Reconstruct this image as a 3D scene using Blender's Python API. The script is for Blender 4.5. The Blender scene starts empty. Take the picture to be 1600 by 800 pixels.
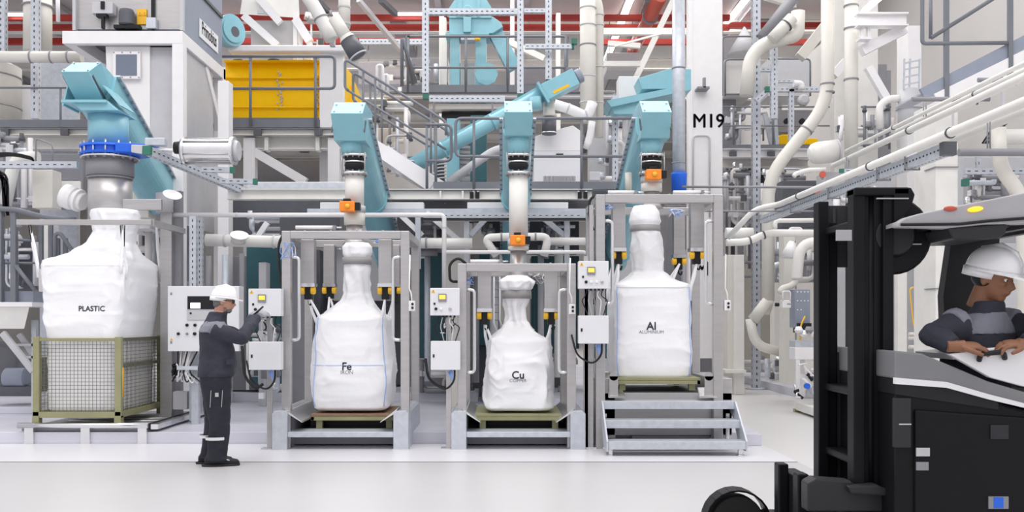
import bpy, bmesh, math, random
from mathutils import Vector, Matrix, noise
from mathutils.bvhtree import BVHTree
V = Vector
sc = bpy.context.scene
col = sc.collection

# ------------------------------------------------------------------ camera, world, light, exposure
F = 1500.0; VX = 785.0; VY = 500.0; EYE = 1.47          # focal length in pixels, vanishing point, eye height
cam = bpy.data.cameras.new('camera'); cam_ob = bpy.data.objects.new('camera', cam); col.objects.link(cam_ob)
cam.sensor_width = 36; cam.lens = F / 1600 * 36
cam.shift_x = 15 / 1600; cam.shift_y = 100 / 1600
cam_ob.location = (0, 0, EYE); cam_ob.rotation_euler = (math.pi / 2, 0, 0)
cam.clip_end = 300
sc.camera = cam_ob
sc.view_settings.view_transform = 'Standard'; sc.view_settings.look = 'None'
sc.view_settings.gamma = 1; sc.view_settings.use_curve_mapping = False
sc.view_settings.exposure = 0.30
w = bpy.data.worlds.new('hall_daylight'); sc.world = w; w.use_nodes = True
wn = w.node_tree; bg = wn.nodes['Background']; bg.inputs[1].default_value = 1.0
# soft hall light: bright roof lights above, paler towards the sides
_tc = wn.nodes.new('ShaderNodeTexCoord'); _sp = wn.nodes.new('ShaderNodeSeparateXYZ'); _rp = wn.nodes.new('ShaderNodeValToRGB')
wn.links.new(_tc.outputs['Generated'], _sp.inputs[0]); wn.links.new(_sp.outputs[2], _rp.inputs[0]); wn.links.new(_rp.outputs[0], bg.inputs[0])
_rp.color_ramp.elements[0].position = 0; _rp.color_ramp.elements[0].color = (.66, .65, .69, 1)
_rp.color_ramp.elements[1].position = .9; _rp.color_ramp.elements[1].color = (1.0, .985, 1.0, 1)

def area(name, loc, rot, sx, sy, power, color=(1, .98, .96)):
    l = bpy.data.lights.new(name, 'AREA'); l.shape = 'RECTANGLE'; l.size = sx; l.size_y = sy; l.energy = power; l.color = color
    o = bpy.data.objects.new(name, l); col.objects.link(o); o.location = loc; o.rotation_euler = rot
    return o
area('roof_light_aisle', (-1, 5.5, 12.5), (math.radians(12), 0, 0), 16, 5, 700)
area('roof_light_middle', (-2, 19, 14.5), (0, 0, 0), 22, 6, 1150)
area('roof_light_rear', (0, 38, 11.2), (0, 0, 0), 26, 14, 1500)

# ------------------------------------------------------------------ materials (all procedural)
M = {}
def mat(key, rgb, rough=.5, metal=0.0, var=.05, scale=6.0, bump=0.0, bscale=60.0, emit=0, coat=0, stretch=None, trans=0, spec=.5):
    m = bpy.data.materials.new(key); m.use_nodes = True; nt = m.node_tree; N = nt.nodes; L = nt.links
    b = N['Principled BSDF']
    b.inputs['Roughness'].default_value = rough; b.inputs['Metallic'].default_value = metal; b.inputs['Specular IOR Level'].default_value = spec
    tc = N.new('ShaderNodeTexCoord'); src = tc.outputs['Object']
    if stretch:
        mp = N.new('ShaderNodeMapping'); mp.inputs['Scale'].default_value = stretch; L.new(src, mp.inputs[0]); src = mp.outputs[0]
    nz = N.new('ShaderNodeTexNoise'); nz.inputs['Scale'].default_value = scale; nz.inputs['Detail'].default_value = 4; L.new(src, nz.inputs['Vector'])
    rp = N.new('ShaderNodeValToRGB'); L.new(nz.outputs['Fac'], rp.inputs[0])
    rp.color_ramp.elements[0].position = .3; rp.color_ramp.elements[1].position = .7
    rp.color_ramp.elements[0].color = (*[c * (1 - var) for c in rgb], 1)
    rp.color_ramp.elements[1].color = (*[min(1, c * (1 + var)) for c in rgb], 1)
    L.new(rp.outputs[0], b.inputs['Base Color'])
    if bump:
        n2 = N.new('ShaderNodeTexNoise'); n2.inputs['Scale'].default_value = bscale; n2.inputs['Detail'].default_value = 5; L.new(src, n2.inputs['Vector'])
        bp = N.new('ShaderNodeBump'); bp.inputs['Strength'].default_value = bump; bp.inputs['Distance'].default_value = .02
        L.new(n2.outputs['Fac'], bp.inputs['Height']); L.new(bp.outputs[0], b.inputs['Normal'])
    if emit:
        b.inputs['Emission Color'].default_value = (*rgb, 1); b.inputs['Emission Strength'].default_value = emit
    if coat: b.inputs['Coat Weight'].default_value = coat
    if trans: b.inputs['Transmission Weight'].default_value = trans
    M[key] = m; return m
mat('white', (.82, .805, .81), .42, var=.02)
mat('cream', (.70, .675, .62), .45, var=.03)
mat('ivory', (.78, .765, .73), .4, var=.03)
mat('panel', (.74, .745, .77), .4, var=.015)
mat('lightgrey', (.52, .52, .54), .45, var=.04)
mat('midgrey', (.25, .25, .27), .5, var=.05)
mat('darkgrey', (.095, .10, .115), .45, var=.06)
mat('railgrey', (.17, .18, .205), .4, var=.04)
mat('bluegrey', (.27, .30, .37), .45, var=.04)
mat('steel', (.50, .485, .485), .36, .7, var=.05, scale=3, stretch=(1, 1, 8))
mat('bright', (.74, .74, .75), .22, .85, var=.04)
mat('galv', (.56, .59, .64), .42, .35, var=.08, scale=14)
mat('slot', (.03, .03, .035), .7)
mat('teal', (.245, .51, .59), .38, var=.04, coat=.15)
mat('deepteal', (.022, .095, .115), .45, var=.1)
mat('yellow', (1, .58, .001), .5, var=.03, spec=.2)
mat('hook', (.88, .50, .02), .4, var=.03)
mat('blue', (.012, .13, .72), .38, var=.05)
mat('cableblue', (.24, .40, .80), .4, var=.05)
mat('orange', (.90, .26, .02), .45, var=.03)
mat('red', (.42, .035, .025), .5, var=.08)
mat('redpipe', (.52, .09, .06), .4, var=.05)
mat('green', (.03, .17, .12), .5)
mat('black', (.016, .016, .018), .45, var=.1, spec=.25)
mat('rubber', (.015, .015, .016), .75, var=.1)
mat('truck', (.0085, .008, .010), .42, var=.06, spec=.16)
mat('truckgrey', (.034, .034, .038), .42, var=.05, spec=.2)
mat('trucksilver', (.40, .39, .41), .38, var=.04)
mat('navy', (.030, .031, .048), .85, var=.2, bump=.25, bscale=30)
mat('trouser', (.016, .018, .028), .85, var=.2, bump=.25, bscale=30)
mat('greycloth', (.21, .215, .26), .85, var=.12, bump=.2, bscale=30)
mat('glove', (.33, .33, .36), .8, var=.1)
mat('reflect', (.70, .71, .72), .4, var=.05)
mat('helmet', (.86, .86, .87), .22, var=.01, coat=.4)
mat('skin', (.52, .27, .19), .5, var=.08)
mat('skindark', (.24, .105, .055), .5, var=.1)
mat('hair', (.17, .16, .15), .8, var=.3, scale=60)
mat('bag', (.90, .90, .92), .42, var=.012, scale=3, bump=.55, bscale=5)
mat('bagband', (.34, .325, .33), .5, var=.05)
mat('seam', (.35, .52, .90), .6, var=.05)
mat('olive', (.29, .285, .15), .5, var=.08)
mat('wood', (.23, .145, .085), .65, var=.2, stretch=(2, 12, 12))
mat('wire', (.16, .15, .10), .5, .3, var=.1)
mat('plinth', (.62, .62, .69), .42, var=.06, scale=1.5)
mat('ceil', (.54, .53, .52), .6, var=.04, scale=.6)
mat('wallm', (.60, .585, .57), .6, var=.03, scale=.6)
mat('ink', (.03, .03, .05), .6)
mat('inkgrey', (.22, .22, .26), .6)
mat('paper', (.80, .80, .815), .5, var=.01)
mat('lampglow', (1, .98, .96), .4, emit=5)
mat('screen', (1, .55, .06), .3, emit=.9)
mat('screenwhite', (.75, .82, 1), .3, emit=1.0)
mat('beacon', (1, .55, .02), .3, emit=.8)
mat('plaster', (.36, .335, .30), .7, var=.06, scale=1)
mat('pipinggrey', (.42, .42, .43), .5)
mat('fairing', (.20, .20, .21), .4, var=.04)
mat('glass', (.16, .19, .25), .15, var=.02)
# painted floor: three paint zones that follow the building grid
m = bpy.data.materials.new('floor_paint'); m.use_nodes = True; nt = m.node_tree; N = nt.nodes; L = nt.links
b = N['Principled BSDF']; b.inputs['Roughness'].default_value = .33
tc = N.new('ShaderNodeTexCoord'); sp = N.new('ShaderNodeSeparateXYZ'); L.new(tc.outputs['Object'], sp.inputs[0])
def mth(op, a, bb):
    n = N.new('ShaderNodeMath'); n.operation = op
    for i, x in enumerate((a, bb)):
        if hasattr(x, 'links'): L.new(x, n.inputs[i])
        else: n.inputs[i].default_value = x
    return n.outputs[0]
back = mth('GREATER_THAN', sp.outputs[1], 9.93 - 29.5); right = mth('GREATER_THAN', sp.outputs[0], 3.06 + 5)
nz = N.new('ShaderNodeTexNoise'); nz.inputs['Scale'].default_value = .9; nz.inputs['Detail'].default_value = 5; L.new(tc.outputs['Object'], nz.inputs['Vector'])
def ramp(c, v):
    r = N.new('ShaderNodeValToRGB'); r.color_ramp.elements[0].position = .3; r.color_ramp.elements[1].position = .7
    r.color_ramp.elements[0].color = (*[x * (1 - v) for x in c], 1); r.color_ramp.elements[1].color = (*[min(1, x * (1 + v)) for x in c], 1)
    L.new(nz.outputs['Fac'], r.inputs[0]); return r.outputs[0]
def mix(f, a, bb):
    n = N.new('ShaderNodeMix'); n.data_type = 'RGBA'; L.new(f, n.inputs['Factor']); L.new(a, n.inputs[6]); L.new(bb, n.inputs[7]); return n.outputs[2]
c1 = ramp((.54, .53, .54), .02); c2 = ramp((.73, .725, .755), .02); c3 = ramp((.66, .645, .64), .03)
L.new(mix(right, mix(back, c1, c2), c3), b.inputs['Base Color'])
M['floor'] = m

# ------------------------------------------------------------------ mesh kit
def P(x, y, Y):                       # a point of the place seen at pixel (x, y), Y metres in front of the camera
    return V(((x - VX) / F * Y, Y, EYE + (VY - y) / F * Y))
def PX(x, Y): return (x - VX) / F * Y
def PZ(y, Y): return EYE + (VY - y) / F * Y
def S(n, Y): return n / F * Y         # length of n pixels at distance Y

class MB:
    def __init__(s): s.v = []; s.f = []; s.m = []; s.s = []; s.k = 0
    def face(s, idx, smooth=False): s.f.append(tuple(idx)); s.m.append(s.k); s.s.append(smooth)
    def use(s, k): s.k = k; return s
    def hexa(s, c):                   # 8 corners: 4 bottom (ccw), 4 top
        n = len(s.v); s.v += [V(p) for p in c]
        for q in ((3, 2, 1, 0), (4, 5, 6, 7), (0, 1, 5, 4), (1, 2, 6, 5), (2, 3, 7, 6), (3, 0, 4, 7)): s.face([n + i for i in q])
        return s
    def box(s, x0, x1, y0, y1, z0, z1):
        x0, x1 = sorted((x0, x1)); y0, y1 = sorted((y0, y1)); z0, z1 = sorted((z0, z1))
        return s.hexa([(x0, y0, z0), (x1, y0, z0), (x1, y1, z0), (x0, y1, z0), (x0, y0, z1), (x1, y0, z1), (x1, y1, z1), (x0, y1, z1)])
    def pbox(s, x0, x1, y0, y1, Y, d):  # front face fills the pixel rectangle at distance Y, d metres deep
        return s.box(PX(x0, Y), PX(x1, Y), Y, Y + d, PZ(y1, Y), PZ(y0, Y))
    def beam(s, p, q, w, h, up=(0, 0, 1)):
        p, q = V(p), V(q); d = (q - p).normalized(); up = V(up)
        if abs(d.dot(up)) > .98: up = V((0, 1, 0))
        a = d.cross(up).normalized() * (w / 2); u = a.cross(d).normalized() * (h / 2)
        return s.hexa([p - a - u, p + a - u, q + a - u, q - a - u, p - a + u, p + a + u, q + a + u, q - a + u])
    def ibeam(s, p, q, w, h, t=.014, up=(0, 0, 1)):
        p, q = V(p), V(q); d = (q - p).normalized(); upv = V(up)
        if abs(d.dot(upv)) > .98: upv = V((0, 1, 0))
        a = d.cross(upv).normalized(); u = a.cross(d).normalized()
        o = u * (h / 2 - t / 2)
        s.beam(p + o, q + o, w, t, up); s.beam(p - o, q - o, w, t, up); s.beam(p, q, t, h - 2 * t, up)
        return s
    def strut(s, p, q, w, pitch=.1, L=None):   # perforated channel, slots in material 1
        s.k = 0; s.beam(p, q, w, w, (0, 1, 0) if abs((V(q) - V(p)).normalized().z) > .9 else (0, 0, 1))
        p, q = V(p), V(q); d = (q - p); n = int(d.length / pitch); d.normalize()
        up = V((0, 0, 1)) if abs(d.z) < .9 else V((0, 1, 0))
        a = d.cross(up).normalized(); u = a.cross(d).normalized()
        L = L or pitch * .42; s.k = 1
        for i in range(n):
            c = p + d * (pitch * (i + .5))
            for e in (u, a, -u, -a):
                g = d.cross(e).normalized() * (w * .075)
                cc = c + e * (w / 2 + .0015)
                k = len(s.v); s.v += [cc - g - d * L / 2, cc + g - d * L / 2, cc + g + d * L / 2, cc - g + d * L / 2]
                s.face((k, k + 1, k + 2, k + 3))
        s.k = 0; return s
    def tube(s, pts, r, n=12, cap=True, flat=1.0, updir=None):
        pts = [V(p) for p in pts]; R = r if isinstance(r, (list, tuple)) else [r] * len(pts)
        T = []
        for i in range(len(pts)):
            t = (pts[min(i + 1, len(pts) - 1)] - pts[max(i - 1, 0)])
            T.append(t.normalized() if t.length > 1e-9 else V((0, 0, 1)))
        a = V(updir) if updir else (V((0, 0, 1)) if abs(T[0].z) < .9 else V((1, 0, 0)))
        b0 = len(s.v)
        for i, p in enumerate(pts):
            a = (a - T[i] * a.dot(T[i])).normalized(); bb = T[i].cross(a)
            for j in range(n):
                th = 2 * math.pi * j / n
                s.v.append(p + a * (math.cos(th) * R[i] * flat) + bb * (math.sin(th) * R[i]))
        for i in range(len(pts) - 1):
            for j in range(n):
                s.face((b0 + i * n + j, b0 + i * n + (j + 1) % n, b0 + (i + 1) * n + (j + 1) % n, b0 + (i + 1) * n + j), True)
        if cap:
            s.face([b0 + j for j in range(n)][::-1]); s.face([b0 + (len(pts) - 1) * n + j for j in range(n)])
        return s
    def lathe(s, c, axis, prof, n=24, cap=True):    # prof: (distance along axis, radius); creased at every profile point
        c = V(c); ax = V(axis).normalized()
        for i in range(len(prof) - 1):
            (t0, r0), (t1, r1) = prof[i], prof[i + 1]
            a = V((0, 0, 1)) if abs(ax.z) < .9 else V((1, 0, 0)); a = (a - ax * a.dot(ax)).normalized(); bb = ax.cross(a)
            k = len(s.v)
            for (t, r) in ((t0, r0), (t1, r1)):
                for j in range(n):
                    th = 2 * math.pi * j / n; s.v.append(c + ax * t + (a * math.cos(th) + bb * math.sin(th)) * r)
            for j in range(n): s.face((k + j, k + (j + 1) % n, k + n + (j + 1) % n, k + n + j), abs(t1 - t0) > 1e-4)
            if cap and i == 0 and r0 > 1e-4: s.face([k + j for j in range(n)][::-1])
            if cap and i == len(prof) - 2 and r1 > 1e-4: s.face([k + n + j for j in range(n)])
        return s
    def prism(s, pts, off):
        pts = [V(p) for p in pts]; off = V(off); n = len(pts); k = len(s.v); s.v += pts + [p + off for p in pts]
        s.face(range(k, k + n)); s.face(list(range(k + n, k + 2 * n))[::-1])
        for i in range(n): s.face((k + i, k + n + i, k + n + (i + 1) % n, k + (i + 1) % n))
        return s
    def blob(s, c, r, rot=None, nu=16, nv=12):
        c = V(c); k = len(s.v); rx, ry, rz = r if isinstance(r, (tuple, list)) else (r, r, r); Rm = rot or Matrix.Identity(3)
        s.v.append(c + Rm @ V((0, 0, -rz)))
        for i in range(1, nv):
            ph = -math.pi / 2 + math.pi * i / nv
            for j in range(nu):
                th = 2 * math.pi * j / nu
                s.v.append(c + Rm @ V((rx * math.cos(ph) * math.cos(th), ry * math.cos(ph) * math.sin(th), rz * math.sin(ph))))
        s.v.append(c + Rm @ V((0, 0, rz))); top = len(s.v) - 1
        for j in range(nu):
            s.face((k, k + 1 + (j + 1) % nu, k + 1 + j), True); s.face((top, top - nu + j, top - nu + (j + 1) % nu), True)
            for i in range(nv - 2):
                a = k + 1 + i * nu; s.face((a + j, a + (j + 1) % nu, a + nu + (j + 1) % nu, a + nu + j), True)
        return s
    def loft(s, rings, n=32, cap=True):   # rings: (centre, ax vector, ay vector, exponent)
        k = len(s.v)
        for (c, ax, ay, e) in rings:
            for j in range(n):
                th = 2 * math.pi * j / n; ct, st = math.cos(th), math.sin(th)
                x = math.copysign(abs(ct) ** (2 / e), ct); y = math.copysign(abs(st) ** (2 / e), st)
                s.v.append(V(c) + V(ax) * x + V(ay) * y)
        for i in range(len(rings) - 1):
            for j in range(n): s.face((k + i * n + j, k + i * n + (j + 1) % n, k + (i + 1) * n + (j + 1) % n, k + (i + 1) * n + j), True)
        if cap: s.face([k + j for j in range(n)][::-1], True); s.face([k + (len(rings) - 1) * n + j for j in range(n)], True)
        return s
    def build(s, name, mats, parent=None, bevel=0, **tags):
        me = bpy.data.meshes.new(name)
        org = V((0, 0, 0))
        if parent is None and s.v:
            xs = [p.x for p in s.v]; ys = [p.y for p in s.v]
            org = V(((min(xs) + max(xs)) / 2, (min(ys) + max(ys)) / 2, min(p.z for p in s.v)))
        me.from_pydata([tuple(p - org) for p in s.v], [], s.f)
        if isinstance(mats, str): mats = [mats]
        for x in mats: me.materials.append(M[x])
        me.polygons.foreach_set('material_index', s.m); me.polygons.foreach_set('use_smooth', s.s)
        me.update()
        bm = bmesh.new(); bm.from_mesh(me); bmesh.ops.recalc_face_normals(bm, faces=bm.faces); bm.to_mesh(me); bm.free()
        o = bpy.data.objects.new(name, me); col.objects.link(o)
        if parent is not None: hang(o, parent)
        else: o.location = org
        if bevel:
            bv = o.modifiers.new('bevel', 'BEVEL'); bv.width = bevel; bv.segments = 2; bv.limit_method = 'ANGLE'; bv.angle_limit = .7
        for a, bb in tags.items(): o[a] = bb
        return o

def world_off(p):
    o = V((0, 0, 0))
    while p is not None: o += p.location; p = p.parent
    return o
def hang(o, parent):
    o.parent = parent; o.location = -world_off(parent)
def thing(name, label, cat, loc, group=None):
    o = bpy.data.objects.new(name, None); col.objects.link(o); o.location = loc; o.empty_display_size = .1
    o['label'] = label; o['category'] = cat
    if group: o['group'] = group
    return o
def one(mb, name, mats, label, cat, group=None, bevel=0):
    o = mb.build(name, mats, None, bevel); o['label'] = label; o['category'] = cat
    if group: o['group'] = group
    return o
def dup(root, delta, label=None):
    r = root.copy(); col.objects.link(r); r.location = root.location + V(delta)
    if label: r['label'] = label
    for ch in list(root.children):
        c = ch.copy(); col.objects.link(c); c.parent = r
        for g in list(ch.children):
            d = g.copy(); col.objects.link(d); d.parent = c
    return r
def structure(mb, name, mats, bevel=0):
    o = mb.build(name, mats, None, bevel); o['kind'] = 'structure'; return o

def arc(pts, r, n=5):                 # polyline with its corners rounded
    pts = [V(p) for p in pts]; out = [pts[0]]
    for i in range(1, len(pts) - 1):
        a, b_, c = pts[i - 1], pts[i], pts[i + 1]
        d1 = (a - b_); d2 = (c - b_); rr = min(r, d1.length * .49, d2.length * .49)
        p1 = b_ + d1.normalized() * rr; p2 = b_ + d2.normalized() * rr
        for k in range(n + 1):
            t = k / n; out.append((p1 * (1 - t) + b_ * t) * (1 - t) + (b_ * (1 - t) + p2 * t) * t)
    out.append(pts[-1]); return out

def text_on(s, size, parent, matk, frame, bold=0, bvh=None, name='lettering', align='CENTER', extrude=.001, aspect=1.0):
    """lettering as a mesh: frame = (origin, right, up); with bvh it follows the surface behind it"""
    c = bpy.data.curves.new('lettering', 'FONT'); c.body = s; c.size = size; c.align_x = align; c.align_y = 'CENTER'; c.offset = 0
    c.resolution_u = 3; c.extrude = 0 if bvh else extrude
    t = bpy.data.objects.new('lettering_tmp', c); col.objects.link(t)
    dg = bpy.context.evaluated_depsgraph_get(); me = bpy.data.meshes.new_from_object(t.evaluated_get(dg))
    bpy.data.objects.remove(t)
    O, R, U = [V(q) for q in frame]; Nn = R.cross(U)
    bm = bmesh.new(); bm.from_mesh(me)
    if bold:                          # heavier strokes: overlapping copies, slightly shifted
        src = bm.copy()
        for (dx, dy) in ((bold, 0), (-bold, 0), (0, bold), (0, -bold)):
            m2 = bpy.data.meshes.new('shift'); src.to_mesh(m2)
            m2.transform(Matrix.Translation((dx, dy, .0003 * (1 if dx > 0 or dy > 0 else -1)))); bm.from_mesh(m2); bpy.data.meshes.remove(m2)
        src.free()
    if bvh:
        bmesh.ops.triangulate(bm, faces=bm.faces)
        bmesh.ops.subdivide_edges(bm, edges=bm.edges, cuts=1)
    off = world_off(parent)
    for v_ in bm.verts:
        p = O + R * (v_.co.x * aspect) + U * v_.co.y + Nn * v_.co.z
        if bvh:
            hit = bvh.ray_cast(p + Nn * 1.0, -Nn)
            if hit[0] is not None: p = hit[0] + Nn * .004
        v_.co = p - off
    bm.to_mesh(me); bm.free(); me.name = name; me.materials.clear(); me.materials.append(M[matk])
    o = bpy.data.objects.new(name, me); col.objects.link(o); o.parent = parent
    return o

def pipe(name, label, cat, pts, r, matk='cream', bend=.25, rings=(), ringmat='midgrey', ringname='pipe_clamp', group=None, n=16, ringr=1.12, ringw=.025):
    path = arc(pts, bend) if len(pts) > 2 else [V(p) for p in pts]
    if not rings:
        return one(MB().tube(path, r, n), name, matk, label, cat, group)
    t = thing(name, label, cat, path[0], group)
    MB().tube(path, r, n).build('pipe_run' if 'pipe' in name else 'tube_run', matk, t)
    pts = [V(p) for p in pts]; seg = [(pts[i], pts[i + 1]) for i in range(len(pts) - 1)]
    tot = sum((b_ - a).length for a, b_ in seg)
    for f in rings:
        dist = f * tot
        for a, b_ in seg:
            l = (b_ - a).length
            if dist <= l or (a, b_) == seg[-1]:
                c = a + (b_ - a) * (dist / l); d = (b_ - a).normalized()
                MB().lathe(c - d * ringw / 2, d, [(0, r * .98), (0, r * ringr), (ringw, r * ringr), (ringw, r * .98)], n, cap=False).build(ringname, ringmat, t); break
            dist -= l
    return t

def railing(name, label, p, q, h, posts, mats='railgrey', r=.021, mid=.5, loops=(0, 0), toe=0, group=None, rp=.021):
    """p, q: foot of first and last point on the walkway; posts: fractions"""
    p, q = V(p), V(q); up = V((0, 0, 1)); t = thing(name, label, 'railing', p, group)
    top0, top1 = p + up * h, q + up * h; m0, m1 = p + up * h * mid, q + up * h * mid
    path = [top0, top1]
    if loops[1]: path = path + [m1, m0]
    if loops[0] and loops[1]: path = [top0 + (q - p) * .02] + path + [top0] + [top0 + (q - p) * .02]
    elif loops[0]: path = [m1, m0] + [top0, top1]
    MB().tube(arc(path, .09) if len(path) > 2 else path, r, 10).build('handrail', mats, t)
    if not (loops[0] or loops[1]): MB().tube([m0, m1], r * .8, 8).build('mid_rail', mats, t)
    for f in posts:
        a = p + (q - p) * f
        MB().tube([a, a + up * (h - r)], rp, 8).build('post', mats, t)
    if toe: MB().beam(p + up * toe / 2, q + up * toe / 2, .012, toe).build('toe_board', mats, t)
    return t
def flange(c, ax, r, w, bolts, parent, matk='bright', name='flange', bm='midgrey'):
    mb = MB().lathe(V(c), ax, [(0, r), (w, r)], 28)
    a = V(ax).normalized(); u = V((0, 0, 1)) if abs(a.z) < .9 else V((1, 0, 0)); u = (u - a * u.dot(a)).normalized(); v_ = a.cross(u)
    mb.use(1)
    for i in range(bolts):
        th = 2 * math.pi * i / bolts; d = (u * math.cos(th) + v_ * math.sin(th)) * r * .9
        mb.lathe(V(c) + d - a * .018, a, [(0, r * .06), (w + .036, r * .06)], 6)
    return mb.build(name, [matk, bm], parent)
# ================================================================== the hall: floor, plinths, ceiling, walls, columns
structure(MB().box(-26, 16, -3, 62, -.2, 0), 'floor', 'floor')
structure(MB().box(-26, 3.05, 9.915, 9.945, 0, .004), 'trim_1', 'midgrey')            # expansion joint in front of the machines
structure(MB().box(-26, 3.06, 11.42, 24, 0, .137), 'trim_2', 'plinth', .008)           # grey plinth under the machines
structure(MB().box(-9.5, -.4, 15.6, 24, .137, .29), 'trim_3', 'plinth', .008)
structure(MB().box(-14, -6.2, 13.6, 24, .137, .24), 'trim_4', 'plinth', .008)
structure(MB().box(.6, 3.0, 14.2, 24, .137, .30), 'trim_5', 'plinth', .008)
structure(MB().box(5.6, 9, 18, 24, 0, .16), 'trim_6', 'plinth', .008)
CZ = 11.5
structure(MB().box(-26, 16, 26, 62, CZ, CZ + .25), 'ceiling', 'ceil')
structure(MB().box(-26, 16, 60, 60.3, 0, CZ), 'wall_back', 'wallm')
structure(MB().box(11.2, 11.5, 15, 60, 0, CZ), 'wall_right', 'wallm')
structure(MB().box(-26.3, -26, 20, 60, 0, CZ), 'wall_left', 'wallm')
# ceiling beams across and along the hall
for i, y in enumerate((32.2, 37, 42, 47, 52, 57)):
    structure(MB().ibeam((-26, y, CZ - .2), (11.2, y, CZ - .2), .3, .4, .03), 'ceiling_beam', 'ivory')
for i, x in enumerate((-20, -14, -8, -2, 7.9)):
    structure(MB().ibeam((x, 27, CZ - .12), (x, 60, CZ - .12), .2, .24, .02), 'ceiling_beam', 'lightgrey')
for i in range(9):
    structure(MB().beam((-24 + i * 4.1, 28 + (i % 3) * 2, CZ - .07), (-24 + i * 4.1, 58, CZ - .07), .5, .1), 'ceiling_panel', 'midgrey' if i % 2 else 'lightgrey')
# columns
c = structure(MB().pbox(1081, 1129, -60, 560, 20, .6).beam(P(1079, -60, 20.02), P(1079, 558, 20.02), .10, .06, (0, 1, 0)), 'column', 'white', .01)
text_on('M19', .40, c, 'ink', (P(1107, 190, 20) + V((0, -.004, 0)), (1, 0, 0), (0, 0, 1)), bold=.009, name='column_number', aspect=.95)
text_on('M19', .40, c, 'ink', (P(1111, 421, 20) + V((0, -.004, 0)), (1, 0, 0), (0, 0, 1)), bold=.009, name='column_number', aspect=.95)
MB().tube(arc([P(1083, 340, 19.96), P(1083, 212, 19.96), P(1109, 212, 19.96), P(1109, 340, 19.96)], .1), .018, 8).build('conduit', 'lightgrey', c)
MB().pbox(1090, 1109, 135, 138, 19.7, .3).pbox(1099, 1103, 121, 137, 19.7, .1).build('bracket', 'midgrey', c)
def col_box(x0, x1, y0, Y, d, m='white', zb=0):
    return structure(MB().box(PX(x0, Y), PX(x1, Y), Y, Y + d, zb, PZ(y0, Y)), 'column', m, .01)
col_box(1137, 1147, 398, 19, .5, 'cream'); col_box(1147, 1163, 398, 18.9, .4, 'ivory')
structure(MB().pbox(1134, 1166, 578, 583, 18.7, .6), 'column_foot', 'ivory')
col_box(1462, 1497, 158, 11.6, .62, 'ivory')
structure(MB().pbox(1461, 1498, 260, 261.6, 11.58, .3).pbox(1461, 1498, 450, 451.6, 11.58, .3), 'column_band', 'midgrey')
col_box(697, 726, 345, 14.6, .5, 'cream', .137)
col_box(1340, 1372, -60, 19, .5, 'ivory'); col_box(1304, 1320, -60, 20, .3, 'ivory')
col_box(1372, 1386, 100, 21, .4, 'midgrey')
col_box(1418, 1440, 40, 18, .5, 'white'); col_box(1210, 1222, 90, 24, .4, 'ivory')
col_box(686, 694, 25, 26, .3, 'white'); col_box(797, 804, -40, 27, .3, 'white')
col_box(869, 876, 20, 24, .3, 'ivory')
col_box(404, 416, 410, 14.8, .25, 'lightgrey', .137); col_box(455, 478, 380, 15.2, .4, 'midgrey', .137)
col_box(340, 357, 126, 15.3, .26, 'white', .137)
# ------------------------------------------------------------------ ceiling lights (linear luminaires), red beams and sprinkler mains
def luminaire(p, q, label, wd=.12, mm='white'):
    p, q = V(p), V(q); t = thing('ceiling_light', label, 'light', p)
    MB().beam(p + V((0, 0, .05)), q + V((0, 0, .05)), wd + .05, .05).build('housing', mm, t)
    MB().beam(p, q, wd, .05).build('diffuser', 'lampglow', t)
luminaire(P(482, 22, 30), P(533, 22, 30), 'white ceiling light tube above the yellow machine')
luminaire(P(616, 22, 30), P(664, 22, 30), 'white ceiling light tube ending behind the tall perforated mast left of the bucket elevator')
luminaire(P(988, -8, 29.5), P(944, 103, 36.9), 'long ceiling light tube slanting down beside the twin cream risers', .2)
luminaire(P(1166, -1, 29.8), P(1127, 47, 33.2), 'short ceiling light tube just right of the M19 column', .2)
luminaire(P(10, 23, 30), P(38, 23, 30), 'short white ceiling light tube at the upper left corner beside the cream duct', .13)
luminaire(P(66, 127, 42), P(106, 127, 42), 'small light tube far behind the thin handrail left of the largest turquoise conveyor head', .2)
luminaire(P(565, 94, 50), P(590, 94, 50), 'faint light tube far off behind the stair handrail', .2)
luminaire(P(598, 128, 44), P(640, 128, 44), 'low far light tube just above the upper end of the grey stairs', .14)
luminaire(P(668, 129, 44), P(690, 129, 44), 'low far light tube left of the bucket elevator legs', .14)
luminaire(P(1350, 18, 17), P(1385, -12, 15), 'white light tube beside the roof steel at the upper right', .08)
def redbeam(x0, x1, y, Y, h, label, g=None):
    one(MB().beam(P(x0, y, Y), P(x1, y, Y), .2, S(h, Y)), 'red_roof_beam', 'red', label, 'beam', g)
redbeam(-300, 1140, 28, 30.3, 8, 'upper long dark red beam crossing under the roof')
redbeam(-300, 1140, 43, 31.3, 8, 'middle long dark red beam crossing under the roof')
redbeam(-300, 660, 65, 33, 9, 'lower dark red beam crossing left of the bucket elevator')
redbeam(935, 1270, 66, 33.2, 8, 'lower dark red beam crossing behind the M19 column')
redbeam(1140, 1330, 40, 31, 8, 'short red beam behind the cream duct elbow right of the M19 column')
t = thing('sprinkler_main', 'thick red pipe hanging steeply under the roof left of the M19 column', 'pipe', P(1030, -8, 27))
MB().tube([P(1033, -8, 27), P(990, 76, 33)], .2, 16).build('pipe_run', 'redpipe', t)
MB().lathe(P(990, 76, 33), P(990, 76, 33) - P(1033, -8, 27), [(0, .21), (.12, .21), (.2, .1)], 16).build('end_cap', 'redpipe', t)
MB().lathe(P(1017, 24, 29), P(990, 76, 33) - P(1033, -8, 27), [(0, .25), (.12, .25)], 16).build('pipe_clamp', 'midgrey', t)
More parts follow.
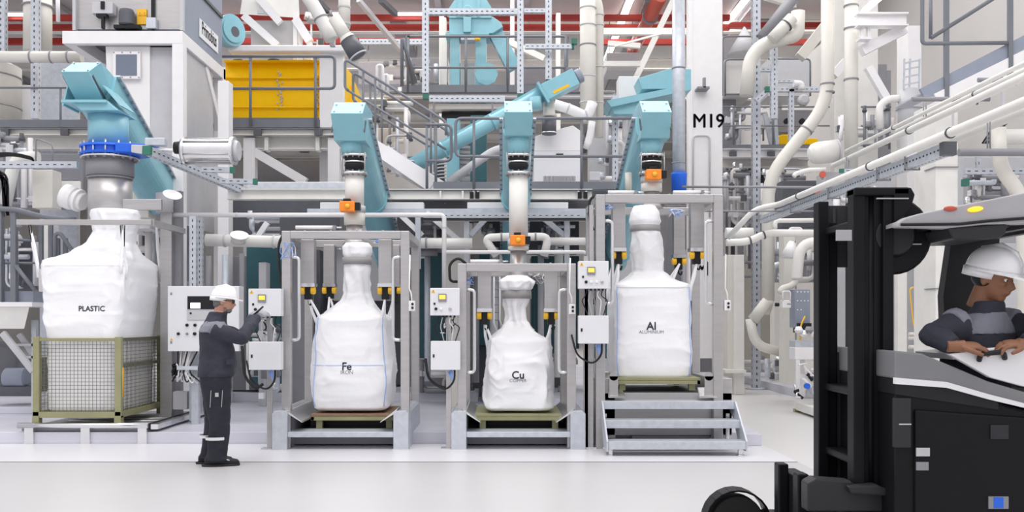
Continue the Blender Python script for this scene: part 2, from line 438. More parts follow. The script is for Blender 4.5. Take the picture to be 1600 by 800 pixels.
# white roof braces
def brace(a, b_, wd, label, m='ivory', n='roof_brace', h=None, g=None):
    return one(MB().beam(a, b_, wd, h or wd), n, m, label, 'brace', g)
brace(P(1052, 0, 27), P(992, 125, 27), .16, 'white slanting roof brace between the red pipe and the galvanised riser')
brace(P(1000, 72, 27), P(950, 68, 27), .14, 'short level white brace just right of the twin cream risers')
brace(P(700, 20, 26), P(850, 92, 26), .16, 'white slanting brace behind the bucket elevator head')
brace(P(1035, 52, 25.4), P(960, 72, 25.4), .05, 'thin white tie bar crossing behind the red pipe')
brace(P(935, 50, 25.6), P(1078, 50, 25.6), .17, 'long level white roof beam left of the M19 column')
brace(P(935, 100, 26.2), P(1000, 100, 26.2), .14, 'level ivory roof beam under the slanting light tube')
brace(P(560, 0, 22), P(640, 95, 24), .10, 'thin grey brace slanting down behind the stair railing', 'lightgrey')
brace(P(595, 0, 22), P(618, 22, 24), .12, 'dark roof brace above the red beams', 'darkgrey')
brace(P(490, -5, 20), P(513, 18, 21), .10, 'dark brace above the grey hanging duct', 'darkgrey')
# grey ductwork and clutter strips under the roof, far behind
for (x0, x1, y0, y1, Y, mk, lb) in ((560, 640, 96, 132, 34, 'lightgrey', 'wide grey air duct far behind the stair handrail'),
      (640, 700, 90, 130, 34.6, 'midgrey', 'dark grey duct box behind the perforated mast beside the bucket elevator'),
      (800, 905, 104, 132, 33.4, 'midgrey', 'dark machine cover on the far upper deck right of the bucket elevator'),
      (1128, 1180, 56, 90, 31, 'lightgrey', 'pale grey duct behind the turquoise and white canister'),
      (116, 165, 60, 100, 30, 'lightgrey', 'grey duct behind the white hopper column'),
      (948, 1000, 82, 110, 31.5, 'lightgrey', 'grey duct far behind the blue feed conveyor')):
    t = thing('air_duct', lb, 'duct', P((x0 + x1) / 2, y1, Y))
    MB().pbox(x0, x1, y0, y1, Y, 1.2).build('duct_casing', mk, t, .03)
    for f in (.15, .85):
        q = P(x0 + (x1 - x0) * f, y0, Y); MB().tube([q + V((0, .6, -.02)), V((q.x, q.y + .6, CZ))], .015, 6).build('hanger_rod', 'midgrey', t)
# ================================================================== big bags
def fold(p, a):
    q = p * 1.9
    n1 = noise.noise(q + V((3, 7, 1)))
    r1 = max(0, 1 - abs(noise.noise(V((q.x * 1.5, q.y * 1.5, q.z * 1.1)) + V((9, 2, 5)))) * 3.2) ** 2
    r2 = max(0, 1 - abs(noise.noise(p * 5.2 + V((1, 8, 2)))) * 3.5) ** 2
    return a * (n1 * .9 + r1 * .8 + r2 * .30 - .5 + noise.noise(p * 11) * .12)
def bag_mesh(cx, cy, prof, seed, amp=.02, lift=(0, 0, .1), n=144):
    """prof rows: z, half width, half depth, exponent, shift x, fold; lift: z of the top corners, how far they are pulled up, reach"""
    mb = MB(); rings = []
    for i in range(len(prof) - 1):
        a, b_ = prof[i], prof[i + 1]
        ns = max(2, int(abs(b_[0] - a[0]) / .016))
        for k in range(ns):
            t = k / ns; rings.append([a[j] + (b_[j] - a[j]) * t for j in range(6)])
    rings.append(list(prof[-1]))
    for (z, hx, hy, e, sx, fo) in rings:
        for j in range(n):
            th = 2 * math.pi * j / n; ct, st = math.cos(th), math.sin(th)
            x = math.copysign(abs(ct) ** (2 / e), ct); y = math.copysign(abs(st) ** (2 / e), st)
            p = V((x * hx, y * hy, z)); o = V((x * hx, y * hy, 0)); o = o.normalized() if o.length > 0 else V((1, 0, 0))
            d = fold(p + V((seed * 3.7, seed, 0)), amp * fo)
            if hx < .25:
                d += amp * fo * (.28 * math.sin(th * 7 + seed + z * 5 + 2 * noise.noise(p * 4)) + .25 * noise.noise(V((th * 2, z * 9, seed))))
            cor = abs(x * y) ** 3; dz = lift[1] * cor * max(0, 1 - abs(z - lift[0]) / lift[2])
            sag = -.35 * lift[1] * (1 - cor) * max(0, 1 - abs(z - lift[0]) / (lift[2] * .6)) if hx > .3 else 0
            mb.v.append(V((cx + sx, cy, dz + sag)) + p + o * d)
    R = len(rings)
    for i in range(R - 1):
        for j in range(n): mb.face((i * n + j, i * n + (j + 1) % n, (i + 1) * n + (j + 1) % n, (i + 1) * n + j), True)
    mb.face([j for j in range(n)][::-1]); mb.face([(R - 1) * n + j for j in range(n)])
    return mb
def bvh_of(o):
    off = world_off(o); me = o.data
    return BVHTree.FromPolygons([v_.co + off for v_ in me.vertices], [tuple(p.vertices) for p in me.polygons])
def big_bag(label, cx, cy, prof, seed, hooks, corners, texts, seams=None, amp=.02, group=None, lift=(0, 0, .1)):
    t = thing('bulk_bag', label, 'bag', (cx, cy, prof[0][0]), group)
    b_ = bag_mesh(cx, cy, prof, seed, amp, lift).build('sack', 'bag', t)
    bv = bvh_of(b_)
    for (hk, cs) in zip(hooks, corners):           # lifting loops: two straps from the corner up to one hook
        for k, c in enumerate(cs):
            c = V(c); hk_ = V(hk); mid = (c + hk_) / 2 + V((.01 * (-1) ** k, 0, -.01))
            MB().tube([c + V((0, 0, -.12)), c, mid, hk_], [.016, .020, .017, .012], 8, flat=.25, updir=(0, 1, 0)).build('lifting_loop', 'bag', t)
    if seams:
        for (pa, pb) in seams:
            pts = []
            for k in range(25):
                q = V(pa) + (V(pb) - V(pa)) * k / 24; d = (V((cx, cy, q.z)) - q).normalized(); h = bv.ray_cast(q - d * .6, d)
                if h[0] is not None: pts.append(h[0] - d * .004)
            if len(pts) > 3: MB().tube(pts, .0055, 6).build('edge_seam', 'seam', t)
    for (s, size, x, z, mk, bold, asp, nm) in texts:
        text_on(s, size, t, mk, (V((x, prof[0][0] and cy - 1.2, z)), (1, 0, 0), (0, 0, 1)), bold=bold, bvh=bv, name=nm, aspect=asp)
    return t, b_, bv
def printed_patch(t, bv, x0, x1, z0, z1, y, mk='paper'):
    mb = MB(); n = 10
    for i in range(n + 1):
        for j in range(n + 1):
            p = V((x0 + (x1 - x0) * i / n, y, z0 + (z1 - z0) * j / n)); h = bv.ray_cast(p, V((0, 1, 0)))
            mb.v.append((h[0] if h[0] is not None else p + V((0, 1, 0))) + V((0, -.0025, 0)))
    for i in range(n):
        for j in range(n): a = i * (n + 1) + j; mb.face((a, a + n + 1, a + n + 2, a + 1), True)
    mb.build('printed_patch', mk, t)

def hook_unit(p, w_, d_, zt, zb, label, group):
    """steel lift column that carries a bag hook; p: x, y of its middle"""
    x, y = p; t = thing('bag_lift_arm', label, 'lift', (x, y, zb), group)
    MB().box(x - w_ / 2, x + w_ / 2, y - d_ / 2, y + d_ / 2, zb, zt).build('housing', 'steel', t, .006)
    MB().box(x - w_ * .56, x + w_ * .56, y - d_ * .56, y + d_ * .56, zb - .012, zb + .03).build('end_plate', 'bright', t)
    MB().box(x - .045, x + .045, y - .05, y + .05, zb - .16, zb - .01).build('hook_block', 'black', t, .008)
    for s in (-1, 1):
        MB().lathe((x + s * .035, y - .045, zb - .055), (s, 0, 0), [(0, .04), (.012, .045), (.045, .045), (.055, .035)], 14).build('roller', 'hook', t)
    MB().tube(arc([(x, y, zb - .14), (x, y, zb - .2), (x + .03, y - .02, zb - .23), (x + .04, y - .03, zb - .18)], .02), .011, 8).build('hook', 'black', t)
    return t
def sqpost(mb, x, y, w_, z0, z1): return mb.box(x - w_ / 2, x + w_ / 2, y - w_ / 2, y + w_ / 2, z0, z1)

def station(kind, xl, xr, Yf, ztop, z0, Yb, wd, pw=.1):
    """welded stainless portal frame: four posts and the top bars"""
    t = thing('filling_portal', kind, 'frame', ((xl + xr) / 2, Yf, z0))
    for (x, y) in ((xl, Yf), (xr, Yf), (xl, Yb), (xr, Yb)):
        sqpost(MB(), x, y, pw, z0, ztop - pw * .01).build('post', 'steel', t, .006)
    MB().box(xl + pw / 2, xr - pw / 2, Yf - pw / 2, Yf + pw / 2, ztop - pw * .9, ztop).build('top_bar', 'steel', t, .006)
    MB().box(xl + pw / 2, xr - pw / 2, Yb - pw / 2, Yb + pw / 2, ztop - pw * .9, ztop).build('top_bar', 'steel', t, .006)
    for x in (xl, xr): MB().box(x - pw / 2, x + pw / 2, Yf + pw / 2, Yb - pw / 2, ztop - pw * .9, ztop).build('side_bar', 'steel', t, .006)
    for (x, s) in ((xl, 1), (xr, -1)):
        h0 = ztop - .30; h1 = max(z0 + .3, ztop - 1.25)
        MB().tube(arc([(x + s * .04, Yf - .01, h0), (x + s * .14, Yf - .01, h0), (x + s * .14, Yf - .01, h1), (x + s * .04, Yf - .01, h1)], .05), .02, 10).build('grab_handle', 'bright', t)
    for k in range(4):
        x = xl + (xr - xl) * (.15 + .22 * k)
        MB().lathe((x, Yf, ztop - .004), (0, 0, 1), [(0, .012), (.018, .012)], 8).build('bolt', 'midgrey', t)
    return t
def tray(label, x0, x1, Yf, Yb, zf=0):
    """low galvanised pallet stand with tread and two cheek boxes"""
    t = thing('pallet_stand', label, 'stand', ((x0 + x1) / 2, Yf, 0)); ww = .17
    for s, x in ((1, x0), (-1, x1 - ww)):
        mb = MB(); ch = .03
        pr = [(x, Yf, 0), (x + ww, Yf, 0), (x + ww, Yf, .44 - (ch if s < 0 else .0)), (x + ww - ch, Yf, .44), (x + ch, Yf, .44), (x, Yf, .44 - ch)]
        mb.prism(pr, (0, Yb - Yf, 0)); mb.build('cheek_box', 'galv', t, .004)
        MB().box(x - .01, x + ww + .01, Yf - .015, Yf + .1, 0, .012).build('foot_plate', 'bright', t)
        xi = x + ww if s > 0 else x                # slanting centring plates
        MB().hexa([(xi, Yf + .06, .40), (xi + s * .16, Yf + .06, .30), (xi + s * .16, Yb, .30), (xi, Yb, .40),
                   (xi - s * .05, Yf + .06, .47), (xi + s * .15, Yf + .06, .315), (xi + s * .15, Yb, .315), (xi - s * .05, Yb, .47)]).build('centring_plate', 'bright', t)
    MB().box(x0 + ww, x1 - ww, Yf + .02, Yf + .36, .14, .20).build('tread', 'galv', t, .006)
    MB().box(x0 + ww, x1 - ww, Yf + .36, Yf + .40, .02, .2).build('back_plate', 'midgrey', t)
    MB().box(x0 + ww, x1 - ww, Yf + .40, Yb, .14, .165).build('bed_plate', 'darkgrey', t)
    MB().box(x0 + ww + .14, x1 - ww - .14, Yf + .62, Yb - .1, .165, .28).build('shade_block', 'black', t)  # added black block standing in for the shade under the pallet
    MB().box(x0 + ww, x1 - ww, Yb - .03, Yb, .165, .36).build('shade_backing', 'darkgrey', t)  # added dark sheet, closes the shaded void behind the pallet feet
    return t
def pallet(label, x0, x1, y0, y1, z, mk='olive', h=.13, top='olive', group=None):
    t = thing('steel_pallet', label, 'pallet', ((x0 + x1) / 2, y0, z), group)
    MB().box(x0, x1, y0, y1, z + h - .03, z + h).build('deck', top, t, .004)
    for (a, b_, c, d) in ((x0, x1, y0, y0 + .04), (x0, x1, y1 - .04, y1), (x0, x0 + .04, y0, y1), (x1 - .04, x1, y0, y1)):
        MB().box(a, b_, c, d, z + h - .075, z + h - .032).build('rim', mk, t, .003)
    for x in (x0 + .09, x1 - .09):
        for y in (y0 + .08, y1 - .08): MB().box(x - .035, x + .035, y - .035, y + .035, z, z + h - .05).build('foot', mk, t)
    return t

# ------------------------------------------------------------------ iron station
station('stainless portal frame around the Fe iron bag', -2.475, -1.115, 11.03, 2.49, .0, 12.3, 0)
tray('galvanised pallet stand with one tread under the Fe iron bag', PX(425, 10.86), PX(638, 10.86), 10.86, 12.4)
pallet('brown topped pallet under the Fe iron bag', -2.24, -1.24, 11.22, 12.3, .20, top='wood', h=.17)
for (x, y, lb) in ((-2.30, 11.4, 'front left lift arm over the Fe bag'), (-1.385, 11.4, 'front right lift arm over the Fe bag'),
                   (-2.19, 12.2, 'rear left lift arm over the Fe bag'), (-1.37, 12.2, 'rear right lift arm over the Fe bag')):
    hook_unit((x, y), .155 if y < 12 else .14, .16, 2.42, PZ(447, y), 'grey steel box column with yellow rollers, ' + lb, 'bag lift arms')
zf = PZ(643, 11.25)
prof = [(zf, .40, .42, 7, 0, .3), (zf + .03, .44, .46, 8, 0, .5), (.60, .475, .48, 7, 0, 1), (.9, .485, .485, 6, 0, 1), (1.15, .47, .47, 6, 0, 1), (1.38, .435, .44, 8, 0, 1), (1.48, .42, .43, 9, 0, .6), (1.505, .40, .41, 8, 0, .6),
        (1.56, .335, .34, 4.5, 0, .9), (1.64, .26, .26, 3, .01, 1), (1.71, .20, .2, 2.3, .02, 1.1), (1.80, .168, .168, 2, .02, 1.1), (2.0, .172, .17, 2, .02, .9), (2.08, .172, .17, 2, .02, .5),
        (PZ(414, 11.8), .165, .165, 2, .02, .3), (PZ(402, 11.8), .165, .165, 2, .02, .3), (PZ(398, 11.8), .19, .19, 2, .02, .9), (PZ(386, 11.8), .195, .18, 2, .02, 1), (PZ(380, 11.8), .15, .15, 2, .02, .8)]
fx, fy = -1.80, 11.76
hk = [(-2.30, 11.36, 1.62), (-1.385, 11.36, 1.62), (-2.19, 12.16, 1.62), (-1.37, 12.16, 1.62)]
hk = [(h[0], h[1], PZ(447, h[1]) - .11) for h in hk]
cn = [((-2.12, 11.36, 1.42), (-2.2, 11.45, 1.40)), ((-1.46, 11.36, 1.42), (-1.40, 11.45, 1.40)), ((-2.1, 12.14, 1.42), (-2.18, 12.05, 1.4)), ((-1.48, 12.14, 1.42), (-1.4, 12.05, 1.4))]
bt, bb_, bv = big_bag('white woven bulk bag marked Fe iron', fx, fy, prof, 1.3, hk, cn,
    [('Fe', .125, PX(541.5, 11.26), PZ(573, 11.26), 'ink', .0028, 1.0, 'symbol_lettering'), ('IRON', .062, PX(542, 11.26), PZ(582, 11.26), 'inkgrey', 0, 1.0, 'name_lettering')],
    [((fx - .42, fy - .45, .45), (fx - .40, fy - .42, 1.5)), ((fx + .42, fy - .45, .45), (fx + .40, fy - .42, 1.5))], amp=.030, lift=(1.49, .05, .12))
# horizontal hem
def hem(t, bv, z, x0, x1, y, dz=0, mk='seam', r=.003):
    pts = []
    for k in range(21):
        x = x0 + (x1 - x0) * k / 20; h = bv.ray_cast(V((x, y, z + dz * math.sin(math.pi * k / 20))), V((0, 1, 0)))
        if h[0] is not None: pts.append(h[0] + V((0, -.003, 0)))
    if len(pts) > 3: MB().tube(pts, r, 6).build('hem', mk, t)
hem(bt, bv, PZ(571, 11.26), fx - .44, fx + .40, 10.5)
MB().lathe((fx + .02, fy, PZ(414, 11.8)), (0, 0, 1), [(0, .178), (.09, .178)], 28).build('clamp_band', 'bagband', bt)
# ------------------------------------------------------------------ copper station
station('lower stainless portal frame around the Cu copper bag', PX(722, 11.0), PX(893, 11.0), 11.03, PZ(412, 11.03), .0, 12.3, 0)
tray('galvanised pallet stand with one tread under the Cu copper bag', PX(705, 10.86), PX(915, 10.86), 10.86, 12.4)
pallet('green edged pallet under the Cu copper bag', PX(742, 11.2), PX(880, 11.2), 11.22, 12.3, .20, h=.17)
for (x, y, lb) in ((PX(757, 11.4), 11.4, 'left lift arm over the Cu bag'), (PX(861, 11.4), 11.4, 'right lift arm over the Cu bag')):
    hook_unit((x, y), .16, .16, PZ(424, y), PZ(486, y), 'grey steel box column with yellow rollers, ' + lb, 'bag lift arms')
cx_, cy_ = PX(811, 11.3), 11.74
prof = [(zf, .37, .42, 7, 0, .3), (zf + .03, .405, .46, 8, 0, .7), (.62, .425, .49, 5, .0, 1.3), (.95, .41, .46, 6, 0, 1.3), (1.12, .39, .43, 7, 0, 1.2), (1.215, .375, .41, 8, 0, .9), (1.24, .355, .39, 7, 0, .8),
        (1.29, .28, .30, 4, -.01, 1), (1.37, .20, .2, 2.6, -.01, 1.1), (1.46, .14, .14, 2, -.02, 1.3), (1.62, .15, .145, 2, -.03, 1.4), (PZ(468, 11.8), .165, .165, 2, -.02, .4), (PZ(455, 11.8), .165, .165, 2, -.02, .3),
        (PZ(451, 11.8), .205, .2, 2, -.02, .9), (PZ(440, 11.8), .215, .2, 2, -.02, .9), (PZ(431, 11.8), .12, .12, 2, -.02, .6)]
hk = [(PX(757, 11.4), 11.36, PZ(486, 11.4) - .13), (PX(861, 11.4), 11.36, PZ(486, 11.4) - .13)]
cn = [((cx_ - .31, 11.40, 1.17), (cx_ - .37, 11.5, 1.14)), ((cx_ + .30, 11.40, 1.17), (cx_ + .37, 11.5, 1.14))]
bt, bb_, bv = big_bag('white crumpled bulk bag marked Cu copper', cx_, cy_, prof, 4.6, hk, cn,
    [('Cu', .125, PX(809.5, 11.26), PZ(586.5, 11.26), 'ink', .0028, 1.0, 'symbol_lettering'), ('COPPER', .056, PX(809.5, 11.26), PZ(595, 11.26), 'inkgrey', 0, 1.0, 'name_lettering')], amp=.040, lift=(1.2, .04, .12))
MB().lathe((cx_ - .02, cy_, PZ(467, 11.8)), (0, 0, 1), [(0, .182), (.10, .178)], 28).build('clamp_band', 'bagband', bt)
# ------------------------------------------------------------------ aluminium station, raised
st = station('tall stainless portal frame around the raised Al aluminium bag', PX(938, 11.0), PX(1122, 11.0), 11.03, PZ(304, 11.0), .0, 12.3, 0, .105)
zp = PZ(605, 11.1)
t = thing('pallet_stand', 'tall stainless plinth box under the raised Al aluminium bag', 'stand', (PX(1036, 11.1), 11.1, 0))
MB().pbox(929, 1144, 614, 680, 11.1, .03).build('front_panel', 'steel', t, .004)
MB().box(PX(929, 11.1), PX(929, 11.1) + .24, 11.1, 12.4, .1, PZ(591, 11.1)).build('cheek_box', 'steel', t, .006)
MB().box(PX(1144, 11.1) - .24, PX(1144, 11.1), 11.1, 12.4, .1, PZ(591, 11.1)).build('cheek_box', 'steel', t, .006)
MB().box(PX(960, 11.1), PX(1112, 11.1), 11.13, 12.4, .4, PZ(613, 11.1)).build('bed_plate', 'darkgrey', t)
for x, s in ((PX(961, 11.0), 1), (PX(1103, 11.0), -1)):
    MB().hexa([(x - .08, 10.97, .58), (x + .12, 10.97, .58), (x + .10, 11.25, .66), (x - .06, 11.25, .66), (x - .08, 10.97, .60), (x + .12, 10.97, .60), (x + .10, 11.25, .68), (x - .06, 11.25, .68)]).build('centring_plate', 'bright', t)
for x in (PX(959, 11.0), PX(1108, 11.0)): MB().lathe((x, 11.0, PZ(588, 11.0)), (0, 1, 0), [(0, .05), (.02, .05)], 18).box(x - .05, x + .05, 11.0, 11.02, .6, PZ(588, 11.0)).build('ear_plate', 'steel', t)
pallet('olive pallet under the raised Al aluminium bag', PX(962, 11.1), PX(1096, 11.1), 11.15, 12.3, PZ(611, 11.1), h=.15)
zb = PZ(592, 11.2)
ax_, ay_ = PX(1023, 11.2), 11.72
prof = [(zb, .43, .44, 9, 0, .2), (zb + .03, .455, .465, 9, 0, .4), (1.1, .465, .48, 9, 0, .7), (1.5, .462, .475, 9, 0, .8), (1.80, .45, .465, 9, 0, .6), (PZ(447, 11.3), .445, .46, 9, 0, .4), (PZ(445, 11.3), .43, .44, 8, 0, .5),
        (PZ(438, 11.4), .34, .34, 4, 0, .7), (PZ(430, 11.5), .25, .25, 2.8, .0, .9), (PZ(424, 11.7), .20, .19, 2.1, .0, .9), (PZ(390, 11.7), .205, .19, 2, -.02, 1), (PZ(366, 11.7), .185, .18, 2, -.03, .8),
        (PZ(362, 11.7), .175, .175, 2, -.03, .3), (PZ(352, 11.7), .18, .18, 2, -.04, .3), (PZ(346, 11.7), .20, .2, 2, -.04, .5), (PZ(332, 11.7), .175, .17, 2, -.04, .4), (PZ(322, 11.7), .13, .13, 2, -.04, .3)]
# its top corners rise a little into the loops
hk = []; cn = []
for (px_, y) in ((966, 11.4), (1088, 11.4)):
    hk.append((PX(px_, y), y - .04, PZ(392, y) - .13))
cn = [((ax_ - .44, 11.33, 1.84), (ax_ - .46, 11.42, 1.82)), ((ax_ + .44, 11.33, 1.84), (ax_ + .46, 11.42, 1.82))]
hk += [(PX(958, 12.1), 12.1, PZ(408, 12.1)), (PX(1062, 12.1), 12.1, PZ(412, 12.1))]
cn += [((ax_ - .43, 12.1, 1.84), (ax_ - .46, 12.0, 1.82)), ((ax_ + .2, 12.1, 1.84), (ax_ + .3, 12.0, 1.82))]
bt, bb_, bv = big_bag('white blue-edged bulk bag marked Al aluminium', ax_, ay_, prof, 8.1, hk, cn,
    [('Al', .13, PX(1018, 11.24), PZ(510, 11.24), 'ink', .0028, 1.0, 'symbol_lettering'), ('ALUMINIUM', .054, PX(1018, 11.24), PZ(519, 11.24), 'inkgrey', 0, 1.0, 'name_lettering')],
    [((ax_ - .44, 11.26, zb + .03), (ax_ - .43, 11.28, 1.86)), ((ax_ + .44, 11.26, zb + .03), (ax_ + .43, 11.28, 1.86)), ((ax_ - .45, ay_ + .42, zb + .03), (ax_ - .44, ay_ + .42, 1.8))], amp=.026, lift=(PZ(447, 11.3), .05, .12))
hem(bt, bv, PZ(449, 11.26), ax_ - .43, ax_ + .43, 10.5, mk='paper', r=.005)
MB().lathe((ax_ - .035, ay_, PZ(362, 11.7)), (0, 0, 1), [(0, .182), (.03, .186), (.075, .186)], 28).build('clamp_band', 'bagband', bt)
for (x, y, zt, zb_, wd, lb) in ((PX(966, 11.4), 11.4, PZ(317, 11.4), PZ(392, 11.4), .155, 'front left lift arm over the Al bag'), (PX(1088, 11.4), 11.4, PZ(317, 11.4), PZ(392, 11.4), .155, 'front right lift arm over the Al bag'),
                   (PX(1060, 12.2), 12.2, PZ(330, 12.2), PZ(402, 12.2), .14, 'rear right lift arm over the Al bag')):
    hook_unit((x, y), wd, .16, zt, zb_, 'grey steel box column with yellow rollers, ' + lb, 'bag lift arms')
# stairs in front of the aluminium station
t = thing('step_unit', 'galvanised three tread steps in front of the Al aluminium bag', 'steps', (PX(1055, 10.35), 10.35, 0))
Ya, Yb_ = 10.35, 10.85
xs0, xs1 = PX(947, 10.4), PX(1167, 10.4)
for k, (zz, yy) in enumerate(((PZ(692, 10.4), 10.36), (PZ(660, 10.6), 10.62), (PZ(630, 10.85), 10.86))):
    MB().box(xs0 + .02, xs1 - .02, yy, yy + .25, zz - .005, zz + .018).box(xs0 + .02, xs1 - .02, yy, yy + .012, zz - .068, zz).build('tread', 'galv', t, .004)
for x in (xs0, xs1 - .02):
    za = PZ(692, 10.4); zc = PZ(630, 10.85)
    MB().prism([(x, 10.35, .05), (x, 10.35, za + .02), (x, 10.86, zc + .02), (x, 11.09, zc + .02), (x, 11.09, zc - .12), (x, 10.98, zc - .16), (x, 10.62, .05)], (.018, 0, 0)).build('stringer', 'galv', t)
for x in (xs0 + .05, xs1 - .07):
    for y in (10.42, 11.0): MB().box(x - .02, x + .02, y - .02, y + .02, .01, .08 if y < 10.6 else .4).lathe((x, y, 0), (0, 0, 1), [(0, .045), (.012, .03)], 12).build('foot', 'bright', t)
MB().box(xs0 + .1, xs1 - .1, 10.62, 10.64, .05, .12).build('cross_bar', 'galv', t)
one(MB().box(PX(1159, 11.3), PX(1187, 11.3), 11.2, 11.41, 0, .137), 'kerb_block', 'plinth', 'short grey concrete kerb end beside the galvanised steps', 'kerb', bevel=.006)
one(MB().box(PX(985, 11.3), PX(1105, 11.3), 11.14, 11.3, .0, .13), 'cable_duct', 'midgrey', 'dark duct cover on the floor behind the steps', 'duct', bevel=.006)
# posts beside the aluminium frame
t = thing('guide_post', 'pair of slim stainless posts left of the steps with levelling bolt', 'post', (PX(920, 10.95), 10.95, 0))
MB().box(PX(912, 10.95), PX(919, 10.95), 10.95, 11.0, .02, PZ(400, 10.95)).build('upright', 'steel', t)
MB().box(PX(921, 10.97), PX(927, 10.97), 10.97, 11.02, .02, PZ(320, 10.95)).build('upright', 'steel', t)
MB().box(PX(908, 10.95), PX(932, 10.95), 10.93, 11.08, 0, .02).build('foot_plate', 'bright', t)

# ------------------------------------------------------------------ plastic station
Yp = 11.45; x0, x1 = PX(57, Yp), PX(185, Yp); zc0 = PZ(650, Yp); zc1 = PZ(529, Yp); Yq = 12.85
t = thing('mesh_pallet_cage', 'olive steel mesh cage holding the lower half of the plastic bag', 'cage', ((x0 + x1) / 2, Yp, zc0))
fw = .075
def gridpanel(a, b_, z0, z1, nx, nz, tt):
    a, b_ = V(a), V(b_); mb = MB()
    for i in range(nx + 1):
        p = a + (b_ - a) * i / nx; mb.beam(p + V((0, 0, z0)), p + V((0, 0, z1)), tt, tt, (0, 1, 0))
    for j in range(nz + 1):
        z = z0 + (z1 - z0) * j / nz; mb.beam(a + V((0, 0, z)), b_ + V((0, 0, z)), tt, tt)
    return mb
for (x, y) in ((x0, Yp), (x1, Yp), (x0, Yq), (x1, Yq)):
    MB().box(x - fw / 2, x + fw / 2, y - .02, y + .05, zc0, zc1 + .02).build('corner_post', 'olive', t, .004)
    MB().box(x - .04, x + .04, y - .03, y + .06, zc0 - .105, zc0).build('foot', 'olive', t)
for y in (Yp, Yq):
    MB().box(x0, x1, y - .01, y + .03, zc1 - .03, zc1 + .005).build('top_rail', 'olive', t)
    MB().box(x0 - .04, x1 + .04, y - .02, y + .05, zc0 - .02, zc0 + .05).build('bottom_rail', 'olive', t)
for x in (x0, x1):
    MB().box(x - .02, x + .02, Yp, Yq, zc1 - .03, zc1 + .005).build('top_rail', 'olive' if x == x0 else 'wire', t)
    MB().box(x - .03, x + .03, Yp, Yq, zc0 - .02, zc0 + .05).build('bottom_rail', 'olive', t)
MB().box(x1 - .02, x1 + .02, Yp + .05, Yq, PZ(572, Yp) - .02, PZ(572, Yp) + .02).build('gate_bar', 'wire', t)
MB().box(x0, x1, Yp, Yq, zc0 - .01, zc0 + .015).build('floor_plate', 'olive', t)
hz = zc0 + .05
for (a, b_, n1) in (((x0, Yp + .01, 0), (x1, Yp + .01, 0), 22), ((x1, Yp, 0), (x1, Yq, 0), 34), ((x0, Yp, 0), (x0, Yq, 0), 30), ((x0, Yq, 0), (x1, Yq, 0), 24)):
    gridpanel(a, b_, hz, zc1 - .03, n1, 19, .0045).build('mesh_panel', 'wire', t)
MB().tube([(x1 + .035, Yp + .04, .55), (x1 + .035, Yp + .04, .9)], .012, 8).build('latch_rod', 'hook', t)
prof = [(zc0 + .02, .40, .58, 7, 0, .4), (zc0 + .06, .445, .63, 9, 0, .3), (.8, .45, .64, 9, 0, .3), (zc1, .455, .65, 9, 0, .4), (1.5, .49, .665, 9, 0, .8), (1.9, .525, .67, 9, 0, 1), (PZ(416, 11.5), .53, .67, 9, 0, .9), (PZ(409, 11.5), .515, .65, 9, 0, .7),
        (PZ(402, 11.6), .45, .54, 6, .02, 1), (PZ(392, 11.8), .36, .38, 3.5, .05, 1.1), (PZ(378, 12), .285, .28, 2.2, .10, 1.2), (PZ(362, 12.1), .265, .26, 2, .14, 1.1), (PZ(350, 12.1), .30, .29, 2, .16, 1.0), (PZ(335, 12.1), .30, .3, 2, .16, .9), (PZ(328, 12.1), .275, .28, 2, .16, .4)]
px_c = (x0 + x1) / 2 + .01; py_c = (Yp + Yq) / 2
hk = [(PX(46, Yp + .1), Yp + .1, PZ(348, Yp)), (PX(191, Yp + .1), Yp + .1, PZ(348, Yp)), (PX(248, Yq), Yq - .1, PZ(345, 12.6))]
cn = [((px_c - .50, Yp + .03, 2.14), (px_c - .53, Yp + .1, 2.1)), ((px_c + .50, Yp + .03, 2.14), (px_c + .53, Yp + .12, 2.1)), ((px_c + .5, Yq - .05, 2.1), (px_c + .53, Yq - .15, 2.1))]
bt, bb_, bv = big_bag('tall white bulk bag marked PLASTIC standing in the mesh cage', px_c, py_c, prof, 2.4, hk, cn,
    [('PLASTIC', .088, PX(138.5, 11.4), PZ(482.5, 11.4), 'ink', .0018, 1.0, 'name_lettering')], amp=.035, lift=(PZ(408, 11.5), .05, .14))
hem(bt, bv, PZ(414, 11.4), px_c - .5, px_c + .5, 10.4, mk='paper', r=.004)
# roller platform
Yr = 11.40
t = thing('roller_platform', 'low roller track with silver front tube under the mesh cage', 'platform', (PX(135, Yr), Yr, 0))
MB().tube([P(28, 665, Yr), P(232, 665, Yr)], .034, 16).build('front_tube', 'bright', t)
for x in (46, 134, 223): MB().box(PX(x - 7, Yr), PX(x + 7, Yr), Yr - .02, Yr + .07, 0, PZ(668, Yr)).box(PX(x - 8, Yr), PX(x + 8, Yr), Yr - .03, Yr + .1, 0, .01).build('leg', 'bright', t)
MB().box(PX(30, Yr), PX(232, Yr), Yr + .06, 13.6, .145, .18).build('bed_plate', 'midgrey', t)
MB().beam((PX(240, Yr), Yr + .02, .2), (PX(240, Yr), 14.0, .2), .09, .06).build('side_channel', 'bright', t)
MB().beam((PX(236, Yr) - .03, Yr + .02, .2), (PX(236, Yr) - .03, 14.0, .2), .04, .075).build('chain_guard', 'black', t)
for k in range(6): MB().tube([(PX(60, Yr), 11.6 + k * .3, .185), (PX(225, Yr), 11.6 + k * .3, .185)], .018, 10).build('roller', 'steel', t)
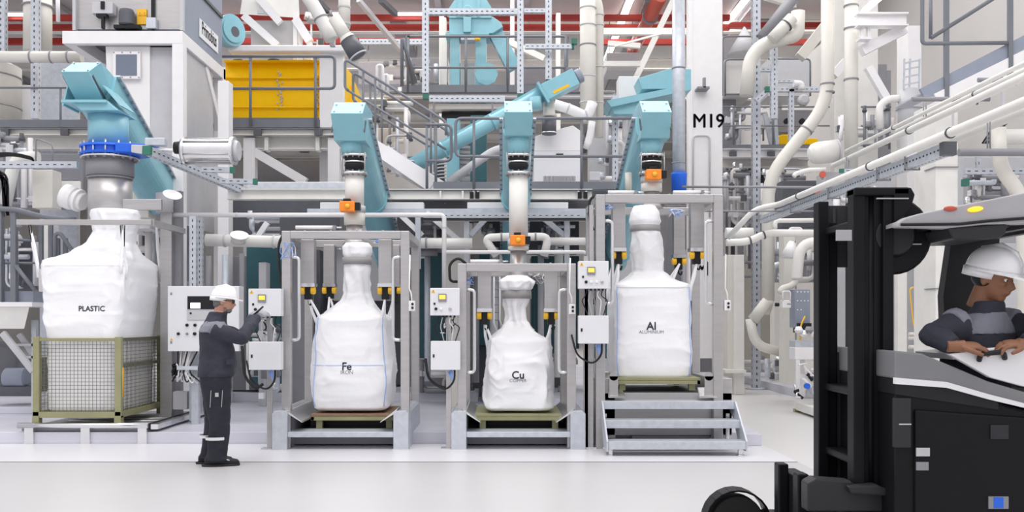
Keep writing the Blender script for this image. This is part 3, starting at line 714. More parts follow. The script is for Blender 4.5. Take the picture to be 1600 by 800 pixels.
# hanger portal of the plastic station
t = thing('bag_hanger', 'stainless hanger bar and square column beside the plastic bag', 'frame', (PX(260, 12.6), 12.6, .137))
MB().pbox(25, 236, 343, 351, 11.5, .08).build('hanger_bar', 'steel', t, .006)
MB().beam((PX(234, 11.5), 11.55, PZ(347, 11.5)), (PX(234, 11.5) - .0, 12.7, PZ(347, 11.5)), .07, .07).build('side_bar', 'steel', t)
MB().box(PX(250, 12.6), PX(268, 12.6), 12.6, 12.75, .137, PZ(305, 12.6)).build('column', 'steel', t, .006)
MB().box(PX(268, 12.7), PX(283, 12.7), 12.7, 12.8, .137, PZ(298, 12.7)).build('rear_column', 'midgrey', t, .006)
MB().pbox(179, 252, 311, 328, 12.3, .05).build('arm_plate', 'steel', t, .006)
MB().beam(P(30, 351, 11.6), P(30, 351, 12.7), .06, .06).build('rear_bar', 'midgrey', t)
MB().pbox(270, 292, 612, 640, 12.4, .16).build('junction_box', 'lightgrey', t, .004)
MB().lathe(P(269, 306, 12.3), (0.35, -.5, .8), [(0, .10), (.02, .12), (.03, .0)], 20).build('blind_flange', 'white', t)
MB().lathe(P(257, 302, 12.6) , (0, 0, -1), [(0, .11), (.25, .11)], 20).build('blower_can', 'lightgrey', t)
for (a, b_) in (((45, 352), (50, 384)), ((48, 352), (53, 384)), ((188, 352), (191, 385)), ((195, 352), (194, 385))):
    MB().tube([P(*a, 11.52), P(*b_, 11.56)], .007, 6).build('rope', 'black', t)
# ================================================================== control cabinets
def warn(parent, x, z, y, s=.045):
    MB().prism([(x - s / 2, y - .003, z - s * .43), (x + s / 2, y - .003, z - s * .43), (x, y - .003, z + s * .43)], (0, .003, 0)).build('warning_sign', 'hook', parent)
    MB().prism([(x - s * .07, y - .0045, z + s * .18), (x + s * .07, y - .0045, z + s * .18), (x + s * .02, y - .0045, z - s * .3), (x - s * .02, y - .0045, z - s * .3)], (0, .001, 0)).build('bolt_symbol', 'ink', parent)
def control_post(label, xa, xb, ya, yb, Y, lx0, lx1, ly0, ly1, pole, knobs):
    """upper display box and lower terminal box on one slim pole"""
    x0, x1, z1, z0 = PX(xa, Y), PX(xb, Y), PZ(ya, Y), PZ(yb, Y)
    t = thing('control_post', label, 'control box', (PX(pole, Y), Y + .12, 0))
    ub = MB().box(x0, x1, Y, Y + .14, z0, z1).build('display_box', 'panel', t, .006)
    w = x1 - x0; cx = x0 + w * .42
    MB().box(cx - .045, cx + .045, Y - .012, Y, z1 - .155, z1 - .065).build('display_bezel', 'midgrey', ub)
    MB().box(cx - .034, cx + .034, Y - .015, Y - .011, z1 - .125, z1 - .08).build('display', 'screen', ub)
    warn(ub, x0 + .035, z1 - .035, Y)
    MB().box(x0 + w * .15 - .01, x0 + w * .15 + .01, Y - .006, Y, z0 + .12, z0 + .145).build('keyhole', 'black', ub)
    for i, k in enumerate(knobs):
        x = x0 + w * k[0]; z = z0 + .075
        MB().lathe((x, Y, z), (0, -1, 0), [(0, .017), (.012, .017), (.02, .011)], 14).build('push_button', k[1], ub)
    lb = MB().box(PX(lx0, Y), PX(lx1, Y), Y - .01, Y + .13, PZ(ly1, Y), PZ(ly0, Y)).build('terminal_box', 'panel', t, .006)
    MB().box(PX(lx0 + 3.5, Y), PX(lx0 + 6, Y), Y - .016, Y - .01, PZ((ly0 + ly1) / 2 + 3, Y), PZ((ly0 + ly1) / 2 - 2, Y)).build('keyhole', 'black', lb)
    MB().box(PX(pole - 4, Y + .15), PX(pole + 4, Y + .15), Y + .15, Y + .2, 0.01, PZ(ya + 6, Y)).build('pole', 'steel', t, .003)
    MB().box(PX(pole - 12, Y + .15), PX(pole + 7, Y + .15), Y + .1, Y + .25, 0, .012).build('foot_plate', 'bright', t)
    for i in range(5):                         # cables hanging between the two boxes
        xx = x0 + w * (.3 + .13 * i)
        MB().tube(arc([(xx, Y + .05, z0), (xx - .02, Y + .06, z0 - .08), (xx + .03 * (i - 2), Y + .07, z0 - .13), (xx + .01, Y + .06, PZ(ly0, Y))], .03), .006, 6).build('cable', ('black', 'lightgrey', 'midgrey', 'white', 'black')[i], t)
        MB().lathe((xx, Y + .05, z0), (0, 0, -1), [(0, .012), (.02, .012)], 8).build('cable_gland', 'black', t)
    zz = PZ(ly1, Y); xm = PX((lx0 + lx1) / 2, Y)
    MB().tube(arc([(xm + .1, Y + .06, zz), (xm + .1, Y + .06, zz - .13), (xm, Y + .08, zz - .24), (xm - .18, Y + .1, zz - .14), (xm - .24, Y + .12, zz + .1)], .08), .011, 8).build('conduit_hose', 'black', t)
    for k in range(3):
        MB().tube(arc([(xm + .05 + k * .015, Y + .05, zz), (xm + .07, Y + .05, zz - .10 - .02 * k), (xm + .02 + k * .02, Y + .06, zz - .02)], .03), .006, 6).build('blue_hose', 'cableblue', t)
    return t
K2 = [(.2, 'black'), (.38, 'white'), (.68, 'steel')]
control_post('grey control boxes on a pole that the standing worker reaches for', 388, 439, 451, 494, 10.78, 389, 439, 534, 578, 421, [(.22, 'black'), (.38, 'white')])
control_post('grey control boxes on a pole between the Fe and Cu stations', 672, 718, 450, 493, 10.8, 673, 719, 533, 578, 701, K2)
control_post('grey control boxes between the Cu station and the raised Al station', 904, 951, 408, 451, 10.8, 904, 951, 493, 537, 917, [(.25, 'black'), (.42, 'white'), (.6, 'white'), (.78, 'steel')])
# large operating panel behind the worker
Y = 12.0
t = thing('operator_cabinet', 'large grey operator cabinet with dark touch screen behind the worker', 'control cabinet', (PX(318, Y), Y, .3))
cb = MB().pbox(262, 373.5, 447, 549, Y, .22).build('enclosure', 'panel', t, .006)
MB().pbox(292, 340, 462, 500, Y - .012, .012).build('screen_frame', 'lightgrey', cb, .003)
MB().pbox(293, 340, 463, 483, Y - .02, .01).build('touch_screen', 'black', cb)
MB().pbox(297.5, 313, 473, 482, Y - .023, .003).build('screen_picture', 'screenwhite', cb)
MB().lathe(P(298, 489.5, Y - .012), (0, -1, 0), [(0, .013), (.006, .013)], 12).build('lock', 'black', cb)
for (x, y, mk, r_) in ((292.5, 508, 'black', 2.4), (305, 508, 'black', 2.4), (279, 521.5, 'black', 2.3), (292.5, 521.5, 'midgrey', 1.9), (304.5, 521.5, 'black', 2.6)):
    MB().lathe(P(x, y, Y), (0, -1, 0), [(0, S(r_, Y)), (.02, S(r_, Y)), (.03, S(r_ * .6, Y))], 14).build('push_button', mk, cb)
MB().pbox(266, 269, 457, 461, Y - .004, .004).pbox(266, 269, 533, 537, Y - .004, .004).build('lock', 'midgrey', cb)
warn(cb, PX(268, Y), PZ(530, Y), Y, .035)
MB().pbox(276, 312, 572, 578, Y + .05, .1).build('cable_shelf', 'galv', t)
for k in range(7):
    a = P(278 + k * 5, 549, Y + .08)
    MB().tube(arc([a, a + V((-.02 * k, 0, -.25)), a + V((-.1 + .03 * k, 0, -.42)), a + V((.05, .02, -.2 - .03 * k))], .09), .009, 6).build('cable', ('black', 'white', 'lightgrey')[k % 3], t)
MB().box(PX(297, 12.2), PX(308, 12.2), 12.25, 12.33, .137, PZ(549, 12)).build('stand', 'galv', t)
one(MB().strut(P(302.5, 657, 12.45), P(302.5, 338, 12.45), .085, .075), 'perforated_post', ['galv', 'slot'], 'tall perforated galvanised post just left of the worker', 'post')
one(MB().strut(P(313, 645, 13.0), P(313, 340, 13.0), .07, .075), 'perforated_post', ['galv', 'slot'], 'perforated galvanised post directly above the worker\'s helmet', 'post')
# little pull-rope limit switches
for (x, y, Y, lb) in ((643.5, 478, 10.95, 'small white switch box hanging right of the Fe frame'), (894, 483, 10.95, 'small white switch box hanging right of the Cu frame'), (1137, 477, 10.98, 'small white switch box hanging right of the Al frame')):
    t = thing('pendant_switch', lb, 'switch', P(x, y + 8, Y))
    MB().pbox(x - 5, x + 5, y - 8, y + 8, Y, .06).build('housing', 'white', t, .006)
    for dy in (-3, 3): MB().lathe(P(x + 1, y + dy, Y), (0, -1, 0), [(0, .014), (.012, .014), (.02, .008)], 12).build('push_button', 'black', t)
    MB().tube(arc([P(x, y - 8, Y + .03), P(x - 1, y - 20, Y + .03), P(x - 4, y - 26, Y + .03), P(x - 3, y - 80, Y + .03)], .05), .009, 8).build('cable', 'white', t)

# ================================================================== turquoise screw conveyors
K = .36
def screw(label, hx, hy, Y0, wpx, hpx1, hpx2, length, tr, big=False):
    """head box tilted to the viewer, trough running down and away"""
    w = S(wpx, Y0); t = thing('screw_conveyor', label, 'conveyor', P(hx, hy, Y0))
    d = V((0, 1, -K)).normalized(); u = V((0, K, 1)).normalized()
    # the head housing: end plate leans back, under plate leans forward
    C = P(hx, hy, Y0)                                   # middle of the lower front edge of the end plate
    top = C + V((0, .27, S(hpx1 + 2, Y0)))
    low = C + V((0, .20, -S(hpx2, Y0)))
    X = V((w / 2, 0, 0))
    n_ = .62
    MB().prism([C - X, top - X, top - X + V((0, n_, 0)), low - X + V((0, n_, 0)), low - X * .96], X * 2).build('head_box', 'teal', t, .006)
    for sx in (-1, 1):
        for q in (C * .8 + top * .2, C * .2 + top * .8): MB().lathe(q + X * sx * .82 + V((0, -.01, 0)), (0, -1, .4), [(0, .012), (.012, .012)], 8).build('bolt', 'steel', t)
        a = low * .62 + C * .38 + X * sx * .99
        MB().beam(a + X * sx * .04 + V((0, -.02, -.02)), a + X * sx * .04 + V((0, .1, .13)), .012, .03, (0, -1, .3)).build('hinge_strap', 'darkgrey', t)
    # U trough
    B = V((hx and C.x, Y0 + .42, C.z - .12))
    prof = []
    r = tr; n = 14
    pts = [V((-r, 0, r * .75))] + [V((r * math.cos(math.pi + math.pi * i / n), 0, r * math.sin(math.pi + math.pi * i / n))) for i in range(n + 1)] + [V((r, 0, r * .75))]
    MB().prism([B + V((p.x, 0, 0)) + u * p.z for p in pts], d * length).build('trough', 'teal', t)
    MB().use(0).prism([B + V((p[0], 0, 0)) + u * p[1] for p in ((-r * 1.22, r * .75), (r * 1.22, r * .75), (r * 1.22, r * .75 + .02), (-r * 1.22, r * .75 + .02))], d * length).build('cover_plate', 'galv', t)
    mb = MB(); nb = int(length / .14)
    for i in range(nb):
        for sx in (-1, 1):
            q = B + V((sx * r * 1.13, 0, 0)) + u * (r * .75 - .012) + d * (.07 + i * .14); mb.lathe(q, u, [(0, .016), (.05, .016)], 6)
    mb.build('bolt', 'midgrey', t)
    for f in (.45, .9): MB().prism([B + V((p.x * 1.12, 0, 0)) + u * (p.z * 1.12 if p.z < 0 else p.z * .9) + d * length * f for p in pts], d * .03).build('trough_flange', 'teal', t)
    return t, C, low
def chute(t, C, low, x, Yc, y0, y1, r, matk='teal'):
    MB().lathe((x, Yc, PZ(y1, Yc)), (0, 0, 1), [(0, r), (PZ(y0, Yc) - PZ(y1, Yc), r)], 28).build('outlet_pipe', matk, t)
# iron
t, C, low = screw('turquoise screw conveyor whose head box stands above the Fe iron station', 541.5, 177, 11.6, 50, 23, 38, 4.2, .20)
chute(t, C, low, PX(546, 11.85), 11.98, 213, 243, .125)
t, C, low = screw('turquoise screw conveyor whose head box stands above the Cu copper station', 810, 175, 11.6, 44, 23, 32, 4.2, .19)
chute(t, C, low, PX(810, 11.85), 11.98, 206, 243, .13)
t, C, low = screw('turquoise screw conveyor whose head box stands above the Al aluminium station', 1027, 175, 11.6, 46, 23, 36, 4.2, .20)
chute(t, C, low, PX(1019, 11.85), 11.98, 211, 243, .125)
# drop pipes with sleeve, flanges and orange actuator
def drop(label, x, Y, yf, yp1, r, act, outer, yact, pipeend, mat_p='ivory'):
    X = PX(x, Y); t = thing('drop_pipe', label, 'pipe', (X, Y, PZ(pipeend, Y)))
    flange((X, Y, PZ(yf + 2, Y)), (0, 0, -1), r * 1.32, .03, 12, t)
    MB().lathe((X, Y, PZ(yf + 24, Y)), (0, 0, 1), [(0, r * .98), (.05, r * 1.08), (.075, r * .95), (.1, r * .95), (.13, r * 1.08), (.17, r)], 24).build('rubber_sleeve', 'rubber', t)
    MB().lathe((X, Y, PZ(yf + 15, Y)), (0, 0, 1), [(0, r * 1.09), (.02, r * 1.09)], 24).build('sleeve_clamp', 'bright', t)
    flange((X, Y, PZ(yf + 30, Y)), (0, 0, -1), r * 1.36, .03, 12, t)
    MB().lathe((X, Y, PZ(yp1, Y)), (0, 0, 1), [(0, r), (PZ(yf + 31, Y) - PZ(yp1, Y), r)], 28).build('pipe_run', mat_p, t)
    for s in (-1, 1): MB().tube([(X + s * r * 1.2, Y - .1, PZ(yf, Y)), (X + s * r * 1.2, Y - .1, PZ(yf + 34, Y))], .008, 6).build('tie_rod', 'steel', t)
    # butterfly valve and actuator
    MB().lathe((X, Y, PZ(yp1 + 10, Y)), (0, 0, 1), [(0, r * 1.15), (S(10, Y), r * 1.15)], 28).build('valve_ring', 'lightgrey', t)
    a = t_act = MB().pbox(act - 12, act + 12, yact - 8, yact + 8, Y - r - .17, .15).build('actuator', 'orange', t, .012)
    MB().pbox(act + 12, act + 20, yact - 6, yact + 6, Y - r - .15, .11).build('actuator_motor', 'black', t, .008)
    MB().pbox(act - 6, act + 5, yact - 12, yact - 8, Y - r - .14, .09).build('position_switch', 'black', t, .006)
    MB().lathe(P(act + 1, yact, Y - r - .17), (0, -1, 0), [(0, .028), (.015, .028), (.03, .012)], 14).build('indicator', 'hook', a)
    MB().lathe((X, Y, PZ(outer, Y)), (0, 0, 1), [(0, r * 1.1), (PZ(yp1 + 10, Y) - PZ(outer, Y), r * 1.1)], 28).build('outlet_stub', 'cream', t)
    MB().lathe((X, Y, PZ(pipeend, Y)), (0, 0, 1), [(0, r * 1.25), (S(6, Y), r * .95), (PZ(outer, Y) - PZ(pipeend, Y), r * .85)], 28).build('filling_neck', 'steel', t)
    return t
drop('white drop pipe with black sleeve and orange valve over the Fe bag', 554, 11.98, 240, 322, .118, 542, 352, 322, 382)
drop('long white drop pipe with black sleeve and orange valve over the Cu bag', 810, 11.98, 240, 374, .118, 809, 392, 375, 436)
t = drop('short drop pipe with black sleeve and orange valve over the Al bag', 1018, 11.98, 240, 276, .118, 1022, 300, 272, 326)
# small pneumatic cylinders lying on the frame tops
for (x0_, x1_, y, Y, lb) in ((462, 530, 355.5, 11.1, 'slim white air cylinder lying on top of the Fe frame'), (735, 790, 408.5, 11.1, 'slim white air cylinder lying on top of the Cu frame'),
                     (1052, 1106, 300.5, 11.1, 'slim white air cylinder lying on the right of the Al frame top'), (950, 1002, 300.5, 11.1, 'slim white air cylinder lying on the left of the Al frame top')):
    t = thing('air_cylinder', lb, 'cylinder', P(x0_, y, Y))
    MB().tube([P(x0_, y, Y), P(x1_ - 8, y, Y)], .022, 12).build('barrel', 'white', t)
    MB().tube([P(x1_ - 8, y, Y), P(x1_ + 4, y, Y)], .009, 8).build('piston_rod', 'bright', t)
    MB().pbox(x1_ - 10, x1_ - 6, y - 3.5, y + 3.5, Y - .03, .06).build('end_cap', 'midgrey', t)
# blue hose tangles
random.seed(5)
def tangle(x, y, wx, wy, Y, n, label, mk='cableblue', r=.0045):
    t = thing('hose_bundle', label, 'hoses', P(x, y, Y))
    for i in range(n):
        pts = [P(x + random.uniform(-wx, wx), y + random.uniform(-wy, wy), Y + random.uniform(-.05, .1)) for k in range(5)]
        MB().tube(arc(pts, .09, 6), r, 6).build('hose', mk if i % 4 else 'paper', t)
tangle(450, 390, 13, 16, 11.0, 8, 'tangle of light blue air hoses at the top left of the Fe frame')
tangle(592, 375, 12, 6, 11.6, 6, 'light blue air hoses beside the Fe bag neck')
tangle(728, 437, 14, 8, 11.1, 8, 'tangle of light blue air hoses at the top left of the Cu frame')
tangle(942, 324, 18, 6, 11.2, 8, 'tangle of light blue air hoses at the top left of the Al frame')
tangle(1058, 333, 14, 7, 11.5, 7, 'light blue air hoses right of the Al bag neck')
tangle(838, 436, 14, 10, 11.9, 9, 'grey cable tangle right of the Cu bag neck', 'midgrey')
tangle(420, 512, 12, 14, 11.15, 9, 'dark cable tangle behind the boxes that the worker reaches for', 'black', .008)
tangle(700, 512, 12, 12, 11.15, 8, 'dark cable tangle between the boxes left of the Cu station', 'black', .007)
tangle(927, 470, 10, 14, 11.15, 8, 'dark cable tangle between the boxes left of the Al bag', 'black', .007)
tangle(275, 580, 9, 16, 12.1, 7, 'black cable loops under the large operator cabinet', 'black', .009)
for (pts, r, lb) in (([(717, 440), (703, 440), (702, 412), (716, 402), (728, 412)], .016, 'black hose looping over the top left of the Cu frame'),
                     ([(927, 360), (921, 340), (921, 312), (932, 304), (944, 308)], .016, 'black hose looping over the top left of the Al frame'),
                     ([(441, 450), (436, 420), (435, 380), (445, 362), (456, 366)], .016, 'black hose looping over the top left of the Fe frame'),
                     ([(378, 540), (382, 590), (400, 608), (411, 600)], .018, 'thick black hose hanging behind the worker\'s knees'),
                     ([(665, 560), (668, 590), (685, 604), (703, 606)], .016, 'black hose hanging left of the terminal box between Fe and Cu')):
    one(MB().tube(arc([P(a, b_, 11.2) for a, b_ in pts], .12, 8), r, 8), 'hose', 'rubber', lb, 'hose')
# ------------------------------------------------------------------ big plastic conveyor with blue gate valve
Y0 = 11.95
t = thing('screw_conveyor', 'largest turquoise screw conveyor above the plastic bag', 'conveyor', P(150, 200, 12.2))
K2_ = .47; d = V((0, 1, -K2_)).normalized(); u = V((0, K2_, 1)).normalized()
w2 = S(44, Y0) / 2; C = P(116, 112, Y0); X = V((w2, 0, 0)); tp = C + V((.07, .22, S(22, Y0)))
C1 = C + V((.05, .33, -S(36, Y0)))
MB().prism([C - X, tp - X, tp - X + V((0, .52, -.10)), C1 - X + V((0, .5, -.06)), C1 - X], X * 2).build('head_box', 'teal', t, .006)
for q in (C * .85 + tp * .15, C * .1 + tp * .9):
    for s in (-.85, .85): MB().lathe(q + X * s + V((0, -.008, 0)), (0, -1, .4), [(0, .012), (.014, .012)], 8).build('bolt', 'steel', t)
zt = C1.z
# side cheek plates and collar below the head
for s in (-1, 1):
    q = V((C1.x + s * w2 * 1.0, 0, 0))
    MB().prism([(q.x + (.02 if s > 0 else -.06), 12.2, zt + .18), (q.x + (.02 if s > 0 else -.06), 12.6, zt + .18), (q.x + (.26 if s > 0 else -.10), 12.6, zt - .09), (q.x + (.26 if s > 0 else -.10), 12.15, zt - .09)], (.02 * s, 0, 0)).build('cheek_plate', 'teal', t)
    MB().beam((C.x + s * (w2 + .012), C.y + .1, C.z - .02), (C1.x + s * (w2 + .012), C1.y + .05, C1.z + .02), .012, .03, (0, -1, 0)).build('hinge_strap', 'darkgrey', t)
MB().box(PX(98, 12.1), PX(168, 12.1), 12.05, 12.75, PZ(161, 12.1), PZ(157, 12.1)).build('collar_plate', 'teal', t)
MB().prism([(PX(112, 12.2), 12.1, PZ(160, 12.2)), (PX(172, 12.2), 12.1, PZ(160, 12.2)), (PX(190, 12.2), 12.1, PZ(175, 12.2)), (PX(132, 12.2), 12.1, PZ(175, 12.2))], (0, .6, 0)).build('hood', 'teal', t, .01)
MB().lathe((PX(162, 12.3), 12.45, PZ(224, 12.3)), (0, 0, 1), [(0, .25), (.40, .25)], 32).build('outlet_pipe', 'teal', t)
r = .26; B = V((PX(183, 12.45) - .26 * 1.18, 12.45, PZ(110, 12.45) - .27)); n = 16
pts = [V((-r, 0, r * .9))] + [V((r * math.cos(math.pi + math.pi * i / n), 0, r * math.sin(math.pi + math.pi * i / n))) for i in range(n + 1)] + [V((r, 0, r * .9))]
MB().prism([B + V((p.x, 0, 0)) + u * p.z for p in pts], d * 2.62).build('trough', 'teal', t)
MB().prism([B + V((p[0], 0, 0)) + u * p[1] for p in ((-r * 1.18, r * .9), (r * 1.18, r * .9), (r * 1.18, r * .9 + .025), (-r * 1.18, r * .9 + .025))], d * 2.62).build('cover_plate', 'galv', t)
mb = MB()
for i in range(17):
    for s in (-1, 1): mb.lathe(B + V((s * r * 1.1, 0, 0)) + u * (r * .9 - .02) + d * (.07 + i * .15), u, [(0, .016), (.06, .016)], 6)
mb.build('bolt', 'midgrey', t)
Xv, Yv = PX(157, 12.15), 12.45
t = thing('gate_valve', 'bright blue knife gate valve above the plastic bag', 'valve', (Xv, Yv, PZ(243, 12.2)))
MB().lathe((Xv, Yv, PZ(240, 12.2)), (0, 0, 1), [(0, .37), (.03, .37), (.03, .33), (.10, .33), (.10, .37), (.13, .37)], 32).build('valve_body', 'blue', t)
mb = MB()
for i in range(14):
    th = 2 * math.pi * i / 14; mb.lathe((Xv + .345 * math.cos(th), Yv + .345 * math.sin(th), PZ(240, 12.2) - .03), (0, 0, 1), [(0, .012), (.2, .012)], 8)
mb.build('bolt', 'bright', t)
MB().hexa([(Xv + .2, Yv - .34, PZ(240, 12.2) + .01), (Xv + .62, Yv - .2, PZ(240, 12.2) + .02), (Xv + .62, Yv + .1, PZ(240, 12.2) + .02), (Xv + .2, Yv + .3, PZ(240, 12.2) + .01),
           (Xv + .2, Yv - .34, PZ(240, 12.2) + .13), (Xv + .62, Yv - .2, PZ(240, 12.2) + .13), (Xv + .62, Yv + .1, PZ(240, 12.2) + .13), (Xv + .2, Yv + .3, PZ(240, 12.2) + .13)]).build('gate_housing', 'blue', t, .01)
flange((Xv, Yv, PZ(241, 12.2)), (0, 0, -1), .36, .025, 18, t)
MB().lathe((Xv, Yv, PZ(272, 12.2)), (0, 0, 1), [(0, .295), (.235, .295)], 36).build('rubber_collar', 'midgrey', t)
MB().hexa([P(205, 238, 12.1), P(222, 241, 12.1), P(222, 241, 12.3), P(205, 238, 12.3), P(205, 226, 12.1), P(233, 227, 12.1), P(233, 227, 12.3), P(205, 226, 12.3)]).build('yoke', 'lightgrey', t, .01)
MB().pbox(226, 257, 215, 227, 12.2, .12).build('valve_electronics', 'galv', t, .01)
ay = 236; a = MB().lathe(P(286, ay, 12.15), (1, 0, 0), [(0, .165), (.02, .18), (.045, .18), (.045, .155), (.62, .155), (.62, .18), (.66, .18)], 32).build('actuator_cylinder', 'bright', t)
for i in range(6):
    th = 2 * math.pi * i / 6 + .4; q = P(286, ay, 12.15) + V((0, math.cos(th) * .165, math.sin(th) * .165))
    MB().tube([q, q + V((.66, 0, 0))], .009, 8).build('tie_rod', 'steel', a)
MB().lathe(P(286, ay, 12.15) + V((.66, 0, 0)), (1, 0, 0), [(0, .14), (.05, .12)], 24).build('end_cap', 'lightgrey', a)
MB().tube([P(232, 233, 12.2), P(287, 236, 12.15)], .022, 10).build('gate_spindle', 'bright', t)
MB().lathe(P(273, 231, 12.15), (1, 0, 0), [(0, .075), (.09, .085)], 18).build('spindle_nut', 'black', t)
t = thing('filling_pipe', 'wide stainless filling pipe above the plastic bag neck', 'pipe', (Xv, Yv, PZ(338, 12.2)))
MB().lathe((Xv, Yv, PZ(345, 12.2)), (0, 0, 1), [(0, .27), (PZ(272, 12.2) - PZ(345, 12.2), .27)], 40).build('tube', 'steel', t)
MB().lathe((Xv, Yv, PZ(276, 12.2)), (0, 0, 1), [(0, .283), (.03, .283)], 40).build('clamp_ring', 'midgrey', t)
one(MB().lathe(P(100, 305, 12.6), (1, -.15, -.35), [(0, .10), (.02, .16), (.1, .165), (.16, .15), (.165, .12), (.2, .12), (.205, .15), (.24, .15), (.25, .11), (.3, .11)], 26), 'pipe_elbow', 'white', 'fat white pipe elbow stub joining the wide filling pipe from the side', 'pipe')
# perforated support channels with green end caps
def channel(label, p, q, wd, cap=0, pitch=.1):
    t = thing('perforated_channel', label, 'support channel', p)
    MB().strut(p, q, wd, pitch).build('channel', ['galv', 'slot'], t)
    p, q = V(p), V(q); dd = (q - p).normalized()
    for c_, s in ((p, -1), (q, 1)):
        if cap & (1 if s < 0 else 2): MB().beam(c_ + dd * s * .0, c_ + dd * s * .05, wd * 1.12, wd * 1.12, (0, 0, 1) if abs(dd.z) < .9 else (0, 1, 0)).build('end_cap', 'green', t)
    return t
channel('galvanised perforated channel running down past the silver actuator cylinder', P(232, 236, 11.9), P(382, 300, 14.2), .10, 1)
channel('short perforated channel under the silver actuator cylinder', P(316, 265, 12.8), P(360, 266, 12.8), .07, 2)
channel('short perforated channel just below and right of the green capped one', P(345, 283, 13.2), P(396, 284, 13.2), .07, 2)
# ================================================================== people
def remesh(o, vox, smooth=6, disp=0, dscale=.12):
    m = o.modifiers.new('remesh', 'REMESH'); m.mode = 'VOXEL'; m.voxel_size = vox; m.use_smooth_shade = True
    s = o.modifiers.new('smooth', 'SMOOTH'); s.iterations = smooth; s.factor = .5
    if disp:
        tx = bpy.data.textures.new('folds', 'CLOUDS'); tx.noise_scale = dscale; tx.noise_depth = 2
        dm = o.modifiers.new('folds', 'DISPLACE'); dm.texture = tx; dm.strength = disp; dm.mid_level = .5
    return o
def rotz(a): return Matrix.Rotation(a, 3, 'Z')
def rings(mb, base, R, rows, n=28):
    """rows: (x, y, z, half x, half y, exponent) in the figure's own frame (+x is forward)"""
    mb.loft([(base + R @ V((x, y, z)), R @ V((hx, 0, 0)), R @ V((0, hy, 0)), e) for (x, y, z, hx, hy, e) in rows], n)
def head(mb, c, R, s=1.0):
    """c: middle of the head; +x of R is the way the face looks"""
    q = lambda x, y, z: c + R @ V((x * s, y * s, z * s))
    mb.blob(q(-.012, 0, .025), (.096 * s, .076 * s, .098 * s), R)              # skull
    mb.blob(q(.018, 0, -.035), (.074 * s, .061 * s, .085 * s), R)              # face
    mb.blob(q(.052, 0, -.092), (.030 * s, .034 * s, .026 * s), R)              # chin
    mb.blob(q(.03, 0, -.072), (.052 * s, .053 * s, .030 * s), R)               # jaw
    mb.blob(q(.078, 0, .022), (.018 * s, .052 * s, .013 * s), R)               # brow
    mb.tube([q(.084, 0, .012), q(.098, 0, -.012), q(.112, 0, -.034), q(.094, 0, -.042)], [.008 * s, .010 * s, .014 * s, .010 * s], 8)
    mb.blob(q(.090, 0, -.058), (.010 * s, .024 * s, .006 * s), R); mb.blob(q(.087, 0, -.068), (.011 * s, .021 * s, .007 * s), R)
    for y in (-1, 1):
        mb.blob(q(.058, y * .038, -.018), (.026 * s, .02 * s, .02 * s), R)     # cheeks
        mb.blob(q(-.012, y * .076, -.012), (.020 * s, .009 * s, .032 * s), R)  # ears
        mb.blob(q(-.008, y * .080, -.036), (.010 * s, .008 * s, .012 * s), R)
    mb.tube([q(-.02, 0, -.03), q(-.035, 0, -.10), q(-.04, 0, -.17)], [.058 * s, .056 * s, .062 * s], 16)   # neck
def eyes(parent, c, R, s=1.0):
    for y in (-1, 1):
        MB().blob(c + R @ V((.072 * s, y * .030 * s, .002 * s)), .0115 * s).build('eye', 'white', parent)
        MB().blob(c + R @ V((.0790 * s, y * .030 * s, .001 * s)), .0065 * s).build('pupil', 'black', parent)
def helmet(parent, c, R, s=1.0):
    q = lambda x, y, z: c + R @ V((x * s, y * s, z * s)); mb = MB()
    rows = []
    for i in range(13):
        a = i / 12 * math.pi / 2; rows.append((q(-.008, 0, .030 + .118 * math.sin(a) ** 1), R @ V((.132 * s * math.cos(a) ** .8 + .001, 0, 0)), R @ V((0, .108 * s * math.cos(a) ** .8 + .001, 0)), 2.15))
    mb.loft(rows, 40)
    mb.loft([(q(-.006, 0, .018), R @ V((.140 * s, 0, 0)), R @ V((0, .114 * s, 0)), 2.2), (q(-.006, 0, .034), R @ V((.138 * s, 0, 0)), R @ V((0, .112 * s, 0)), 2.2)], 40)
    k = [(q(.05, -.10, .022)), q(.13, -.085, .016), q(.172, -.045, .010), q(.184, 0, .008), q(.172, .045, .010), q(.13, .085, .016), q(.05, .10, .022)]
    mb.prism(k, R @ V((0, 0, .012 * s)))
    # nape skirt
    mb.loft([(q(-.03, 0, -.022), R @ V((.122 * s, 0, 0)), R @ V((0, .108 * s, 0)), 2.2), (q(-.02, 0, .03), R @ V((.128 * s, 0, 0)), R @ V((0, .112 * s, 0)), 2.2)][:0] or [(q(-.055, 0, -.012), R @ V((.092 * s, 0, 0)), R @ V((0, .10 * s, 0)), 2.2), (q(-.05, 0, .03), R @ V((.096 * s, 0, 0)), R @ V((0, .104 * s, 0)), 2.2)], 32)
    h = mb.build('helmet', 'helmet', parent)
    r = MB().tube([q(-.12, 0, .07), q(-.085, 0, .125), q(0, 0, .152), (q(.075, 0, .128)), q(.115, 0, .07)], [.010, .016, .018, .016, .010], 10).build('crest', 'helmet', h)
    return h
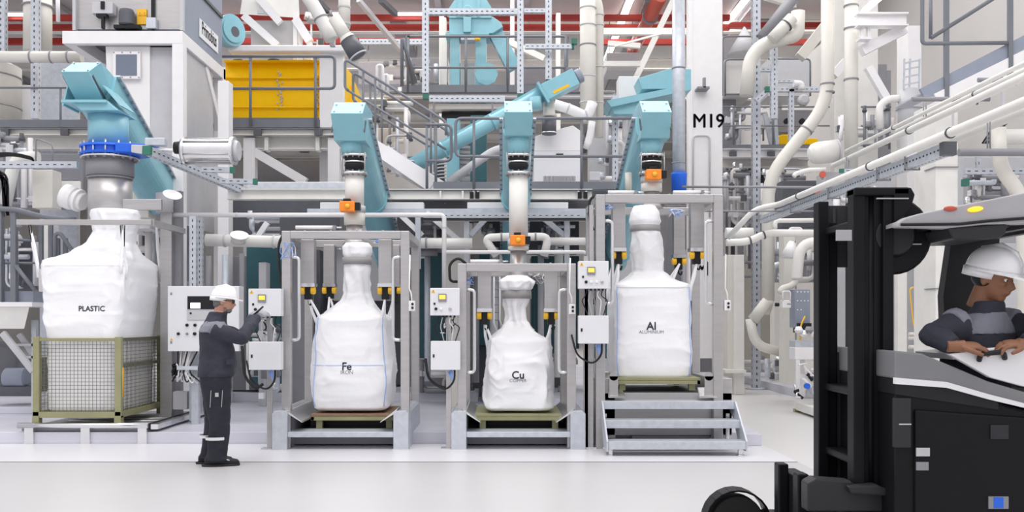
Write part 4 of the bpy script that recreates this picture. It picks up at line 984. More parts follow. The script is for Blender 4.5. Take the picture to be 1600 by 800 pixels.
def hand(name, parent, wrist, dirv, palm_n, matk, s=1.0, curl=.5, side=1, curls=None):
    """dirv: wrist to knuckles, palm_n: out of the palm; thumb leaves on side*(dirv x palm_n)"""
    d = V(dirv).normalized(); nrm = V(palm_n); nrm = (nrm - d * nrm.dot(d)).normalized(); a = d.cross(nrm) * side
    w = V(wrist); mb = MB()
    R = Matrix((d, a, nrm)).transposed()
    mb.tube([w - d * .05 * s, w, w + d * .03 * s], [.029 * s, .027 * s, .030 * s], 12)
    mb.blob(w + d * .048 * s, (.056 * s, .042 * s, .020 * s), R); mb.blob(w + d * .07 * s, (.034 * s, .041 * s, .017 * s), R)
    for i, (o_, L_) in enumerate(((.032, .074), (.011, .083), (-.011, .077), (-.031, .060))):
        p = w + d * (.082 - .006 * abs(i - 1)) * s + a * o_ * s; cu = (curls[i] if curls else curl); pts = [p - d * .02 * s, p]; ang = cu * .5
        for f in (.46, .31, .23):
            p = p + (d * math.cos(ang) + nrm * math.sin(ang) + a * o_ * 1.2) .normalized() * L_ * f * s; pts.append(p); ang += cu * .9
        mb.tube(pts, [.0095 * s, .0098 * s, .0092 * s, .0085 * s, .0068 * s], 10)
    p = w + d * .022 * s + a * .026 * s; pts = [p - a * .012 * s, p, p + (a * .8 + d * .8 + nrm * .25).normalized() * .035 * s]
    pts.append(pts[-1] + (a * .35 + d + nrm * .35).normalized() * .03 * s); pts.append(pts[-1] + (a * .05 + d + nrm * .5).normalized() * .024 * s)
    mb.tube(pts, [.016 * s, .016 * s, .0125 * s, .011 * s, .008 * s], 10)
    return remesh(mb.build(name, matk, parent), .0034, 3)

# ---- standing worker in profile
base = V((PX(337, 9.75), 9.75, 0)); R = rotz(math.radians(14))
man = thing('person', 'standing worker in white helmet and dark grey work suit reaching for a control box', 'person', base)
W = lambda x, y, z: base + R @ V((x, y, z))
hc = W(.085, .02, 1.665); Rh = R @ rotz(math.radians(-6)) @ Matrix.Rotation(math.radians(6), 3, 'Y')
mb = MB(); head(mb, hc, Rh)
rings(mb, base, R, [(0, 0, .86, .12, .15, 2.4), (.0, 0, 1.0, .13, .16, 2.4), (.0, 0, 1.2, .12, .17, 2.4), (0, 0, 1.38, .1, .18, 2.4), (.01, 0, 1.46, .07, .1, 2.2), (.03, 0, 1.55, .055, .055, 2)])
for y, fx_ in ((-.10, .01), (.10, -.05)):
    mb.tube([W(0, y, .9), W(fx_ + .02, y, .5), W(fx_, y, .09)], [.085, .06, .042], 14)
    mb.tube([W(fx_ - .03, y, .06), W(fx_ + .12, y, .05)], [.04, .035], 12)
shR, shL = W(.01, -.175, 1.36), W(.03, .175, 1.36)
elR, elL = W(.25, -.21, 1.285), W(.27, .13, 1.29)
wrR = P(404, 493, 10.14); wrL = P(395, 494, 10.40)
mb.tube([shR, elR, wrR], [.055, .045, .028], 12); mb.tube([shL, elL, wrL], [.055, .045, .028], 12)
body = remesh(mb.build('body', 'skin', man), .009, 4)
eyes(man, hc, Rh)
helmet(man, hc + Rh @ V((0, 0, .005)), Rh)
hb = MB(); hb.blob(hc + Rh @ V((-.03, 0, -.005)), (.086, .081, .062), Rh); hb.blob(hc + Rh @ V((-.058, 0, -.045)), (.05, .06, .04), Rh)
remesh(hb.build('hair', 'hair', man), .008, 3)
bd = MB(); bd.blob(hc + Rh @ V((.048, 0, -.088)), (.038, .046, .036), Rh); bd.blob(hc + Rh @ V((.02, 0, -.07)), (.045, .060, .022), Rh)
remesh(bd.build('beard', 'hair', man), .007, 3, .004, .02)
g = MB(); 
for y in (-1, 1):
    c_ = hc + Rh @ V((.096, y * .032, .0)); g.lathe(c_, Rh @ V((1, y * .15, 0)), [(0, .021), (.004, .021)], 16); g.tube([hc + Rh @ V((.094, y * .055, .006)), hc + Rh @ V((-.01, y * .086, .004))], .003, 6)
g.build('glasses', 'black', man)
# jacket
jk = MB()
rings(jk, base, R, [(.0, 0, .895, .175, .205, 2.6), (.01, 0, .94, .185, .215, 2.6), (.02, 0, 1.02, .185, .215, 2.6), (.02, 0, 1.12, .178, .21, 2.5), (.005, 0, 1.24, .165, .215, 2.5), (-.012, 0, 1.34, .148, .215, 2.5),
                    (-.012, 0, 1.41, .125, .19, 2.3), (.0, 0, 1.455, .108, .128, 2.1), (.012, .0, 1.50, .098, .096, 2), (.028, .0, 1.55, .090, .086, 2)])
for sh, el, wr in ((shR, elR, wrR), (shL, elL, wrL)):
    jk.tube([sh + (sh - W(0, 0, 1.36)) * -.25, sh, sh * .5 + el * .5, el, el * .45 + wr * .55, wr + (el - wr) * .12], [.085, .088, .078, .070, .062, .050], 18)
jacket = remesh(jk.build('jacket', 'navy', man), .010, 4, .020, .09)
yk = MB()                                         # lighter shoulder yoke
rings(yk, base, R, [(-.012, 0, 1.345, .155, .222, 2.5), (-.012, 0, 1.41, .133, .198, 2.3), (.0, 0, 1.455, .103, .133, 2.1), (.012, 0, 1.475, .085, .1, 2)])
for sh, el in ((shR, elR), (shL, elL)): yk.tube([sh + (W(0, 0, 1.4) - sh) * .3, sh + V((0, 0, .018)), sh + (el - sh) * .22 + V((0, 0, .014))], [.082, .084, .078], 16)
remesh(yk.build('shoulder_yoke', 'greycloth', man), .009, 4, .008, .07)
for (wr, el) in ((wrR, elR), (wrL, elL)):
    dd = (wr - el).normalized(); MB().lathe(wr - dd * .075, dd, [(0, .052), (.05, .049)], 20).build('cuff', 'greycloth', man)
MB().prism([W(.11, -.2135, 1.08), W(.185, -.185, 1.08), W(.185, -.185, 1.03), W(.11, -.2145, 1.025)], R @ V((0, -.012, 0))).build('pocket_flap', 'navy', man)
# trousers
tr = MB()
rings(tr, base, R, [(0, 0, .80, .15, .185, 2.5), (.0, 0, .95, .16, .19, 2.5)])
for y, fx_, kx in ((-.095, .015, .045), (.105, -.055, -.01)):
    tr.loft([(W(0 + fx_ * .2, y, .90), R @ V((.155, 0, 0)), R @ V((0, .105, 0)), 2.3), (W(.01 + fx_ * .3, y, .74), R @ V((.142, 0, 0)), R @ V((0, .105, 0)), 2.3), (W(kx * .7, y, .56), R @ V((.115, 0, 0)), R @ V((0, .095, 0)), 2.3),
             (W(kx, y, .42), R @ V((.103, 0, 0)), R @ V((0, .09, 0)), 2.3), (W(fx_ + .02, y, .25), R @ V((.103, 0, 0)), R @ V((0, .09, 0)), 2.3), (W(fx_, y, .10), R @ V((.10, 0, 0)), R @ V((0, .09, 0)), 2.3), (W(fx_ + .005, y, .055), R @ V((.108, 0, 0)), R @ V((0, .092, 0)), 2.3)], 28)
trs = remesh(tr.build('trousers', 'trouser', man), .010, 4, .020, .10)
for y, fx_ in ((-.095, .017), (.105, -.053)):
    MB().loft([(W(fx_, y, .268), R @ V((.111, 0, 0)), R @ V((0, .099, 0)), 2.3), (W(fx_, y, .298), R @ V((.111, 0, 0)), R @ V((0, .099, 0)), 2.3)], 32, cap=False).build('reflective_band', 'reflect', trs)
for x in (-.035, .075): MB().beam(W(x, -.207, .77), W(x - .01, -.196, .60), .005, .004).build('pocket_piping', 'pipinggrey', trs)
MB().beam(W(.02, -.208, .745), W(.02, -.206, .705), .034, .006, R @ V((0, 1, 0))).build('pocket_badge', 'pipinggrey', trs)
for nm, y, fx_ in (('shoe', -.095, .01), ('shoe', .105, -.06)):
    sh = MB(); sh.loft([(W(fx_ - .115, y, .045), R @ V((0, .03, 0)), V((0, 0, .028)), 2.4), (W(fx_ - .09, y, .06), R @ V((0, .040, 0)), V((0, 0, .055)), 2.5), (W(fx_, y, .062), R @ V((0, .042, 0)), V((0, 0, .056)), 2.5), (W(fx_ + .08, y, .048), R @ V((0, .046, 0)), V((0, 0, .043)), 2.5),
                       (W(fx_ + .16, y, .04), R @ V((0, .049, 0)), V((0, 0, .034)), 2.5), (W(fx_ + .21, y, .035), R @ V((0, .036, 0)), V((0, 0, .026)), 2.3), (W(fx_ + .225, y, .03), R @ V((0, .015, 0)), V((0, 0, .012)), 2)], 24)
    so = sh.build(nm, 'black', man)
    MB().loft([(W(fx_ + .045, y, .0), R @ V((.185, 0, 0)), R @ V((0, .050, 0)), 2.8), (W(fx_ + .045, y, .022), R @ V((.187, 0, 0)), R @ V((0, .052, 0)), 2.8)], 32).build('sole', 'rubber', so)
    MB().beam(W(fx_ + .06, y - .035, .085), W(fx_ + .13, y - .045, .06), .02, .008).build('reflective_strip', 'reflect', so)
dR = (wrR - elR).normalized(); dL = (wrL - elL).normalized()
hand('glove', man, wrR, P(428, 486, 10.3) - wrR, (.0, .75, -.6), 'glove', 1.12, .55, side=1)
hand('glove', man, wrL, dL, (.2, .2, -1), 'glove', 1.1, .7, side=-1)
t = one(MB().tube([P(397, 492, 10.05), P(411, 479, 10.12)], [.012, .010], 10), 'handheld_scanner', 'black', 'slim black pointer held out in the worker\'s gloved hand', 'tool')
# ================================================================== reach truck with driver
tk = thing('reach_truck', 'large black reach truck with silver roof guard at the picture\'s right edge', 'forklift', (PX(1500, 5.5), 5.5, 0))
def pp(pts, Y, d, name, mk, parent=tk, bevel=0):
    return MB().prism([P(x, y, Y) for x, y in pts], (0, d, 0)).build(name, mk, parent, bevel)
def mx(x): return PX(x, 5.22)
def mz(y): return PZ(y, 5.22)
for Y, far in ((5.22, False), (5.80, True)):          # two mast legs of nested channels, the farther one with an open slot
    MB().box(mx(1334), mx(1352), Y, Y + .10, .03, mz(294)).build('outer_mast', 'truck', tk, .006)
    MB().box(mx(1380 if not far else 1390), mx(1397), Y, Y + .10, .03, mz(294)).build('inner_mast', 'truck', tk, .006)
    for (ya, yb) in (((300, 408), (556, 830)) if far else ((300, 830),)):
        MB().box(mx(1352), mx(1392), Y + .035, Y + .065, max(.05, mz(yb)), mz(ya)).build('mast_web', 'truckgrey' if far else 'truck', tk, .004)
    if far: MB().box(mx(1352), mx(1367), Y + .02, Y + .08, .1, mz(330)).build('mast_web', 'truck', tk, .004)
    MB().tube([(mx(1365), Y + .05, mz(305)), (mx(1365), Y + .05, .2)], .022, 14).build('lift_cylinder', 'truck', tk)
for ya in (340, 610, 720): MB().box(mx(1345), mx(1385), 5.30, 5.82, mz(ya + 12), mz(ya)).build('crossbar', 'truck', tk, .01)
MB().box(mx(1334), mx(1420), 5.2, 5.34, mz(306), mz(293)).build('top_plate', 'truck', tk, .01)
pp([(1397, 293), (1424, 293), (1430, 304), (1426, 318), (1408, 342), (1397, 348)], 5.2, .16, 'hose_reel_bracket', 'truck', bevel=.006)
MB().lathe(P(1397, 368, 5.28), (0, 1, 0), [(0, .20), (.02, .215), (.09, .215), (.11, .2)], 32).build('hose_reel', 'truck', tk)
MB().lathe(P(1397, 368, 5.27), (0, -1, 0), [(0, .12), (.02, .1)], 24).build('reel_hub', 'truckgrey', tk)
MB().pbox(1395, 1440, 380.5, 382.5, 5.26, .01).build('reel_strip', 'trucksilver', tk)
MB().pbox(1307, 1331, 359, 376, 5.21, .012).build('type_plate', 'trucksilver', tk)
MB().pbox(1370, 1420, 309, 311, 5.19, .01).build('edge_strip', 'trucksilver', tk)
# overhead guard
g = pp([(1402, 348), (1415, 340), (1440, 333), (1500, 321), (1560, 309), (1620, 297), (1760, 284), (1760, 344), (1600, 350), (1540, 351), (1480, 357), (1402, 355)], 5.0, .07, 'overhead_guard', 'trucksilver', bevel=.008)
pp([(1402, 348), (1440, 333), (1620, 297), (1760, 284), (1760, 292), (1600, 306), (1440, 341), (1402, 354)], 5.07, .98, 'guard_plate', 'trucksilver', g)
pp([(1402, 348), (1440, 333), (1620, 297), (1760, 284), (1760, 344), (1600, 350), (1480, 357), (1402, 355)], 6.05, .07, 'guard_rim', 'trucksilver', g)
MB().tube([P(1408, 351, 4.99), P(1500, 350, 4.99), P(1545, 345, 4.99), P(1600, 341, 4.99), P(1760, 338, 4.99)], .008, 8).build('guard_groove', 'black', g)
for k in range(5): MB().beam(P(1470 + k * 50, 350, 5.05), P(1470 + k * 50, 350, 5.05) + V((0, 1.0, 0)), .05, .03).build('guard_bar', 'truckgrey', g)
pp([(1482, 356), (1575, 350), (1572, 366), (1560, 372), (1490, 374)], 5.0, .5, 'guard_lamp_box', 'truckgrey', g, .01)
MB().blob(P(1485, 326, 4.995), (.036, .008, .014)).build('red_reflector', 'redpipe', g)
MB().blob(P(1524, 327, 4.995), (.042, .010, .014), Matrix.Rotation(math.radians(-8), 3, 'Y')).build('amber_lamp', 'beacon', g)
pp([(1487, 373), (1562, 372), (1556, 470), (1545, 560), (1478, 560), (1474, 462)], 5.95, .08, 'rear_pillar', 'black')
pp([(1620, 345), (1680, 340), (1700, 700), (1640, 700)], 5.05, .08, 'guard_pillar', 'truck')
pp([(1620, 345), (1680, 340), (1700, 700), (1640, 700)], 5.95, .08, 'guard_pillar', 'truck')
# chassis
pp([(1399, 612), (1480, 612), (1545, 625), (1600, 640), (1800, 650), (1800, 905), (1399, 905)], 5.02, 1.05, 'chassis', 'truck', bevel=.015)
pp([(1399, 548), (1440, 552), (1483, 570), (1545, 596), (1600, 612), (1800, 622), (1800, 648), (1600, 636), (1545, 622), (1480, 600), (1399, 592)], 5.0, .95, 'side_fairing', 'fairing', bevel=.01)
pp([(1399, 590), (1480, 597), (1545, 616), (1600, 630), (1800, 640), (1800, 646), (1600, 637), (1545, 624), (1480, 606), (1399, 600)], 4.985, .03, 'bright_strip', 'paper')
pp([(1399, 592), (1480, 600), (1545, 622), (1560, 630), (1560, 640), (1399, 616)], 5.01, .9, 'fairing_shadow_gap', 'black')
pp([(1483, 553), (1540, 545), (1640, 536), (1660, 600), (1600, 604), (1548, 590)], 4.99, .05, 'console', 'paper', bevel=.006)
pp([(1483, 553), (1640, 536), (1640, 545), (1490, 562)], 5.04, .42, 'console_shelf', 'lightgrey')
MB().tube(arc([P(1530, 563, 4.98), P(1532, 553, 4.95), P(1568, 550, 4.95), P(1570, 560, 4.98)], .03), .014, 10).build('console_grip', 'black', tk)
pp([(1397, 622), (1424, 622), (1424, 700), (1397, 700)], 4.998, .03, 'front_panel', 'truckgrey', bevel=.006)
pp([(1430, 640), (1600, 652), (1700, 655), (1700, 840), (1430, 840)], 5.0, .03, 'battery_door', 'truck', bevel=.012)
for (x0_, x1_, y0_, y1_, mk) in ((1432, 1453, 700, 713, 'lightgrey'), (1432, 1451, 722, 735, 'midgrey'), (1548, 1576, 664, 686, 'truckgrey'), (1545, 1576, 776, 795, 'midgrey'), (1405, 1424, 662, 664, 'lightgrey')):
    MB().pbox(x0_, x1_, y0_, y1_, 4.992, .008).build('label_plate', mk, tk)
MB().pbox(1553, 1568, 777, 794, 4.99, .004).build('round_sign', 'blue', tk)
# seat and steering
MB().box(2.45, 2.95, 5.25, 5.75, .86, .98).build('seat_cushion', 'black', tk, .03)
MB().box(2.92, 3.02, 5.27, 5.73, .95, 1.45).build('seat_back', 'black', tk, .03)
MB().lathe(P(1500, 549, 5.25), (.1, 0, 1), [(0, .11), (.02, .12), (.035, .1)], 24).build('steering_wheel', 'black', tk)
# straddle legs, load wheels, carriage, forks
for Y in (5.0, 6.15):
    MB().beam(((1150 - VX) / F * 6.25 - .0, Y + .06, .17), (3.4, Y + .06, .17), .13, .13).build('straddle_leg', 'truck', tk, .01)
    xw = PX(1150, 6.2)
    MB().lathe((xw, Y, .172), (0, 1, 0), [(0, .14), (.0, .165), (.02, .172), (.11, .172), (.13, .165)], 32).build('load_wheel', 'rubber', tk)
    MB().lathe((xw, Y - .012, .172), (0, 1, 0), [(0, .06), (.012, .075)], 20).build('wheel_hub', 'truckgrey', tk)
    mb = MB(); a0 = [(xw + math.cos(a) * .205, Y - .01, .172 + math.sin(a) * .205) for a in [math.pi * k / 12 for k in range(13)]]
    for i in range(12): mb.beam(V(a0[i]) + V((0, .07, 0)), V(a0[i + 1]) + V((0, .07, 0)), .16, .012, (0, 0, 1) if 2 < i < 9 else (1, 0, 0))
    mb.build('wheel_guard', 'truck', tk)
MB().lathe((3.0, 5.3, .19), (0, 1, 0), [(0, .19), (.14, .19)], 32).build('drive_wheel', 'rubber', tk)
for Y in (5.42, 5.80):
    MB().box(PX(1240, 5.5), PX(1257, 5.5), Y, Y + .1, .05, PZ(733, 5.6)).build('fork_shank', 'truck', tk, .01)
    MB().hexa([(.62, Y, .05), (PX(1257, 5.5), Y, .05), (PX(1257, 5.5), Y + .1, .05), (.62, Y + .1, .05), (.62, Y, .06), (PX(1257, 5.5), Y, .10), (PX(1257, 5.5), Y + .1, .10), (.62, Y + .1, .06)]).build('fork_tine', 'truck', tk)
MB().box(PX(1257, 5.5), PX(1285, 5.5), 5.3, 6.0, .14, PZ(752, 5.5)).build('fork_carriage', 'truck', tk, .012)
pp([(1275, 748), (1330, 752), (1345, 765), (1400, 775), (1400, 800), (1262, 800), (1262, 755)], 5.2, .12, 'reach_arm', 'truckgrey', bevel=.01)
pp([(1325, 760), (1372, 758), (1395, 768), (1395, 776), (1330, 772)], 5.15, .1, 'arm_cover', 'trucksilver' if 0 else 'truckgrey', bevel=.01)
MB().tube([P(1258, 790, 5.3), P(1300, 770, 5.3), P(1380, 790, 5.3)], .03, 12).build('tilt_cylinder', 'midgrey', tk)

# ---- driver
Yd = 5.25; base = V((PX(1545, Yd), Yd, 0)); R = rotz(math.radians(-58))
dr = thing('person', 'seated truck driver in white helmet and navy jacket looking down over the console', 'person', (base.x, Yd, .97))
W = lambda x, y, z: base + R @ V((x, y, z))
hc = P(1553, 434, Yd - .02); Rh = rotz(math.radians(-52)) @ Matrix.Rotation(math.radians(14), 3, 'Y')
mb = MB(); head(mb, hc, Rh, 1.06)
rings(mb, base, R, [(-.10, 0, .98, .12, .15, 2.4), (-.08, 0, 1.15, .12, .15, 2.4), (-.05, 0, 1.38, .1, .17, 2.4), (-.02, 0, 1.48, .07, .1, 2.2), (0, 0, 1.56, .055, .055, 2)])
sR, sL = W(-.04, -.20, 1.44), W(-.04, .20, 1.44)
eR, eL = P(1456, 524, 5.12), P(1640, 520, 5.2)
wR, wL = P(1497, 541, 4.99), P(1600, 538, 4.98)
mb.tube([sR, eR, wR], [.055, .045, .028], 12); mb.tube([sL, eL, wL], [.055, .045, .028], 12)
for s in (-1, 1):
    k_ = V((base.x + .05 + s * .13, 5.12, 1.02))
    mb.tube([W(-.1, s * .09, 1.0), k_, k_ + V((0, -.02, -.42))], [.085, .065, .05], 14)
remesh(mb.build('body', 'skindark', dr), .009, 4)
eyes(dr, hc, Rh, 1.06)
helmet(dr, hc + Rh @ V((0, 0, .006)), Rh, 1.12)
hb = MB(); hb.blob(hc + Rh @ V((-.03, 0, -.012)), (.088, .084, .062), Rh); remesh(hb.build('hair', 'black', dr), .008, 3)
jk = MB()
rings(jk, base, R, [(-.10, 0, .96, .16, .20, 2.5), (-.09, 0, 1.12, .165, .20, 2.5), (-.07, 0, 1.26, .16, .205, 2.5), (-.05, 0, 1.38, .14, .215, 2.5), (-.04, 0, 1.46, .115, .18, 2.3), (-.02, 0, 1.50, .09, .12, 2.1), (.0, 0, 1.54, .078, .085, 2), (.0, 0, 1.575, .074, .08, 2)])
for sh, el, wr in ((sR, eR, wR), (sL, eL, wL)):
    jk.tube([sh, sh * .5 + el * .5, el, el * .45 + wr * .55, wr + (el - wr) * .12], [.088, .080, .070, .058, .046], 18)
remesh(jk.build('jacket', 'navy', dr), .010, 4, .022, .08)
yk = MB(); rings(yk, base, R, [(-.05, 0, 1.395, .145, .222, 2.5), (-.04, 0, 1.46, .123, .188, 2.3), (-.02, 0, 1.50, .098, .128, 2.1), (-.01, 0, 1.515, .09, .1, 2)])
for sh, el in ((sR, eR), (sL, eL)): yk.tube([sh + V((0, 0, .02)), sh + (el - sh) * .3 + V((0, -.005, .02))], [.086, .080], 16)
remesh(yk.build('shoulder_yoke', 'greycloth', dr), .009, 4, .012, .07)
tr = MB()
for s in (-1, 1):
    k_ = V((base.x + .05 + s * .13, 5.12, 1.02))
    tr.tube([W(-.12, s * .09, 1.0), k_, k_ + V((0, -.0, -.4))], [.105, .085, .065], 16)
remesh(tr.build('trousers', 'trouser', dr), .010, 4, .015)
hand('hand', dr, wR, V((1, -.1, .02)), (0, .3, -1), 'skindark', 1.1, .6, side=-1)
hand('hand', dr, wL, V((-1, -.1, .02)), (0, .3, -1), 'skindark', 1.1, .6, side=1)
# ================================================================== plant behind the stations
def bx(name, mk, label, cat, x0, x1, y0, y1, Y, d, bevel=.01, g=None):
    return one(MB().pbox(x0, x1, y0, y1, Y, d), name, mk, label, cat, g, bevel)
def L_(pts, Y): return [P(x, y, Y) for x, y in pts]
# ---------------- upper left: hopper on a white frame, grey machine cabinet
t = thing('steel_rack', 'white steel frame carrying the grey sorting cabinet at the upper left', 'frame', (PX(190, 15.3), 15.3, PZ(300, 15.3)))
Yf, Yb = 14.7, 17.; xl, xr = PX(97, Yf), PX(285, Yf); zt = PZ(48, Yf); zb = PZ(68, Yf)
MB().box(xl, xr, Yf, Yf + .12, zb, zt).build('front_beam', 'white', t, .008)
MB().box(xl, xr, Yb - .12, Yb, zb, zt).build('rear_beam', 'white', t)
for x in (xl, xr - .16): MB().box(x, x + .16, Yf + .12, Yb, zb, zt).build('side_beam', 'white', t, .008)
for (x, y, d) in ((xr - .16, Yf, .18), (xr - .16, Yb - .18, .18), (xl + .2, Yb - .18, .18)):
    MB().box(x, x + .17, y, y + d, 1.6, zb).build('post', 'white', t, .008)
for (a, b_) in ((P(283, 82, 14.8), P(283, 82, 14.8) + V((-.0, 1.0, -.0))),): pass
MB().beam((xr - .08, Yb - .1, zb - .9), (xr - .08, Yb - 1.0, zb), .1, .14).build('knee_brace', 'white', t)
MB().beam((xl + .28, Yb - .1, zb - .8), (xl + .95, Yb - .1, zb), .1, .1).build('knee_brace', 'white', t)
MB().box(xl + .05, xr - .05, Yf + .1, Yb, zt, zt + .02).build('deck_plate', 'darkgrey', t)
t = thing('sorting_cabinet', 'grey sorting machine cabinet with a sign on its side at the upper left', 'machine', (PX(200, 14.8), 14.8, zt))
xa, xb = PX(116, 14.9), PX(287, 14.9)
MB().box(xa, xb, 14.9, 16.95, zt + .02, zt + 2.6).build('housing', 'bluegrey', t, .01)
MB().pbox(117, 283, -40, 46, 14.87, .03).build('front_panel', 'steel', t)
for xq in (113, 281): MB().pbox(xq, xq + 5, -40, 47, 14.8, .08).build('door_frame', 'lightgrey', t)
MB().pbox(236, 241, -40, 46, 14.82, .05).build('cable_duct', 'black', t)
MB().pbox(143, 176, 3, 21, 14.7, .15).build('control_box', 'lightgrey', t, .01)
MB().pbox(157, 163, 2, 14, 14.68, .03).pbox(150, 166, 21, 26, 14.7, .1).pbox(158, 162, 26, 44, 14.7, .06).build('lever', 'black', t)
MB().lathe(P(198, 40, 14.75), (0, 0, 1), [(0, .09), (.02, .115), (.2, .115), (.24, .10)], 20).build('drive_motor', 'darkgrey', t)
MB().pbox(177, 217, 38, 44, 14.68, .14).build('motor_foot', 'black', t, .006)
MB().pbox(214, 229, 14, 38, 14.84, .02).build('yellow_sign', 'hook', t)
warn(t, PX(218, 14.8), PZ(20, 14.8), 14.82, .06); warn(t, PX(225, 14.8), PZ(20, 14.8), 14.82, .06)
MB().pbox(228, 243, 27, 44, 14.76, .1).build('latch', 'galv', t, .006)
R_, U_ = V((0, 1, 0)), V((0, 0, 1)); xs = xb + .004
ys0, ys1 = 15.45, 16.45
def side_y(px): return xs * F / (px - VX)
ys0, ys1 = side_y(311), side_y(340)
zc = EYE + (VY - 57) / F * ((ys0 + ys1) / 2)
hgt = .30
MB().box(xs, xs + .012, ys0, ys1, zc - hgt / 2, zc + hgt / 2).build('name_sign', 'paper', t)
text_on('Primobius', .30, t, 'ink', (V((xs + .014, (ys0 + ys1) / 2, zc + .02)), R_, U_), bold=.004, aspect=(ys1 - ys0) / 1.52)
MB().beam((xs, 15., zt + .9), (xs, 16.9, zt + .9), .05, .05).build('rail', 'darkgrey', t)
t = thing('feed_hopper', 'white discharge hopper with a small grey window below the sorting cabinet', 'hopper', (PX(200, 14.9), 15., PZ(230, 14.9)))
x0_, x1_, x2_ = PX(165, 14.85), PX(234, 14.85), PX(285, 14.85)
MB().hexa([(x0_ + .05, 15., 2.9), (x1_ - .05, 15., 2.9), (x1_ - .05, 16.7, 2.9), (x0_ + .05, 16.7, 2.9), (x0_, 14.85, zb), (x1_, 14.85, zb), (x1_, 16.7, zb), (x0_, 16.7, zb)]).build('front_shell', 'white', t)
MB().prism([(x1_, 14.9, zb), (x1_ - .04, 14.95, 3.5), (x2_, 15., 2.95), (x2_, 14.9, zb)], (0, 1.5, 0)).build('side_shell', 'lightgrey', t)
MB().pbox(176, 219, 80, 123, 14.8, .05).build('window_frame', 'white', t, .01)
MB().pbox(181, 213.5, 85, 118, 14.79, .02).build('window_glass', 'glass', t)
mb = MB()
for k in range(8): mb.lathe(P(178 + (k % 4) * 13, 82 if k < 4 else 121, 14.8), (0, -1, 0), [(0, .01), (.01, .01)], 6)
mb.build('bolt', 'midgrey', t)
bx('machine_tower', 'white', 'tall white machine wall below the discharge hopper beside the silver actuator', 'machine', 240, 286, 176, 330, 15.7, .6)
# ducts and tank at the far upper left
pipe('air_duct', 'thick upright cream duct at the upper left corner', 'duct', [P(59, -20, 18), P(59, 82, 18)], .25, 'cream', rings=(.3,), n=24)
MB()
one(MB().strut(P(56, -20, 17.6), P(56, 186, 17.6), .13, .11), 'perforated_post', ['galv', 'slot'], 'perforated post in front of the thick cream duct, upper left', 'post')
one(MB().strut(P(4, -20, 17.6), P(4, 84, 17.6), .13, .11), 'perforated_post', ['galv', 'slot'], 'perforated post at the extreme upper left corner', 'post')
pipe('air_pipe', 'level cream pipe with clamp rings left of the largest conveyor head', 'pipe', [P(-30, 89, 17), P(128, 89, 17)], .10, 'cream', rings=(.5, .7, .87))
t = thing('dust_tank', 'big round cream tank cut off by the left picture edge', 'tank', P(0, 190, 18.4))
MB().lathe(P(-22, 190, 18.4), (0, 0, 1), [(0, .62), (1.05, .62), (1.2, .3), (1.22, .0)], 36).build('shell', 'cream', t)
for y in (170, 122): MB().lathe(P(-22, y, 18.4), (0, 0, 1), [(0, .635), (.025, .635)], 36).build('band', 'midgrey', t)
bx('steel_sheet', 'white', 'bright white upright panel between the cream tank and the perforated post', 'panel', 29, 50, 133, 187, 18.6, .1)
bx('steel_sheet', 'galv', 'wide stainless panel behind the thin handrail at the upper left', 'panel', 62, 122, 96, 600, 18.8, .1)
pipe('drain_pipe', 'thin white pipe hanging down between the cream duct and the grey cabinet', 'pipe', [P(90, -10, 17.2), P(91, 34, 17.2)], .035, 'white')
# ---------------- left walkway
Yw = 17.5
t = thing('walkway', 'grey edged walkway platform on a cream beam behind the largest conveyor', 'platform', P(160, 198, Yw))
MB().box(PX(-40, Yw), PX(528, Yw), Yw, Yw + 1.1, PZ(199, Yw) - .03, PZ(199, Yw)).build('grating', 'midgrey', t)
MB().pbox(-40, 284, 187, 199, Yw - .02, .015).pbox(305, 500, 187, 199, Yw - .02, .015).build('toe_board', 'railgrey', t)
MB().ibeam(P(-40, 206, Yw + .1), P(528, 206, Yw + .1), .18, S(13, Yw)).build('edge_beam', 'ivory', t)
for x in (7, 100, 306, 330, 352, 402, 497): MB().pbox(x - 6, x + 6, 201, 211, Yw - .05, .06).build('bracket', 'darkgrey' if x in (7, 100, 402, 497) else 'lightgrey', t)
MB().ibeam(P(-40, 224, Yw + .3), P(560, 224, Yw + .3), .22, S(21, Yw), .02).build('main_beam', 'ivory', t)
for x in (416, 496): MB().pbox(x - 3, x + 3, 214, 235, Yw + .1, .2).build('stiffener', 'ivory', t)
MB().beam(P(395, 236, Yw + .2), P(478, 285, Yw + .2), .14, .16).build('knee_brace', 'white', t)
for xq in (380, 512): MB().box(PX(xq, Yw + .1), PX(xq + 18, Yw + .1), Yw + .1, Yw + .32, .29, PZ(215, Yw + .1)).build('leg', 'white', t, .006)
zz = PZ(199, Yw); hh = PZ(137, Yw) - zz
railing('guard_railing', 'thin dark handrail with one post left of the largest conveyor head', P(-60, 199, Yw), P(122, 199, Yw), hh, (.85,), mid=.02, r=.02)
railing('guard_railing', 'dark tube railing in front of the yellow machine', (PX(345, 17.4), 17.4, zz), (PX(523, 17.4), 17.4, zz), PZ(88, 17.4) - zz, (.26, .83), loops=(0, 1), r=.028, rp=.026, mid=.54)
